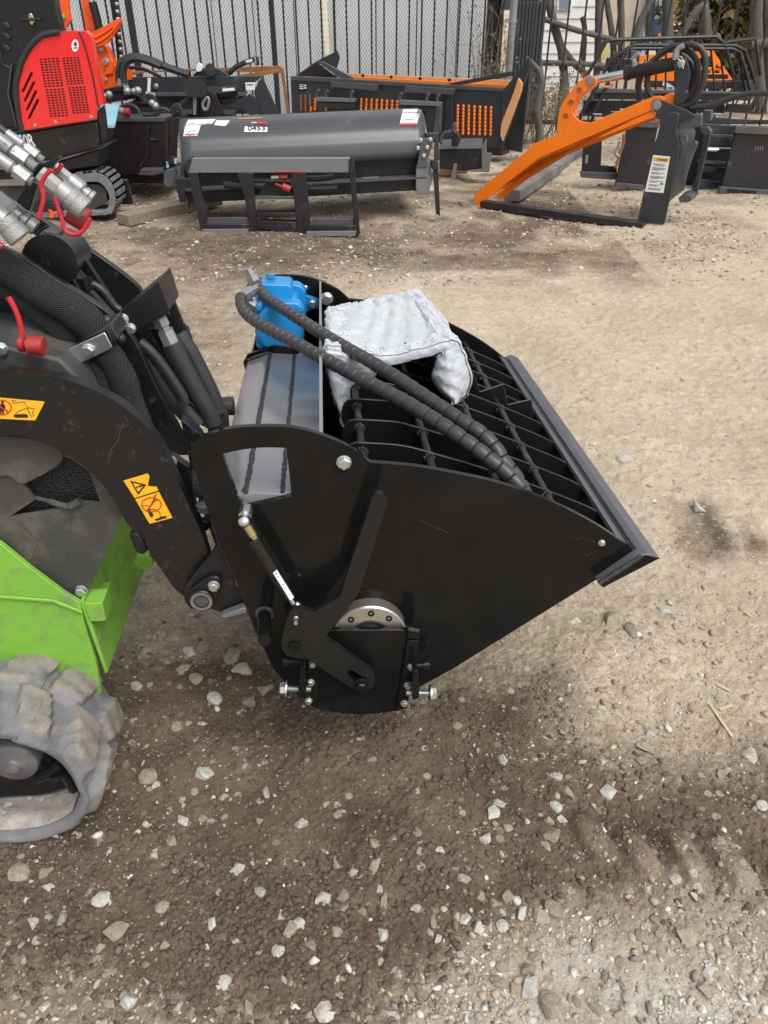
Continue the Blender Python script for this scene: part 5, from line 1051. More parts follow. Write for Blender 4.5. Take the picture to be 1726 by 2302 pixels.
for L in (((90, 276), (116, 278), (116, 282), (90, 280)), ((90, 286), (116, 288), (116, 294), (90, 292)), ((90, 298), (116, 300), (116, 306), (90, 304)), ((120, 278), (134, 280), (134, 288), (120, 286)), ((120, 292), (134, 294), (134, 304), (120, 302))): vp('plate_print', ps, C4(*L), .001, 'white', sb, back=-.0105)
vp('under_frame', ps, C4((1250, 640), (1345, 672), (1345, 720), (1240, 715)), .2, 'charc', sb, back=.1)
# --- small black step box in front of it
bx = thing('plate_box', 'small black open ended box with coiled hooks between the tiller and the orange grapple', 'attachment', G(1020, 382))
pb = VAB((.42, 7.55), (1.30, 7.30))
vp('front_wall', pb, C4((960, 680), (1228, 672), (1225, 800), (1130, 815), (960, 800)), .02, 'charc', bx); MB().prism(pb.many(C4((960, 682), (1228, 672))) + [p+V((.03, .3, .04)) for p in pb.many(C4((1228, 672), (960, 682)))], V((0, 0, -.012))).obj('top_plate', 'slate2', bx)
vp('end_plate', pb, C4((1222, 672), (1250, 612), (1252, 700), (1285, 705), (1268, 822), (1130, 820), (1225, 800)), .02, 'rail', bx, back=-.02); vp('bracket', pb, C4((1036, 610), (1050, 570), (1080, 590), (1086, 612), (1070, 664), (1034, 660)), .08, 'charc', bx, back=-.05)
for L in (((970, 650), (976, 600), (1000, 575), (1040, 570)), ((1060, 600), (1050, 540), (1056, 520), (1064, 545))): lin(pb.off(-.03), C4(*L), .014, 'hook', 'slate2', bx)
vp('stand_leg', pb, C4((1050, 770), (1068, 770), (1062, 830), (1050, 915), (1020, 912)), .02, 'rail', bx, back=-.04)
MB().prism(pb.off(.18).many(C4((960, 770), (1142, 778), (1135, 830), (960, 840))), pb.n*.015).obj('orange_board', 'rorange', bx)
# --- orange log grapple
gp = thing('log_grapple', 'bright orange grapple arm hinged on a slate steel frame with a white warning label', 'grapple', G(1460, 503))
g0, g1 = G(1455, 505), G(1087, 459); pg = VAB(g0, g1); gn = pg.n if pg.n.y > 0 else -pg.n; out = -gn
ARMG = C6((905, 430), (850, 410), (790, 408)) + C3((0, 0),)[:0]
def A3p(*L): return A3(*L)
UP_ = A3((1095, 548), (1085, 536), (1062, 530), (1030, 532), (680, 678)) + cr(A3((680, 678), (625, 668), (592, 640), (582, 600), (610, 530), (690, 462), (708, 440), (705, 422)), 4)[1:] + cr(A3((705, 422), (680, 414), (655, 422), (600, 470), (545, 540), (512, 600), (497, 680), (500, 740)), 4)[1:] + A3((355, 798), (330, 830), (40, 1070), (38, 1090), (58, 1178), (80, 1120), (200, 1030), (395, 885), (1040, 645), (1020, 600))
vp('grapple_arm', pg, UP_, .014, 'orange', gp); vp('grapple_arm', pg, A3((1050, 640), (1052, 655), (880, 720), (560, 850), (330, 990), (190, 1098), (170, 1100), (158, 1075), (330, 950), (420, 880), (880, 700), (1000, 655)), .014, 'orange', gp, back=.14)
MB().prism(pg.many(A3((1030, 612), (395, 880), (200, 1030), (170, 1055))) + [p+gn*.14 for p in pg.many(A3((170, 1055), (200, 1030), (395, 880), (1030, 612)))], V((0, 0, .012))).obj('arm_web', 'orange', gp)
vp('horn_plate', pg, cr(A3((700, 432), (712, 445), (700, 480), (620, 540), (592, 600), (600, 640), (590, 600), (606, 536), (694, 464)), 3, True), .06, 'orange', gp, back=.02)
for q in ((618, 497), (573, 566), (543, 640)): MB().rev(pg.off(-.002)(*A3(q)[0]), -gn, [(0, .019), (.002, .018)], 20).obj('arm_hole', 'rust', gp)
bolt(pg(*A3((677, 446))[0]), -gn, .028, gp, 'galv', .25, 'pin')
lin(pg.off(.06), A3((712, 436), (890, 400)), .022, 'cylinder_rod', 'chrome', gp, smooth=False); cyg = MB().tube(pg.off(.06).many(A3((875, 406), (1150, 352))), .042, 18).obj('cylinder', 'gloss2', gp); MB().tube(pg.off(.06).many(A3((870, 407), (895, 402))), .047, 18).obj('cylinder_gland', 'charc', cyg)
lin(pg.off(.10), A3((715, 452), (880, 425)), .012, 'rod_guard', 'orange', gp, smooth=False)
lin(pg.off(.05), C6((612, 150), (608, 110), (625, 85), (655, 70)), .015, 'elbow_fitting', 'zincd', gp); lin(pg.off(.03), C6((940, 90), (945, 50), (960, 30), (1000, 10)), .017, 'elbow_fitting', 'zincd', gp)
MB().rev(pg.off(.05)(*C6((612, 175))[0]), V((0, 0, 1)), [(-.03, .02), (.03, .02)], 6).obj('hose_fitting', 'zincd', gp); MB().rev(pg.off(.03)(*C6((938, 80))[0]), V((0, 0, 1)), [(-.03, .021), (.03, .021)], 6).obj('hose_fitting', 'zincd', gp)
vp('upright', pg, C6((945, 100), (1010, 100), (1030, 140), (1050, 240), (1030, 330), (1000, 400), (960, 480), (920, 470), (925, 350), (940, 200)), .016, 'slate', gp, back=.02)
vp('upright', pg, C6((1000, 95), (1060, 130), (1110, 300), (1100, 560), (1080, 640), (1020, 560), (1040, 300)), .016, 'slate', gp, back=.16)
bolt(pg.off(.015)(*C6((980, 148))[0]), -gn, .022, gp, 'zinc', .6, 'pin'); lin(pg.off(-.005), C6((978, 140), (955, 112), (965, 95), (985, 105), (980, 140), (968, 185)), .004, 'lynch_pin', 'zinc', gp); lin(pg.off(-.005), C6((985, 150), (996, 190)), .004, 'lynch_pin', 'zinc', gp)
vp('hinge_plate', pg, cr(C6((745, 480), (755, 445), (785, 430), (830, 440)), 4) + C6((1020, 515), (1090, 560), (960, 600), (800, 580)), .02, 'slate', gp, back=-.012)
bolt(pg.off(-.012)(*C6((786, 476))[0]), -gn, .028, gp, 'galv', .25, 'pin')
SIDE = C6((850, 532), (950, 535), (965, 548), (942, 700), (965, 760), (960, 900), (880, 1255), (850, 1395), (838, 1411), (645, 1393), (638, 1380), (668, 1230), (760, 800), (790, 720), (830, 555))
sp_ = vp('side_plate', pg, SIDE, .014, 'slate', gp, bev=.005, back=-.02)
bk2 = Pl(pg(*C6((950, 600))[0]), gn)
def ext(nm, L, d0, d1, m): return MB().prism([p+gn*d0 for p in pg.many(C6(*L))], gn*(d1-d0)).obj(nm, m, gp, .003)
ext('back_plate', ((945, 545), (965, 550), (945, 700), (970, 760), (950, 900), (880, 1240), (862, 1238), (940, 900), (950, 770), (930, 700)), 0, .50, 'slate')
ext('frame_top', ((950, 540), (1050, 548), (1140, 556), (1130, 640), (1060, 660), (955, 668)), .01, .05, 'slate2'); ext('frame_top', ((1080, 556), (1146, 558), (1140, 640), (1060, 670)), .3, .36, 'slate2')
ext('mount_cheek', ((965, 705), (1015, 705), (1030, 740), (1028, 770), (985, 790), (968, 770)), .0, .05, 'slate2'); ext('mount_cheek', ((1060, 690), (1130, 680), (1158, 720), (1150, 745), (1090, 750)), .24, .30, 'slate2')
ext('mount_post', ((965, 830), (1040, 820), (1080, 760), (1100, 780), (1060, 880), (1000, 1060), (975, 1060), (1010, 890), (960, 905)), .02, .07, 'slate2'); ext('mount_post', ((1100, 740), (1158, 735), (1040, 1240), (1000, 1250), (1060, 1000)), .22, .26, 'slate')
ext('mount_foot', ((940, 1215), (1000, 1190), (1040, 1200), (1045, 1240), (1000, 1255), (950, 1250)), .06, .30, 'slate2')
MB().bar(G(1448, 507, .02), G(1084, 457, .02), .085, .045).obj('lower_tine', 'charc', gp, .004)
wl = vp('warning_label', pg, C6((760, 866), (893, 880), (840, 1165), (695, 1152)), .001, 'white', gp, bev=0, back=-.022); vp('label_header', pg, C6((766, 884), (884, 893), (878, 920), (760, 910)), .001, 'yellow', wl, back=-.024, bev=0)
q0, q1 = pg.off(-.0255)(*C6((790, 908))[0]), pg.off(-.0255)(*C6((868, 914))[0]); text('label_heading', 'WARNING', q0, q1-q0, V((0, 0, 1)), .017, 'ink', wl, .01, .0015, .85)
for k, (t, x0, x1) in enumerate(((.23, .12, .82), (.265, .2, .75), (.33, .12, .9), (.36, .12, .8), (.39, .12, .5), (.46, .12, .85), (.49, .12, .6), (.56, .12, .9), (.59, .12, .85), (.62, .12, .6), (.69, .12, .9), (.72, .12, .5), (.79, .12, .75), (.82, .12, .55), (.89, .12, .85), (.92, .12, .8))):
    f = lambda u, t: (760+(893-760)*u-(65+(-12)*u)*t*1+0*u, 866+14*u+(286)*t)
    a, b = f(x0, t), f(x1, t); vp('label_line', pg, C6(a, b, (b[0]-1, b[1]+4.5), (a[0]-1, a[1]+4.5)), .0006, 'print', wl, back=-.0235, bev=0)
vp('label_symbol', pg, C6((818, 1085), (840, 1092), (838, 1100), (816, 1098)), .0006, 'ink', wl, back=-.0235, bev=0)
for k, (L, s) in enumerate(((((1000, 10), (900, 20), (800, 90), (730, 200), (712, 320), (740, 400), (790, 440)), .10), (((1000, 12), (880, 40), (780, 110), (700, 190), (650, 300), (650, 440)), .18), (((1000, 5), (1060, 0), (1130, 30), (1165, 110), (1160, 250), (1120, 380), (1050, 470), (980, 500)), .12), (((900, 40), (1010, 40), (1090, 110), (1110, 230), (1080, 360), (1020, 450), (970, 500)), .15), (((960, 70), (1060, 150), (1085, 260), (1060, 380), (1000, 470)), .2))):
    lin(pg.off(s-.02), C6(*L), .020, 'hydraulic_hose', 'hose', gp, seg=12)
lin(pg.off(.10), C6((1050, 500), (1200, 480), (1380, 420), (1520, 388), (1720, 380)), .020, 'hydraulic_hose', 'hose', gp, seg=12)
MB().cyl(pg.off(.04)(*C6((880, 445))[0]), pg.off(.16)(*C6((900, 435))[0]), .045, 18).obj('hinge_tube', 'orange', gp)
# --- timbers on the ground
def timber(nm, a, b, w_, h_, m, label, cat):
    a, b = V(a), V(b); t = MB().bar(a+V((0, 0, h_/2)), b+V((0, 0, h_/2)), w_, h_).obj(nm, m, None, .004); return tag(t, label, cat)
timber('square_timber', G(1150, 452), G(1300, 352), .13, .085, 'beamwood', 'dark weathered square timber lying under the orange grapple arm', 'timber')
timber('plank', G(278, 506), G(488, 458), .14, .075, 'plank', 'split brown plank lying beside the tiller mounting frame', 'plank')
timber('plank', G(1085, 430), G(1200, 372), .06, .03, 'plank', 'thin pale lath lying behind the tip of the orange grapple', 'plank')
# --- stacked dark attachment frames behind the grapple
fs_ = thing('pallet_fork_frame', 'row of charcoal attachment plates with a latticed back behind the orange grapple', 'frame', G(1500, 425))
pk = VY(7.0, .0, 2.4)
vp('mount_plate', pk, C6((560, 640), (800, 640), (700, 1130), (490, 1110), (465, 1090)), .03, 'charc', fs_); vp('plate_lip', pk, C6((690, 610), (815, 600), (805, 655), (640, 650)), .06, 'slate2', fs_, back=-.03)
vp('mount_plate', pk, C6((215, 800), (360, 740), (350, 950), (480, 960), (470, 1060), (200, 1040)), .03, 'charc', fs_, back=.12); vp('foot_edge', pk, C6((195, 1000), (470, 1010), (465, 1062), (200, 1045)), .06, 'slate2', fs_, back=.08); vp('foot_edge', pk, C6((468, 1085), (690, 1105), (690, 1135), (462, 1112)), .05, 'slate2', fs_, back=-.03)
lin(pk.off(-.05), C6((500, 760), (480, 820), (462, 850), (490, 875), (500, 870)), .014, 'elbow_fitting', 'zincd', fs_); lin(pk.off(-.05), C6((530, 700), (525, 780), (500, 850), (480, 920), (465, 970)), .012, 'elbow_fitting', 'rust', fs_); lin(pk.off(-.05), C6((240, 870), (234, 930)), .012, 'latch', 'zincd', fs_)
vp('mount_plate', pk, C6((1410, 680), (1900, 700), (1900, 1220), (1275, 1175), (1300, 1100)), .03, 'charc', fs_, back=-.1); vp('plate_lip', pk, C6((1408, 640), (1900, 655), (1900, 720), (1398, 695)), .06, 'slate2', fs_, back=-.16); vp('foot_edge', pk, C6((1285, 1120), (1900, 1160), (1900, 1225), (1272, 1180)), .05, 'slate2', fs_, back=-.15)
for L in (((1345, 1130), (1440, 1140), (1440, 1172), (1342, 1160)), ((1450, 1140), (1570, 1148), (1570, 1180), (1448, 1172))): vp('foot_slot', pk, C6(*L), .004, 'void', fs_, back=-.156)
for L, m in (((1130, 620), (1400, 640), (1400, 700), (1130, 690)), 'slate'), (((1150, 715), (1390, 725), (1370, 800), (1140, 790)), 'charc'), (((1150, 695), (1385, 710), (1385, 722), (1150, 712)), 'slate2'), (((1120, 905), (1340, 925), (1335, 945), (1115, 930)), 'slate2'), (((1110, 950), (1330, 965), (1320, 1010), (1105, 1000)), 'charc'), (((1090, 1050), (1300, 1080), (1295, 1170), (1075, 1150)), 'slate'): vp('cross_rail', pk, C6(*L), .05, m, fs_, back=.05)
lin(pk.off(.03), C6((1180, 820), (1365, 830)), .018, 'pin_rod', 'chrome', fs_, smooth=False); vp('back_panel', pk, C6((1000, 620), (1420, 640), (1330, 1170), (900, 1130)), .02, 'ink', fs_, back=.2)
for dx in (0, 9, 18, 27): vp('chalk_mark', pk, C6((1560+dx*2, 800), (1566+dx*2, 800), (1566+dx*2, 830), (1560+dx*2, 830)), .001, 'print', fs_, back=-.102, bev=0)
# --- slatted guard frame and rods behind
gf = thing('hay_guard', 'rusty rod guard basket standing on dark frames before the log fence', 'guard', (3.0, 8.0, 0))
pq = VY(7.9, 0, 2.5)
for L in (((270, 620), (300, 540), (420, 260), (560, 35), (600, 32), (1380, 34), (1440, 60), (1530, 380)), ((170, 640), (200, 540), (330, 300), (430, 120), (590, 12), (640, 5), (1400, 8), (1480, 50), (1560, 300)), ((250, 230), (330, 90), (390, -20), (440, -35), (1250, -60), (1300, -20), (1330, 30), (1390, 250)), ((1300, 0), (1350, -20), (1560, -45), (1570, 30), (1600, 240))):
    lin(pq, C6(*L), .016, 'guard_rod', 'rust' if False else 'charc', gf, smooth=False)
for i in range(15):
    x = 440+i*70; lin(pq.off(.04), C6((x, 35+random.uniform(-3, 3)), (x+(x-900)*.12, 390)), .009, 'guard_rod', 'charc', gf, smooth=False)
for i in range(7):
    x = 380+i*150; lin(pq.off(.3), C6((x, -40), (x+(x-900)*.1, 60)), .009, 'guard_rod', 'charc', gf, smooth=False)
for L, m, bb in ((((310, 375), (1510, 385), (1510, 440), (290, 430)), 'charc', .02), (((330, 345), (1510, 375), (1510, 390), (310, 380)), 'slate2', 0), (((210, 520), (1500, 590), (1490, 625), (200, 560)), 'slate', .1), (((220, 440), (450, 440), (430, 530), (210, 520)), 'maroon', .08), (((1340, 470), (1510, 470), (1490, 540), (1330, 530)), 'maroon', .06), (((320, 440), (1320, 445), (1320, 540), (300, 520)), 'charc', .2), (((1390, 285), (1560, 290), (1540, 430), (1390, 400)), 'slate', .1), (((720, 285), (1390, 290), (1390, 345), (720, 340)), 'slate', .22), (((1120, 235), (1350, 235), (1350, 272), (1120, 268)), 'charc', .25), (((430, 60), (640, 50), (640, 110), (430, 110)), 'slate2', .4), (((400, 105), (640, 120), (600, 240), (380, 200)), 'charc', .35)): vp('guard_plate', pq, C6(*L), .03, m, gf, back=bb)
for q in ((320, 548), (530, 510), (1260, 545), (1400, 580)): vp('latch', pq, C6((q[0]-30, q[1]-6), (q[0]+40, q[1]-4), (q[0]+36, q[1]+8), (q[0]-34, q[1]+6)), .02, 'zincd', gf, back=-.03)
vp('sticker', pq, C6((840, 285), (920, 330), (900, 355), (830, 320)), .004, 'white', gf, back=.18); vp('sticker', pq, C6((850, 335), (930, 335), (930, 358), (850, 355)), .004, 'sky blue', gf, back=.18); vp('orange_strip', pq, C6((720, 338), (930, 340), (930, 352), (720, 350)), .01, 'orange', gf, back=.2); vp('orange_strip', pq, C6((370, 325), (425, 325), (425, 342), (370, 340)), .01, 'orange', gf, back=-.02)
om = thing('orange_guard', 'orange slotted guard panel with triangular corner behind the black hoses', 'guard', (3.3, 8.6, 0)); po = VY(8.5, 0, 2.5)
def holes_(L): return [C6(*h) for h in L]
vp('guard_panel', po, C6((630, 90), (1090, 60), (1230, 48), (1310, 170), (1385, 280), (640, 300)), .02, 'orange', om, holes_([((1255, 150), (1285, 190), (1250, 190)), ((1240, 205), (1278, 205), (1278, 228), (1240, 226)), ((1180, 205), (1205, 205), (1205, 228), (1180, 226)), ((1190, 100), (1225, 80), (1225, 180), (1190, 180)), ((680, 120), (850, 110), (850, 200), (680, 210)), ((880, 110), (930, 105), (930, 200), (880, 205)), ((1110, 205), (1160, 205), (1160, 228), (1110, 228)), ((1120, 110), (1165, 100), (1165, 180), (1120, 180))]))
vp('guard_leg', po, C6((1000, 280), (1060, 282), (1060, 560), (1000, 560)), .05, 'charc', om, back=.02)
# --- red and black compact excavator
xv = thing('mini_excavator', 'red and black compact excavator with slotted engine panel on rubber tracks', 'excavator', G(160, 480))
px_ = VY(6.0, 0.0)
vp('cab_body', px_, C1((-500, -600), (470, -600), (500, 30), (560, 300), (400, 1160), (210, 1220), (-500, 1280)), .12, 'xblack', xv, back=.03, bev=.01)
def rr(L, k=4): return cr(L, k)
HOODO = C1((215, 1218), (190, 1100), (165, 900), (168, 700), (200, 600)) + rr(C1((215, 570), (260, 480), (320, 410), (370, 370), (450, 350), (540, 330), (562, 292)), 4) + C1((700, 292), (735, 305), (770, 390), (820, 560), (868, 760), (910, 1000), (902, 1110))
slots = [C1(*h) for h in (((300, 670), (307, 690), (222, 862), (202, 862), (200, 850), (285, 676)), ((320, 757), (326, 778), (240, 948), (222, 948), (220, 936), (305, 762)), ((338, 840), (346, 860), (260, 1032), (242, 1030), (240, 1020), (325, 845)), ((358, 922), (364, 944), (278, 1112), (260, 1110), (258, 1098), (342, 926)))]
gr = []
for (x0, x1, y0, y1, sh, cols, rows) in ((362, 550, 548, 800, 45, 5, 11), (576, 742, 540, 778, 42, 5, 11), (420, 600, 835, 1078, 42, 5, 11), (632, 800, 815, 1048, 38, 5, 11)):
    for r_ in range(rows):
        for c in range(cols):
            t = r_/(rows-1); x = x0+sh*t+(x1-x0)*(c+.12)/cols; y = y0+(y1-y0)*t - (c*2); wv = (x1-x0)/cols*.72
            gr.append(C1((x, y), (x+wv, y-2), (x+wv+2, y+12), (x+2, y+14)))
plp = px_.off(-.05)
MB().prism(plp.many(HOODO), V((0, .012, 0)), [plp.many(h) for h in slots]).obj('engine_panel', 'red', xv, 0)
MB().prism(px_.off(-.034).many(HOODO), V((0, .004, 0))).obj('panel_backing', 'void', xv)
mb = MB()
for h in gr: mb.prism(px_.off(-.0506).many(h), V((0, .0005, 0)))
mb.obj('grille_slots', 'void', xv, smooth=0, kind='stuff')
MB().prism(px_.off(-.046).many(C1((562, 292), (690, 290), (800, 292), (845, 330), (862, 400), (912, 700), (968, 975), (920, 985), (868, 760), (820, 560), (770, 390), (735, 305), (700, 294))), V((0, .06, 0))).obj('rear_hood', 'red', xv, .012)
MB().prism(px_.off(-.048).many(C1((210, 1220), (900, 1112), (902, 1122), (212, 1232))), V((0, .02, 0))).obj('panel_seam', 'xblack', xv)
MB().tube(px_.off(-.055).many(C1((207, 1222), (180, 1130), (152, 900), (152, 760), (185, 640)) + rr(C1((200, 580), (250, 480), (310, 400), (380, 340), (450, 312), (556, 300)), 4)), .018, 10).obj('trim_strip', 'hose', xv)
MB().tube(px_.off(-.051).many(cr(C1((735, 300), (775, 390), (825, 560), (872, 760), (912, 980)), 4)), .005, 6).obj('panel_gap', 'ink', xv)
for q in ((326, 1172), (516, 1140), (850, 1092)): bolt(px_.off(-.05)(*C1(q)[0]), V((0, -1, 0)), .011, xv, 'brass', .6)
stc = px_.off(-.053); dsk = MB().prism(stc.many([(x, y) for x, y in ell(700*.2411, 426*.2411, 33*.2411, 57*.2411, 28)]), V((0, .002, 0))).obj('round_sticker', 'white', xv); MB().prism(px_.off(-.0545).many(ell(702*.2411, 412*.2411, 14*.2411, 20*.2411, 16)), V((0, .001, 0))).obj('sticker_print', 'slate', dsk); MB().prism(px_.off(-.0545).many(C1((688, 444), (718, 440), (720, 452), (690, 454))), V((0, .001, 0))).obj('sticker_print', 'slate', dsk)
vp('lower_skirt', px_, C1((150, 1240), (905, 1120), (925, 1200), (935, 1300), (920, 1380), (560, 1480), (60, 1560), (-500, 1560), (-500, 1290)), .10, 'xblack', xv, back=-.03, bev=.015)
vp('rear_bumper', px_, C1((900, 1040), (960, 985), (990, 1000), (1020, 1290), (960, 1340), (935, 1300), (922, 1180), (890, 1080)), .12, 'xblack', xv, back=-.035, bev=.015)
for r_ in range(3):
    for c in range(8): x, y = 590+c*38, 1225-c*8+r_*22; vp('skirt_slot', px_, C1((x, y), (x+26, y-5), (x+30, y+5), (x+4, y+10)), .002, 'void', xv, back=-.0315, bev=0)
q0, q1 = px_.off(-.032)(*C7((198, 296))[0]), px_.off(-.032)(*C7((345, 280))[0]); text('model_number', '50R', q0, q1-q0, V((0, 0, 1)), .112, 'white', xv, .02, .0015, .58)
vp('lower_skirt', px_, C7((-500, 560), (0, 510), (560, 420), (930, 310), (920, 470), (700, 500), (100, 640), (-500, 660)), .5, 'xblack', xv, back=.03, bev=.01)
vp('cab_mirror_bracket', px_, C1((262, 140), (280, 122), (300, 140), (322, 200), (305, 240), (285, 230), (264, 180)), .02, 'brass', xv, back=.015); lin(px_.off(.0), C1((205, 182), (375, 182)), .008, 'latch_bar', 'charc', xv, smooth=False)
vp('door_panel', px_, C1((-300, 1180), (-300, 300), (-30, 330), (40, 600), (110, 640), (70, 850), (150, 1190)), .01, 'xblack', xv, back=.018); lin(px_.off(.012), C1((110, 600), (75, 870), (155, 1190)), .006, 'door_seam', 'slate2', xv, smooth=False)
for y in (230, 330, 440): vp('door_hinge', px_, C1((20, y-25), (60, y-20), (95, y+20), (80, y+45), (40, y+10)), .02, 'hose', xv, back=.01)
# excavator track
pt2 = VY(6.02, 0); TR = cr(C7((-700, 560), (0, 600), (500, 560), (760, 548), (860, 535), (960, 552), (1030, 620), (1070, 720), (1075, 820), (1050, 900), (1010, 922), (880, 935), (300, 960), (-700, 1000)), 5)
TRI = cr(C7((-700, 650), (0, 660), (500, 640), (840, 620), (930, 630), (990, 690), (1020, 770), (1010, 850), (960, 890), (860, 890), (300, 900), (-700, 940)), 5)
tt = MB().prism(pt2.many(TR+[ (p[0], p[1]) for p in TRI[::-1]]), V((0, .22, 0))).obj('rubber_track', 'rubber', xv, .004)
for i in range(0, 40):
    k = i/40*30; a = TR[int(k)+10] if int(k)+10 < len(TR) else TR[-1]; p = pt2(*a); MB().box(p+V((0, .11, .0)), (.013, 0, 0), (0, .105, 0), (0, 0, .012)).obj('track_lug', 'rubber', tt)
vp('track_frame', pt2, C7((-700, 660), (500, 650), (840, 640), (920, 640), (990, 690), (1000, 800), (870, 880), (-700, 930)), .10, 'cover', xv, back=.05)
vp('drive_hub', pt2, cr(C7((300, 860), (340, 800), (420, 800), (520, 830), (590, 900), (580, 980), (480, 1000), (340, 960)), 4, True), .04, 'charc', xv, back=.0)
vp('arrow_decal', pt2, C7((445, 872), (475, 880), (500, 895), (540, 885), (542, 905), (510, 922), (495, 960), (460, 950), (470, 915)), .002, 'orange2', xv, back=-.004)
db = vp('dozer_blade', VY(6.25, 0), C7((1010, 600), (1180, 592), (1235, 830), (1060, 830)), .05, 'xblack', xv, bev=.01); vp('blade_tag', px_, C1((980, 975), (1110, 970), (1070, 1192), (1005, 1195)), .002, 'sky blue', xv, back=-.06); vp('blade_tag', px_, C1((1000, 1165), (1075, 1160), (1068, 1192), (1006, 1195)), .002, 'bluew', xv, back=-.063)
# --- orange trencher behind the excavator
tr_ = thing('trencher', 'orange chain trencher with black toothed chain boom upright against the fence', 'trencher', (-2.2, 7.6, 0)); po2 = VY(7.5, 0)
vp('lift_frame', po2, C1((495, -60), (620, -60), (640, 120), (655, 190), (630, 220), (610, 280), (565, 290), (530, 120)), .06, 'orange2', tr_); vp('lift_frame', po2, C1((745, -60), (842, -60), (890, 300), (895, 440), (830, 340), (800, 280)), .08, 'orange2', tr_, back=.1)
vp('deflector', po2, cr(C1((850, 325), (900, 285), (1000, 230), (1112, 170), (1125, 200), (1100, 270), (1020, 380), (960, 425), (880, 430)), 4, True), .04, 'orange2', tr_, back=-.04, bev=.012); lin(po2.off(-.045), C1((870, 410), (960, 370), (1060, 280), (1115, 200)), .007, 'deflector_fold', 'orange2', tr_); lin(po2.off(-.045), C1((865, 360), (950, 320), (1050, 250)), .007, 'deflector_fold', 'orange2', tr_)
vp('gear_case', po2, cr(C1((880, 430), (960, 425), (1010, 460), (1040, 540), (1065, 590), (1090, 640), (1095, 700), (930, 705), (900, 600)), 3, True), .10, 'orange2', tr_, back=.02, bev=.01); vp('gear_case', po2, C1((940, 700), (1095, 690), (1095, 835), (950, 835)), .10, 'orange2', tr_, back=.0); vp('gear_rib', po2, cr(C1((975, 700), (990, 640), (1000, 580), (1035, 560), (1055, 590), (1050, 690)), 3), .03, 'orange2', tr_, back=-.02)
for q, s in (((945, 460), .018), ((990, 578), .026), ((580, 165), .022), ((985, 745), .014)): bolt(po2.off(-.012)(*C1(q)[0]), V((0, -1, 0)), s, tr_, 'zincd', .8)
vp('orange_bracket', po2, C1((1075, 650), (1225, 645), (1225, 745), (1090, 740)), .05, 'orange2', tr_, back=.3)
bm_ = vp('chain_boom', po2, C1((1010, -60), (1080, -60), (1100, 250), (1150, 600), (1095, 600), (1060, 250)), .06, 'charc', tr_, back=.12)
for i in range(9):
    y = -30+i*70; x = 1085+max(0, y)*.085; MB().ball(po2.off(.10)(*C1((x, y))[0]), .019, 8).obj('chain_tooth', 'zincd', tr_); vp('chain_link', po2, C1((x-14, y+18), (x+12, y+16), (x+16, y+50), (x-12, y+52)), .03, 'charc', tr_, back=.09)
lin(po2.off(.04), C1((860, 20), (900, 160), (930, 300)), .035, 'cylinder', 'gloss2', tr_, smooth=False); lin(po2.off(.04), C1((840, -60), (860, 30)), .022, 'cylinder_rod', 'chrome', tr_, smooth=False); lin(po2.off(.02), C1((605, 230), (640, 290)), .014, 'link_rod', 'zincd', tr_, smooth=False)
lin(po2.off(-.1), C1((1110, 770), (1105, 680), (1130, 590), (1200, 540), (1300, 535), (1420, 570), (1560, 630), (1760, 700)), .030, 'hydraulic_hose', 'hose', tr_); lin(po2.off(-.15), C1((1160, 770), (1150, 680), (1175, 590), (1240, 555), (1340, 560), (1500, 620)), .028, 'hydraulic_hose', 'hose', tr_); lin(po2.off(0), C1((1200, 630), (1320, 640), (1440, 690), (1500, 720)), .014, 'hydraulic_hose', 'hose', tr_)
for q in ((1125, 740), (1165, 740)): MB().cyl(po2.off(-.14)(*C1(q)[0]), po2.off(-.14)(*C1((q[0]-5, q[1]+55))[0]), .026, 8).obj('hose_fitting', 'zincd', tr_)
# --- slate snow blade with round hub
sbl = thing('snow_pusher', 'slate blue steel pusher blade with round hub behind the red excavator', 'blade', (-1.6, 8.0, 0)); p8 = VY(7.95, 0.02)
vp('blade_top', p8, C2((270, 245), (1115, 238), (1280, 235), (1290, 240), (1160, 345), (1160, 365), (510, 365), (300, 330)), .03, 'slate', sbl); vp('blade_face', p8, C2((400, 385), (1160, 385), (1180, 520), (400, 520)), .03, 'slate', sbl, back=.03); vp('blade_ledge', p8, C2((500, 362), (1165, 362), (1165, 388), (520, 388)), .06, 'slate2', sbl, back=-.04)
vp('hub_disc', p8, rr(C2((770, 238), (800, 205), (860, 178), (905, 172), (960, 182), (1010, 210), (1045, 238)), 4), .05, 'slate', sbl, back=.05); vp('end_plate', p8, C2((1230, 345), (1290, 235), (1400, 480), (1410, 530), (1260, 540)), .03, 'slate', sbl, back=-.02); vp('side_wing', p8, C2((1010, 470), (1200, 370), (1245, 400), (1260, 520), (1200, 530), (1140, 480)), .03, 'slate', sbl, back=-.10)
vp('seam', p8, C2((862, 240), (870, 240), (870, 360), (862, 360)), .01, 'slate2', sbl, back=-.006); vp('white_strip', p8, C2((437, 250), (462, 250), (456, 360), (432, 360)), .004, 'white', sbl, back=-.006); vp('sticker', p8, C2((1165, 285), (1236, 285), (1236, 342), (1170, 342)), .004, 'white', sbl, back=-.03); vp('sticker_print', p8, C2((1175, 295), (1226, 295), (1226, 305), (1175, 305)), .002, 'print', sbl, back=-.033)
bolt(p8.off(-.004)(*C2((500, 312))[0]), V((0, -1, 0)), .02, sbl); MB().cyl(p8.off(.02)(*C2((905, 190))[0]), p8.off(-.1)(*C2((905, 190))[0]), .05, 12).obj('hub_pin', 'charc', sbl)
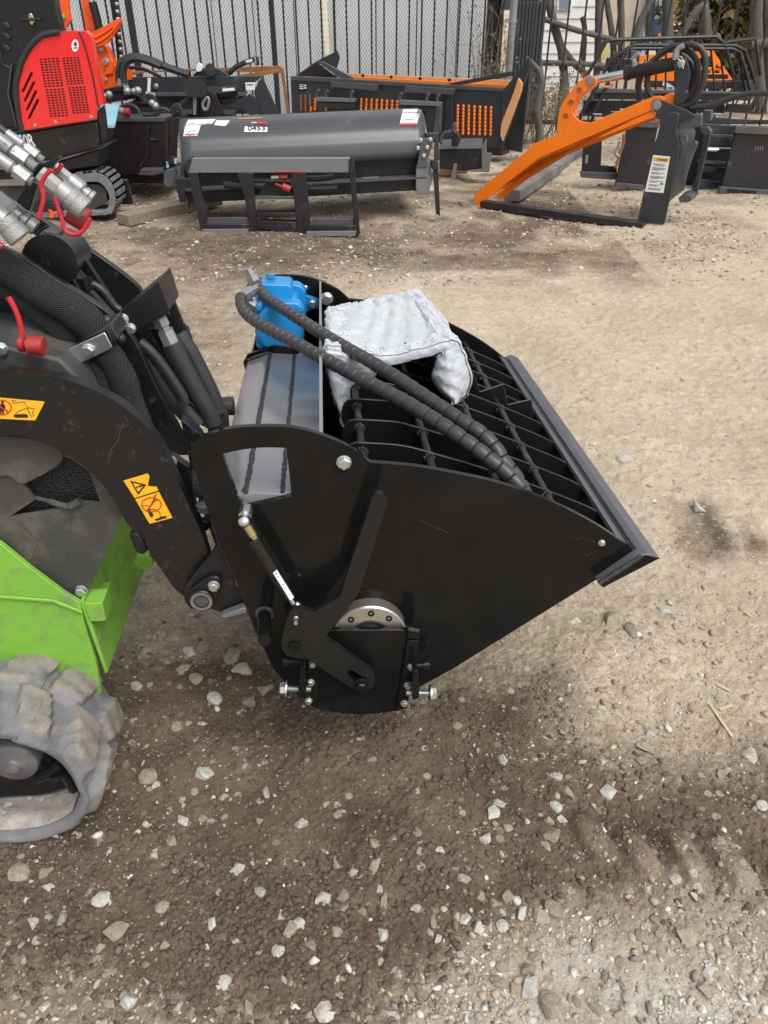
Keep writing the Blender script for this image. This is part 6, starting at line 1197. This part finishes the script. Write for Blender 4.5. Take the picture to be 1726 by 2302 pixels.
lin(p8.off(.1), C2((1040, 220), (1100, 165), (1180, 130), (1240, 110)), .022, 'cylinder', 'charc', sbl, smooth=False); lin(p8.off(.08), C2((1170, 130), (1220, 120)), .014, 'cylinder_rod', 'chrome', sbl, smooth=False); vp('post', p8, C2((1225, 95), (1260, 92), (1268, 155), (1240, 158)), .05, 'charc', sbl, back=.1); vp('post_plate', p8, C2((1228, 98), (1244, 97), (1250, 150), (1238, 152)), .01, 'zincd', sbl, back=.08); vp('clear_bag', p8, cr(C2((805, 150), (830, 145), (845, 170), (835, 200), (800, 200)), 3, True), .05, 'white', sbl, back=.02)
# --- rusty angle frame
rf = thing('angle_iron_frame', 'rusty brown angle iron frame leaning over the slate blade', 'frame', (-1.0, 8.6, 0)); p9 = VY(8.3, 0)
vp('angle_rail', p9, C2((270, 205), (760, 182), (1425, 160), (1430, 185), (1440, 215), (1160, 205), (800, 200), (430, 208), (280, 240)), .02, 'rust', rf); vp('angle_leg', p9, C2((1425, 165), (1450, 185), (1494, 510), (1475, 515), (1432, 225)), .03, 'rust', rf, back=-.02); vp('angle_rail', p9, C2((1118, 228), (1420, 185), (1432, 210), (1165, 252)), .03, 'rust', rf, back=-.04); vp('angle_leg', p9, C2((1118, 228), (1165, 250), (1178, 370), (1138, 384)), .03, 'rust', rf, back=-.06)
# --- dark box bucket beside the excavator
bb = thing('box_bucket', 'brown black box bucket with hoses on top between the excavator and the tiller', 'bucket', G(330, 395)); p7 = VY(6.75, 0)
vp('front_wall', p7, C2((-120, 560), (205, 575), (565, 572), (590, 545), (575, 700), (560, 960), (380, 970), (-120, 960)), .02, 'maroon', bb); vp('top_ledge', p7, C2((60, 560), (210, 545), (590, 545), (562, 578), (205, 576)), .25, 'slate2', bb, back=-.01); vp('side_wall', p7, C2((575, 545), (690, 545), (660, 690), (650, 980), (560, 965), (568, 720)), .02, 'maroon', bb, back=-.02); vp('rib', p7, C2((560, 575), (590, 560), (592, 900), (566, 940)), .04, 'charc', bb, back=-.04)
for L in (((120, 430), (0, 0)),): pass
MB().tube(p7.off(-.012).many(C2((470, 615), (448, 622), (448, 690), (462, 712), (516, 714))), .010, 8).obj('handle', 'maroon', bb); MB().tube(p7.off(-.008).many(C2((440, 590), (430, 840), (385, 905), (385, 960))), .007, 6).obj('seam', 'slate', bb)
vp('foot_plate', p7, C2((385, 935), (540, 930), (555, 960), (470, 980), (365, 972)), .10, 'slate2', bb, back=-.10); vp('base_skid', p7, C2((-120, 955), (650, 965), (640, 1040), (-120, 1030)), .5, 'ink', bb, back=.12)
vp('top_frame', p7, C2((210, 470), (440, 365), (480, 375), (530, 470), (520, 540), (220, 545)), .02, 'slate', bb, back=.30); vp('frame_top', p7, C2((110, 360), (380, 340), (380, 400), (130, 440)), .10, 'charc', bb, back=.5); vp('top_plate', p7, C2((240, 500), (700, 500), (740, 545), (210, 545)), .02, 'charc', bb, back=.25)
for L, r in (((110, 365), (200, 345), (260, 340)), .03), (((340, 440), (440, 440), (500, 450)), .028), (((260, 400), (330, 380), (440, 430)), .02): lin(p7.off(.2), C2(*L), r, 'cylinder', 'gloss2', bb, smooth=False)
for q, r in (((285, 350), .03), ((335, 350), .024), ((365, 345), .03), ((150, 375), .028), ((470, 440), .028), ((495, 460), .03), ((520, 488), .02), ((120, 385), .02)): MB().ball(p7.off(.14)(*C2(q)[0]), r, 10).obj('fitting', 'zincd', bb)
for L in (((240, 470), (290, 450), (350, 470), (380, 520)), ((500, 490), (560, 480), (600, 500)), ((600, 510), (640, 460), (670, 455), (690, 500), (710, 580)), ((620, 520), (660, 470), (685, 500), (700, 600)), ((400, 520), (470, 525), (520, 500), (500, 530))): lin(p7.off(.05), C2(*L), .015, 'hydraulic_hose', 'hose', bb)
MB().cyl(p7.off(.0)(*C2((265, 505))[0]), p7.off(.0)(*C2((305, 505))[0]), .030, 12).obj('dust_cap', 'redcap', bb); MB().cyl(p7.off(.02)(*C2((215, 490))[0]), p7.off(.0)(*C2((268, 505))[0]), .026, 10).obj('coupler', 'zincd', bb)
vp('side_tube', p7, C2((582, 838), (632, 832), (632, 890), (590, 892)), .06, 'charc', bb, back=-.10); vp('tag', p7, C2((574, 875), (590, 870), (600, 915), (578, 925)), .004, 'sky blue', bb, back=-.09); vp('tag', p7, C2((634, 850), (655, 850), (652, 895), (636, 890)), .004, 'sky blue', bb, back=-.11); vp('coil', p7, cr(C2((560, 950), (640, 925), (660, 960), (640, 1050), (590, 1050), (560, 1000)), 3, True), .12, 'slate2', bb, back=-.12)
# --- upright hitch post
hp = thing('hitch_mast', 'black hitch mast with clevis top and silver label behind the tiller hood', 'mast', (-1.05, 7.2, 0)); p6 = VY(7.1, 0)
vp('mast_plate', p6, C2((760, 300), (815, 330), (820, 560), (770, 560)), .05, 'gloss2', hp); MB().cyl(p6.off(-.04)(*C2((765, 325))[0]), p6.off(.06)(*C2((765, 325))[0]), .075*.9, 18).obj('clevis', 'gloss2', hp); MB().cyl(p6.off(-.02)(*C2((815, 325))[0]), p6.off(.06)(*C2((815, 325))[0]), .07, 18).obj('clevis', 'gloss2', hp); vp('silver_strip', p6, C2((775, 372), (802, 372), (798, 525), (775, 525)), .004, 'zincd', hp, back=-.006)
vp('bracket', p6, C2((815, 390), (850, 375), (945, 365), (1000, 520), (980, 560), (815, 560)), .06, 'maroon', hp, back=.04); lin(p6.off(-.01), C2((880, 390), (850, 440), (855, 480), (880, 480), (895, 420), (880, 390)), .012, 'lock_ring', 'zincd', hp); vp('tooth', p6, C2((870, 370), (890, 338), (900, 350), (885, 385)), .03, 'charc', hp)
lin(p6.off(.1), C2((880, 360), (1000, 360), (1105, 345)), .045, 'cylinder', 'gloss2', hp, smooth=False); lin(p6.off(.08), C2((1000, 348), (1090, 340)), .025, 'cylinder_rod', 'chrome', hp, smooth=False); vp('arm', p6, C2((940, 400), (1110, 390), (1090, 440), (960, 445)), .06, 'charc', hp, back=.12); vp('base', p6, C2((600, 520), (1060, 515), (1060, 600), (600, 600)), .3, 'charc', hp, back=.1)
lin(p6.off(.02), C2((690, 450), (740, 410), (760, 390)), .022, 'hydraulic_hose', 'hose', hp)
# ------------------------------------------------------------------ iron fence, wall and yard beyond
YF = 10.4; pF = VY(YF)
fe = thing('iron_fence', 'black iron bar fence with grey chain link along the back of the yard', 'fence', (0, YF, 0))
def X_at(px, Y=YF, py=90): return VY(Y)(px, py).x
xL, xR, xM = -9.0, 7.5, X_at(1082)
HB_ = 2.3
for z in (.10, 1.36, 2.2): MB().bar((xL, YF, z), (xR, YF, z), .03, .045).obj('fence_rail', 'iron', fe)
bar_me = None; x = X_at(641)-62*.1425
while x < xR:
    sp = .1425 if x < xM-.05 else .19
    if bar_me is None: bar_me, bc = MB().box((0, YF, HB_/2), (.0095, 0, 0), (0, .0095, 0), (0, 0, HB_/2)).mesh('fence_bar', 'iron', centre=V((0, YF, HB_/2)))
    o = bpy.data.objects.new('fence_bar', bar_me); place(o, Matrix.Translation((x, YF-.022, HB_/2)) @ Matrix.Rotation(random.uniform(-.004, .004), 4, 'Y'), fe); x += sp
for px in (300, 615): MB().box((X_at(px), YF, HB_/2), (.028, 0, 0), (0, .028, 0), (0, 0, HB_/2)).obj('fence_post', 'iron', fe)
mb = MB(); d = .034
def wire(a, b, r=.0019):
    a, b = V(a), V(b); t = (b-a).normalized(); u = t.cross(V((0, 1, 0))).normalized(); q = V((0, 1, 0)); mb.add([a+u*r, a-u*r*.6+q*r, a-u*r*.6-q*r, b+u*r, b-u*r*.6+q*r, b-u*r*.6-q*r], [(0, 1, 4, 3), (1, 2, 5, 4), (2, 0, 3, 5)])
hh = 1.62; x = xL-hh/1.6
while x < xM:
    for sg in (1, -1):
        x0 = x if sg > 0 else x+hh/1.6; x1 = x0+sg*hh/1.6; z0, z1 = .02, hh
        lo, hi = xL, xM
        def clip(xa, za, xb, zb):
            if xa > xb: xa, za, xb, zb = xb, zb, xa, za
            if xb < lo or xa > hi: return None
            if xa < lo: za += (zb-za)*(lo-xa)/(xb-xa); xa = lo
            if xb > hi: zb = za+(zb-za)*(hi-xa)/(xb-xa); xb = hi
            return xa, za, xb, zb
        c = clip(x0, z0, x1, z1)
        if c: wire((c[0], YF+.03, c[1]), (c[2], YF+.03, c[3]))
    x += d
mb.obj('chain_link', 'wire', fe, smooth=0, recalc=False, kind='stuff')
gpost = thing('gate_post', 'broad dark gate post at the end of the chain link', 'post', (X_at(1112), YF+.05, 0)); MB().box((X_at(1108), YF+.12, 1.2), (.075, 0, 0), (0, .06, 0), (0, 0, 1.2)).obj('post', 'iron', gpost, .006)
MB().box((X_at(1125), YF+.05, 1.2), (.018, 0, 0), (0, .05, 0), (0, 0, 1.2)).obj('post_flange', 'slate', gpost, .003)
gv = thing('galvanised_post', 'grey galvanised pipe post with strap fittings beside the dark gate post', 'post', (X_at(1146), YF-.06, 0)); MB().cyl((X_at(1146), YF-.1, 0), (X_at(1146), YF-.1, 2.3), .042, 18).obj('pipe', 'galv', gv)
for z in (1.12, .55): MB().cyl((X_at(1146), YF-.1, z), (X_at(1146), YF-.1, z+.04), .05, 18).obj('strap', 'galv', gv); MB().bar((X_at(1128), YF-.12, z+.02), (X_at(1146), YF-.12, z+.02), .02, .04).obj('strap_bar', 'galv', gv)
ys_ = thing('cream_strip', 'thin cream plastic strip hanging on the chain link fence', 'strip', (X_at(728), YF-.05, 0)); pst = VY(YF-.06); plate('strip', pst, [(722, -30), (733, -30), (741, 122), (731, 124)], .008, 'cream', ys_)
# pale wall of vertical panels behind the chain link
wl_ = thing('panel_wall', 'pale grey wall of tall vertical panels behind the chain link fence', 'wall', (-1.5, 11.2, 0)); wl_['kind'] = 'thing'; x = xL-.6; k = 0
while x < X_at(1075, 11.2): 
    wd = .50; o = MB().box((x+wd/2, 11.2+.006*(k % 2), 1.5), (wd/2-.006, 0, 0), (0, .03, 0), (0, 0, 1.5)).obj('panel', 'wall', wl_, .004); x += wd; k += 1
MB().box(((xL-.6+X_at(1075, 11.2))/2, 11.3, 1.5), ((X_at(1075, 11.2)-xL+.6)/2, 0, 0), (0, .04, 0), (0, 0, 1.5)).obj('wall_core', 'slate2', wl_)
# dark slatted gate
dg = thing('slatted_gate', 'dark grey gate of narrow vertical slats beyond the galvanised post', 'gate', (X_at(1190, 11.0), 11.0, 0)); x = X_at(1155, 11)
while x < X_at(1218, 11): MB().box((x, 11.0, 1.0), (.017, 0, 0), (0, .02, 0), (0, 0, 1.0)).obj('slat', 'shed', dg, .003); x += .042
MB().box((X_at(1188, 11), 11.05, 1.0), (X_at(1218, 11)-X_at(1188, 11), 0, 0), (0, .015, 0), (0, 0, 1.0)).obj('gate_back', 'slate', dg)
# white house
hx = thing('white_house', 'white sided house wall with a window beyond the log fence', 'house', (X_at(1300, 15), 15, 0)); x0, x1 = X_at(1212, 15, 100), X_at(1345, 15, 100)
z = -.1
while z < 3.2: MB().prism([(x0, 15, z), (x1, 15, z), (x1, 15.02, z+.17), (x0, 15.02, z+.17)], V((0, .03, 0))).obj('board', 'siding', hx); z += .165
fx = VY(14.97); MB().prism(fx.many(C5((480, -90), (560, -90), (560, 58), (480, 58))), V((0, .03, 0))).obj('window_frame', 'white', hx); MB().prism(VY(14.955).many(C5((492, -80), (520, -80), (520, 50), (492, 50))), V((0, .01, 0))).obj('pane', 'glass', hx); MB().prism(VY(14.955).many(C5((524, -80), (550, -80), (550, 50), (524, 50))), V((0, .01, 0))).obj('pane', 'glass', hx)
MB().box(((x0+x1)/2, 15.1, 1.5), ((x1-x0)/2, 0, 0), (0, .05, 0), (0, 0, 1.7)).obj('house_core', 'siding', hx)
cb = thing('blue_container', 'pale blue ribbed container standing beyond the log fence', 'container', (X_at(1420, 16), 16, 0)); x0, x1 = X_at(1405, 16, 60), X_at(1452, 16, 60); k = 0; x = x0
while x < x1: MB().box((x+.07, 16+.03*(k % 2), 1.4), (.07, 0, 0), (0, .03, 0), (0, 0, 1.4)).obj('rib', 'bluew', cb, .004); x += .135; k += 1
th = thing('tan_hut', 'tan block hut between the white house and the blue container', 'hut', (X_at(1380, 15.5), 15.5, 0)); MB().box((X_at(1384, 15.5), 15.6, 1.4), (.40, 0, 0), (0, .3, 0), (0, 0, 1.5)).obj('wall', mat('tan render', (.52, .45, .34), .8, var=.15), th)
bt = thing('blue_truck', 'dark blue vehicle end with a window beyond the log fence', 'truck', (X_at(1478, 15), 15, 0)); bl = mat('navy paint', (.05, .075, .15), .35); pT = VY(15)
plate('body', pT, C5((1015, 30), (1075, 28), (1080, 120), (1060, 230), (1015, 230)), .5, bl, bt, (), .01); plate('window', pT.off(-.01), C5((1025, 55), (1066, 55), (1066, 100), (1022, 110)), .01, 'glass', bt); plate('roof', pT, C5((1018, -60), (1090, -60), (1080, 28), (1015, 30)), .5, mat('grey blue', (.28, .34, .44), .5), bt); plate('tail_lamp', pT.off(-.01), C5((1045, 190), (1062, 185), (1058, 235), (1042, 235)), .02, 'orange', bt)
ye = thing('yellow_machine', 'yellow machine arm with grey hoses beyond the log fence', 'machine', (X_at(1560, 14), 14, 0)); pY = VY(14)
plate('arm', pY, C5((1150, -60), (1180, -60), (1176, 60), (1160, 130), (1148, 120)), .15, 'teal', ye, (), .01); plate('arm', pY, C5((1330, -60), (1362, -60), (1358, 120), (1345, 125)), .15, 'teal', ye, (), .01); plate('arm', pY, C5((1410, -60), (1440, -60), (1430, 20), (1400, 16)), .15, 'orange', ye, (), .01)
for L in (((1165, 50), (1170, 20), (1200, 5), (1240, 0)), ((1175, 60), (1200, 70), (1240, 50)), ((1190, 20), (1240, 22))): lin(pY.off(-.1), C5(*L), .035, 'hose', 'charc', ye)
plate('yellow_panel', VY(13.5), C5((735, 240), (768, 235), (765, 290), (725, 345), (722, 330)), .1, mat('pale yellow', (.70, .60, .20), .6), ye, (), .01)
# weathered log fence
lf = thing('log_fence', 'weathered log fence with slanting posts and split rails behind the iron bars', 'fence', (3.2, 11.6, 0)); pL = VY(11.6)
def logp(nm, L, s, m='wood', th=.10): return plate(nm, pL.off(s), L, th, m, lf, (), .02)
def log(nm, L, wpx, s=0):
    P = [pL.off(s)(*q) for q in cr(C5(*L), 5)]; k = (P[0]-CAM).dot(FW)/F*.4014; R = [wpx*.42*k*(1+random.uniform(-.08, .08)) for _ in P]; return MB().tube(P, R, 10).obj(nm, 'wood', lf, smooth=60)
log('log_post', ((430, -80), (440, 40), (470, 170), (505, 300), (520, 480), (525, 680)), 62); log('log_brace', ((505, 270), (560, 340), (620, 400), (680, 470)), 44, .05); log('log_post', ((715, -80), (710, 200), (700, 420), (690, 560)), 52); log('log_post', ((745, -80), (765, 60), (785, 190), (800, 330)), 42, .06); log('log_post', ((830, -80), (838, 120), (838, 330)), 46)
log('log_brace', ((1010, -80), (990, 30), (940, 130), (900, 260)), 46, .05); log('log_post', ((1005, -20), (995, 120), (990, 240)), 34, .1); log('log_post', ((1100, -80), (1098, 100), (1090, 300)), 78); log('log_brace', ((1180, 190), (1240, 90), (1300, 40), (1310, 200)), 50, .05); log('log_post', ((1290, -80), (1310, 60), (1330, 220)), 52, .08); log('log_post', ((1600, -80), (1592, 100), (1600, 330), (1620, 600)), 80, -.3); log('log_rail', ((1560, 250), (1660, 240), (1760, 236)), 60, -.35)
log('log_rail', ((245, 48), (330, 80), (470, 130), (620, 180), (760, 215), (830, 240)), 34, -.1); log('log_rail', ((220, 352), (420, 352), (640, 360), (740, 370)), 34, -.08); log('log_rail', ((690, 380), (860, 390), (960, 400)), 34, -.02)
log('log_rail', ((900, 235), (1000, 225), (1100, 222)), 26, .2); log('log_post', ((1650, -80), (1655, 200), (1665, 500)), 60, -.2)
log('log_post', ((360, 280), (375, 330), (390, 480), (400, 600)), 44, -.15); log('log_post', ((620, 95), (632, 160), (628, 300), (620, 400)), 36, .15)
# cedar shrub and dry brush: leaf-sized sprays through the crown's volume
def bush(nm, label, cat, loc, rx, ry, rz_, n, m1, m2, size, stem):
    t = thing(nm, label, cat, loc); r = np.random.default_rng(int(abs(loc[0])*100)); c = V(loc)
    for m, share in ((m1, .6), (m2, .4)):
        mb = MB()
        for _ in range(int(n*share)):
            cl = V((r.normal()*.45*rx, r.normal()*.45*ry, rz_*(.15+.85*r.random()))); p = c+cl; dr = V((r.normal(), r.normal(), r.normal()+.8)).normalized(); sd_ = dr.orthogonal().normalized(); sd_ = Matrix.Rotation(r.random()*6.28, 3, dr) @ sd_
            L_ = size*r.uniform(.5, 1.4); wv = L_*.22; mb.add([p, p+dr*L_*.5+sd_*wv, p+dr*L_, p+dr*L_*.5-sd_*wv], [(0, 1, 2, 3)])
        mb.obj('crown', m, t, smooth=0, recalc=False, kind='stuff')
    mb = MB()
    for _ in range(stem):
        a = c+V((r.normal()*.2*rx, r.normal()*.2*ry, 0)); b = c+V((r.normal()*.5*rx, r.normal()*.5*ry, rz_*r.uniform(.6, 1.05))); md_ = (a+b)/2+V((r.normal()*.1, r.normal()*.1, 0)); mb.tube([a, md_, b], [.012, .008, .003], 5)
    mb.obj('stems', 'twig', t, kind='stuff'); return t
p = VY(12.4)(1590, 200); bush('cedar_shrub', 'tall cedar shrub with brown and green sprays behind the right end of the fence', 'shrub', (p.x, 12.4, 0), .75, .4, 2.0, 5200, 'cedar', 'cedar2', .13, 30)
p = VY(12.1)(1665, 200); bush('cedar_shrub', 'browner cedar shrub at the far right beside the thick log post', 'shrub', (p.x+.3, 12.1, 0), .55, .4, 1.7, 3000, 'cedar2', 'cedar', .12, 24)
def twigs(label, px, py, Y, n, ht, spread, seed):
    r = np.random.default_rng(seed); p = VY(Y)(px, py); t = thing('dry_weed', label, 'weed', (p.x, Y, 0)); mb = MB()
    for _ in range(n):
        a = V((p.x+r.normal()*spread*.5, Y+r.normal()*.06, 0)); h_ = ht*r.uniform(.4, 1); q = a+V((r.normal()*spread*.5, r.normal()*.08, h_)); mid = (a+q)/2+V((r.normal()*.05, r.normal()*.05, 0)); mb.tube([a, mid, q], [.005, .004, .002], 4)
        for k in range(4):
            f = r.uniform(.4, 1); s = a.lerp(q, f); e = s+V((r.normal()*.12, r.normal()*.08, r.uniform(-.02, .14))); mb.tube([s, e], [.003, .0015], 4)
            if r.random() < .6: mb.add([e, e+V((.016, 0, .012)), e+V((0, .0, .026)), e+V((-.016, 0, .012))], [(0, 1, 2, 3)])
    mb.obj('stems', 'twig', t, smooth=0, recalc=False, kind='stuff')
twigs('bare grey creeper twigs climbing the chain link by the gate post', 1085, 100, YF-.09, 46, 1.55, .34, 3)
twigs('tangle of dry brush between the black bucket and the orange grapple', 1215, 250, 9.6, 60, .75, .42, 4)
twigs('dry brush at the foot of the log fence near the white house', 1260, 240, 10.9, 40, .6, .5, 5)
tg = thing('broken_trunk', 'bent dead trunk rising behind the corner of the black bucket', 'trunk', VY(9.4)(1200, 300)[:2] + (0,) if False else (VY(9.4)(1200, 300).x, 9.4, 0)); P = [VY(9.4)(*q) for q in cr(A3((390, 850), (400, 740), (385, 600), (410, 470), (400, 400), (350, 340)), 5)]; MB().tube(P, [.05-.001*i for i in range(len(P))], 10).obj('trunk', 'wood', tg, smooth=60)
# chips and straw on the yard
rr_ = np.random.default_rng(9)
for i, (a, b, w_) in enumerate(((B5((1395, 165))[0], B5((1500, 312))[0], .006), (B5((1430, 75))[0], B5((1490, 105))[0], .008), (B5((1440, 190))[0], B5((1500, 170))[0], .007))):
    o = MB().bar(G(*a)+V((0, 0, hz(*G(*a)[:2])+.004)), G(*b)+V((0, 0, hz(*G(*b)[:2])+.004)), w_, .003).obj('wood_splinter', 'straw', None); tag(o, ('long pale wood splinter lying on the gravel at the right', 'short flat wood chip lying right of the gravel patch', 'small pale chip beside the long splinter')[i], 'splinter')
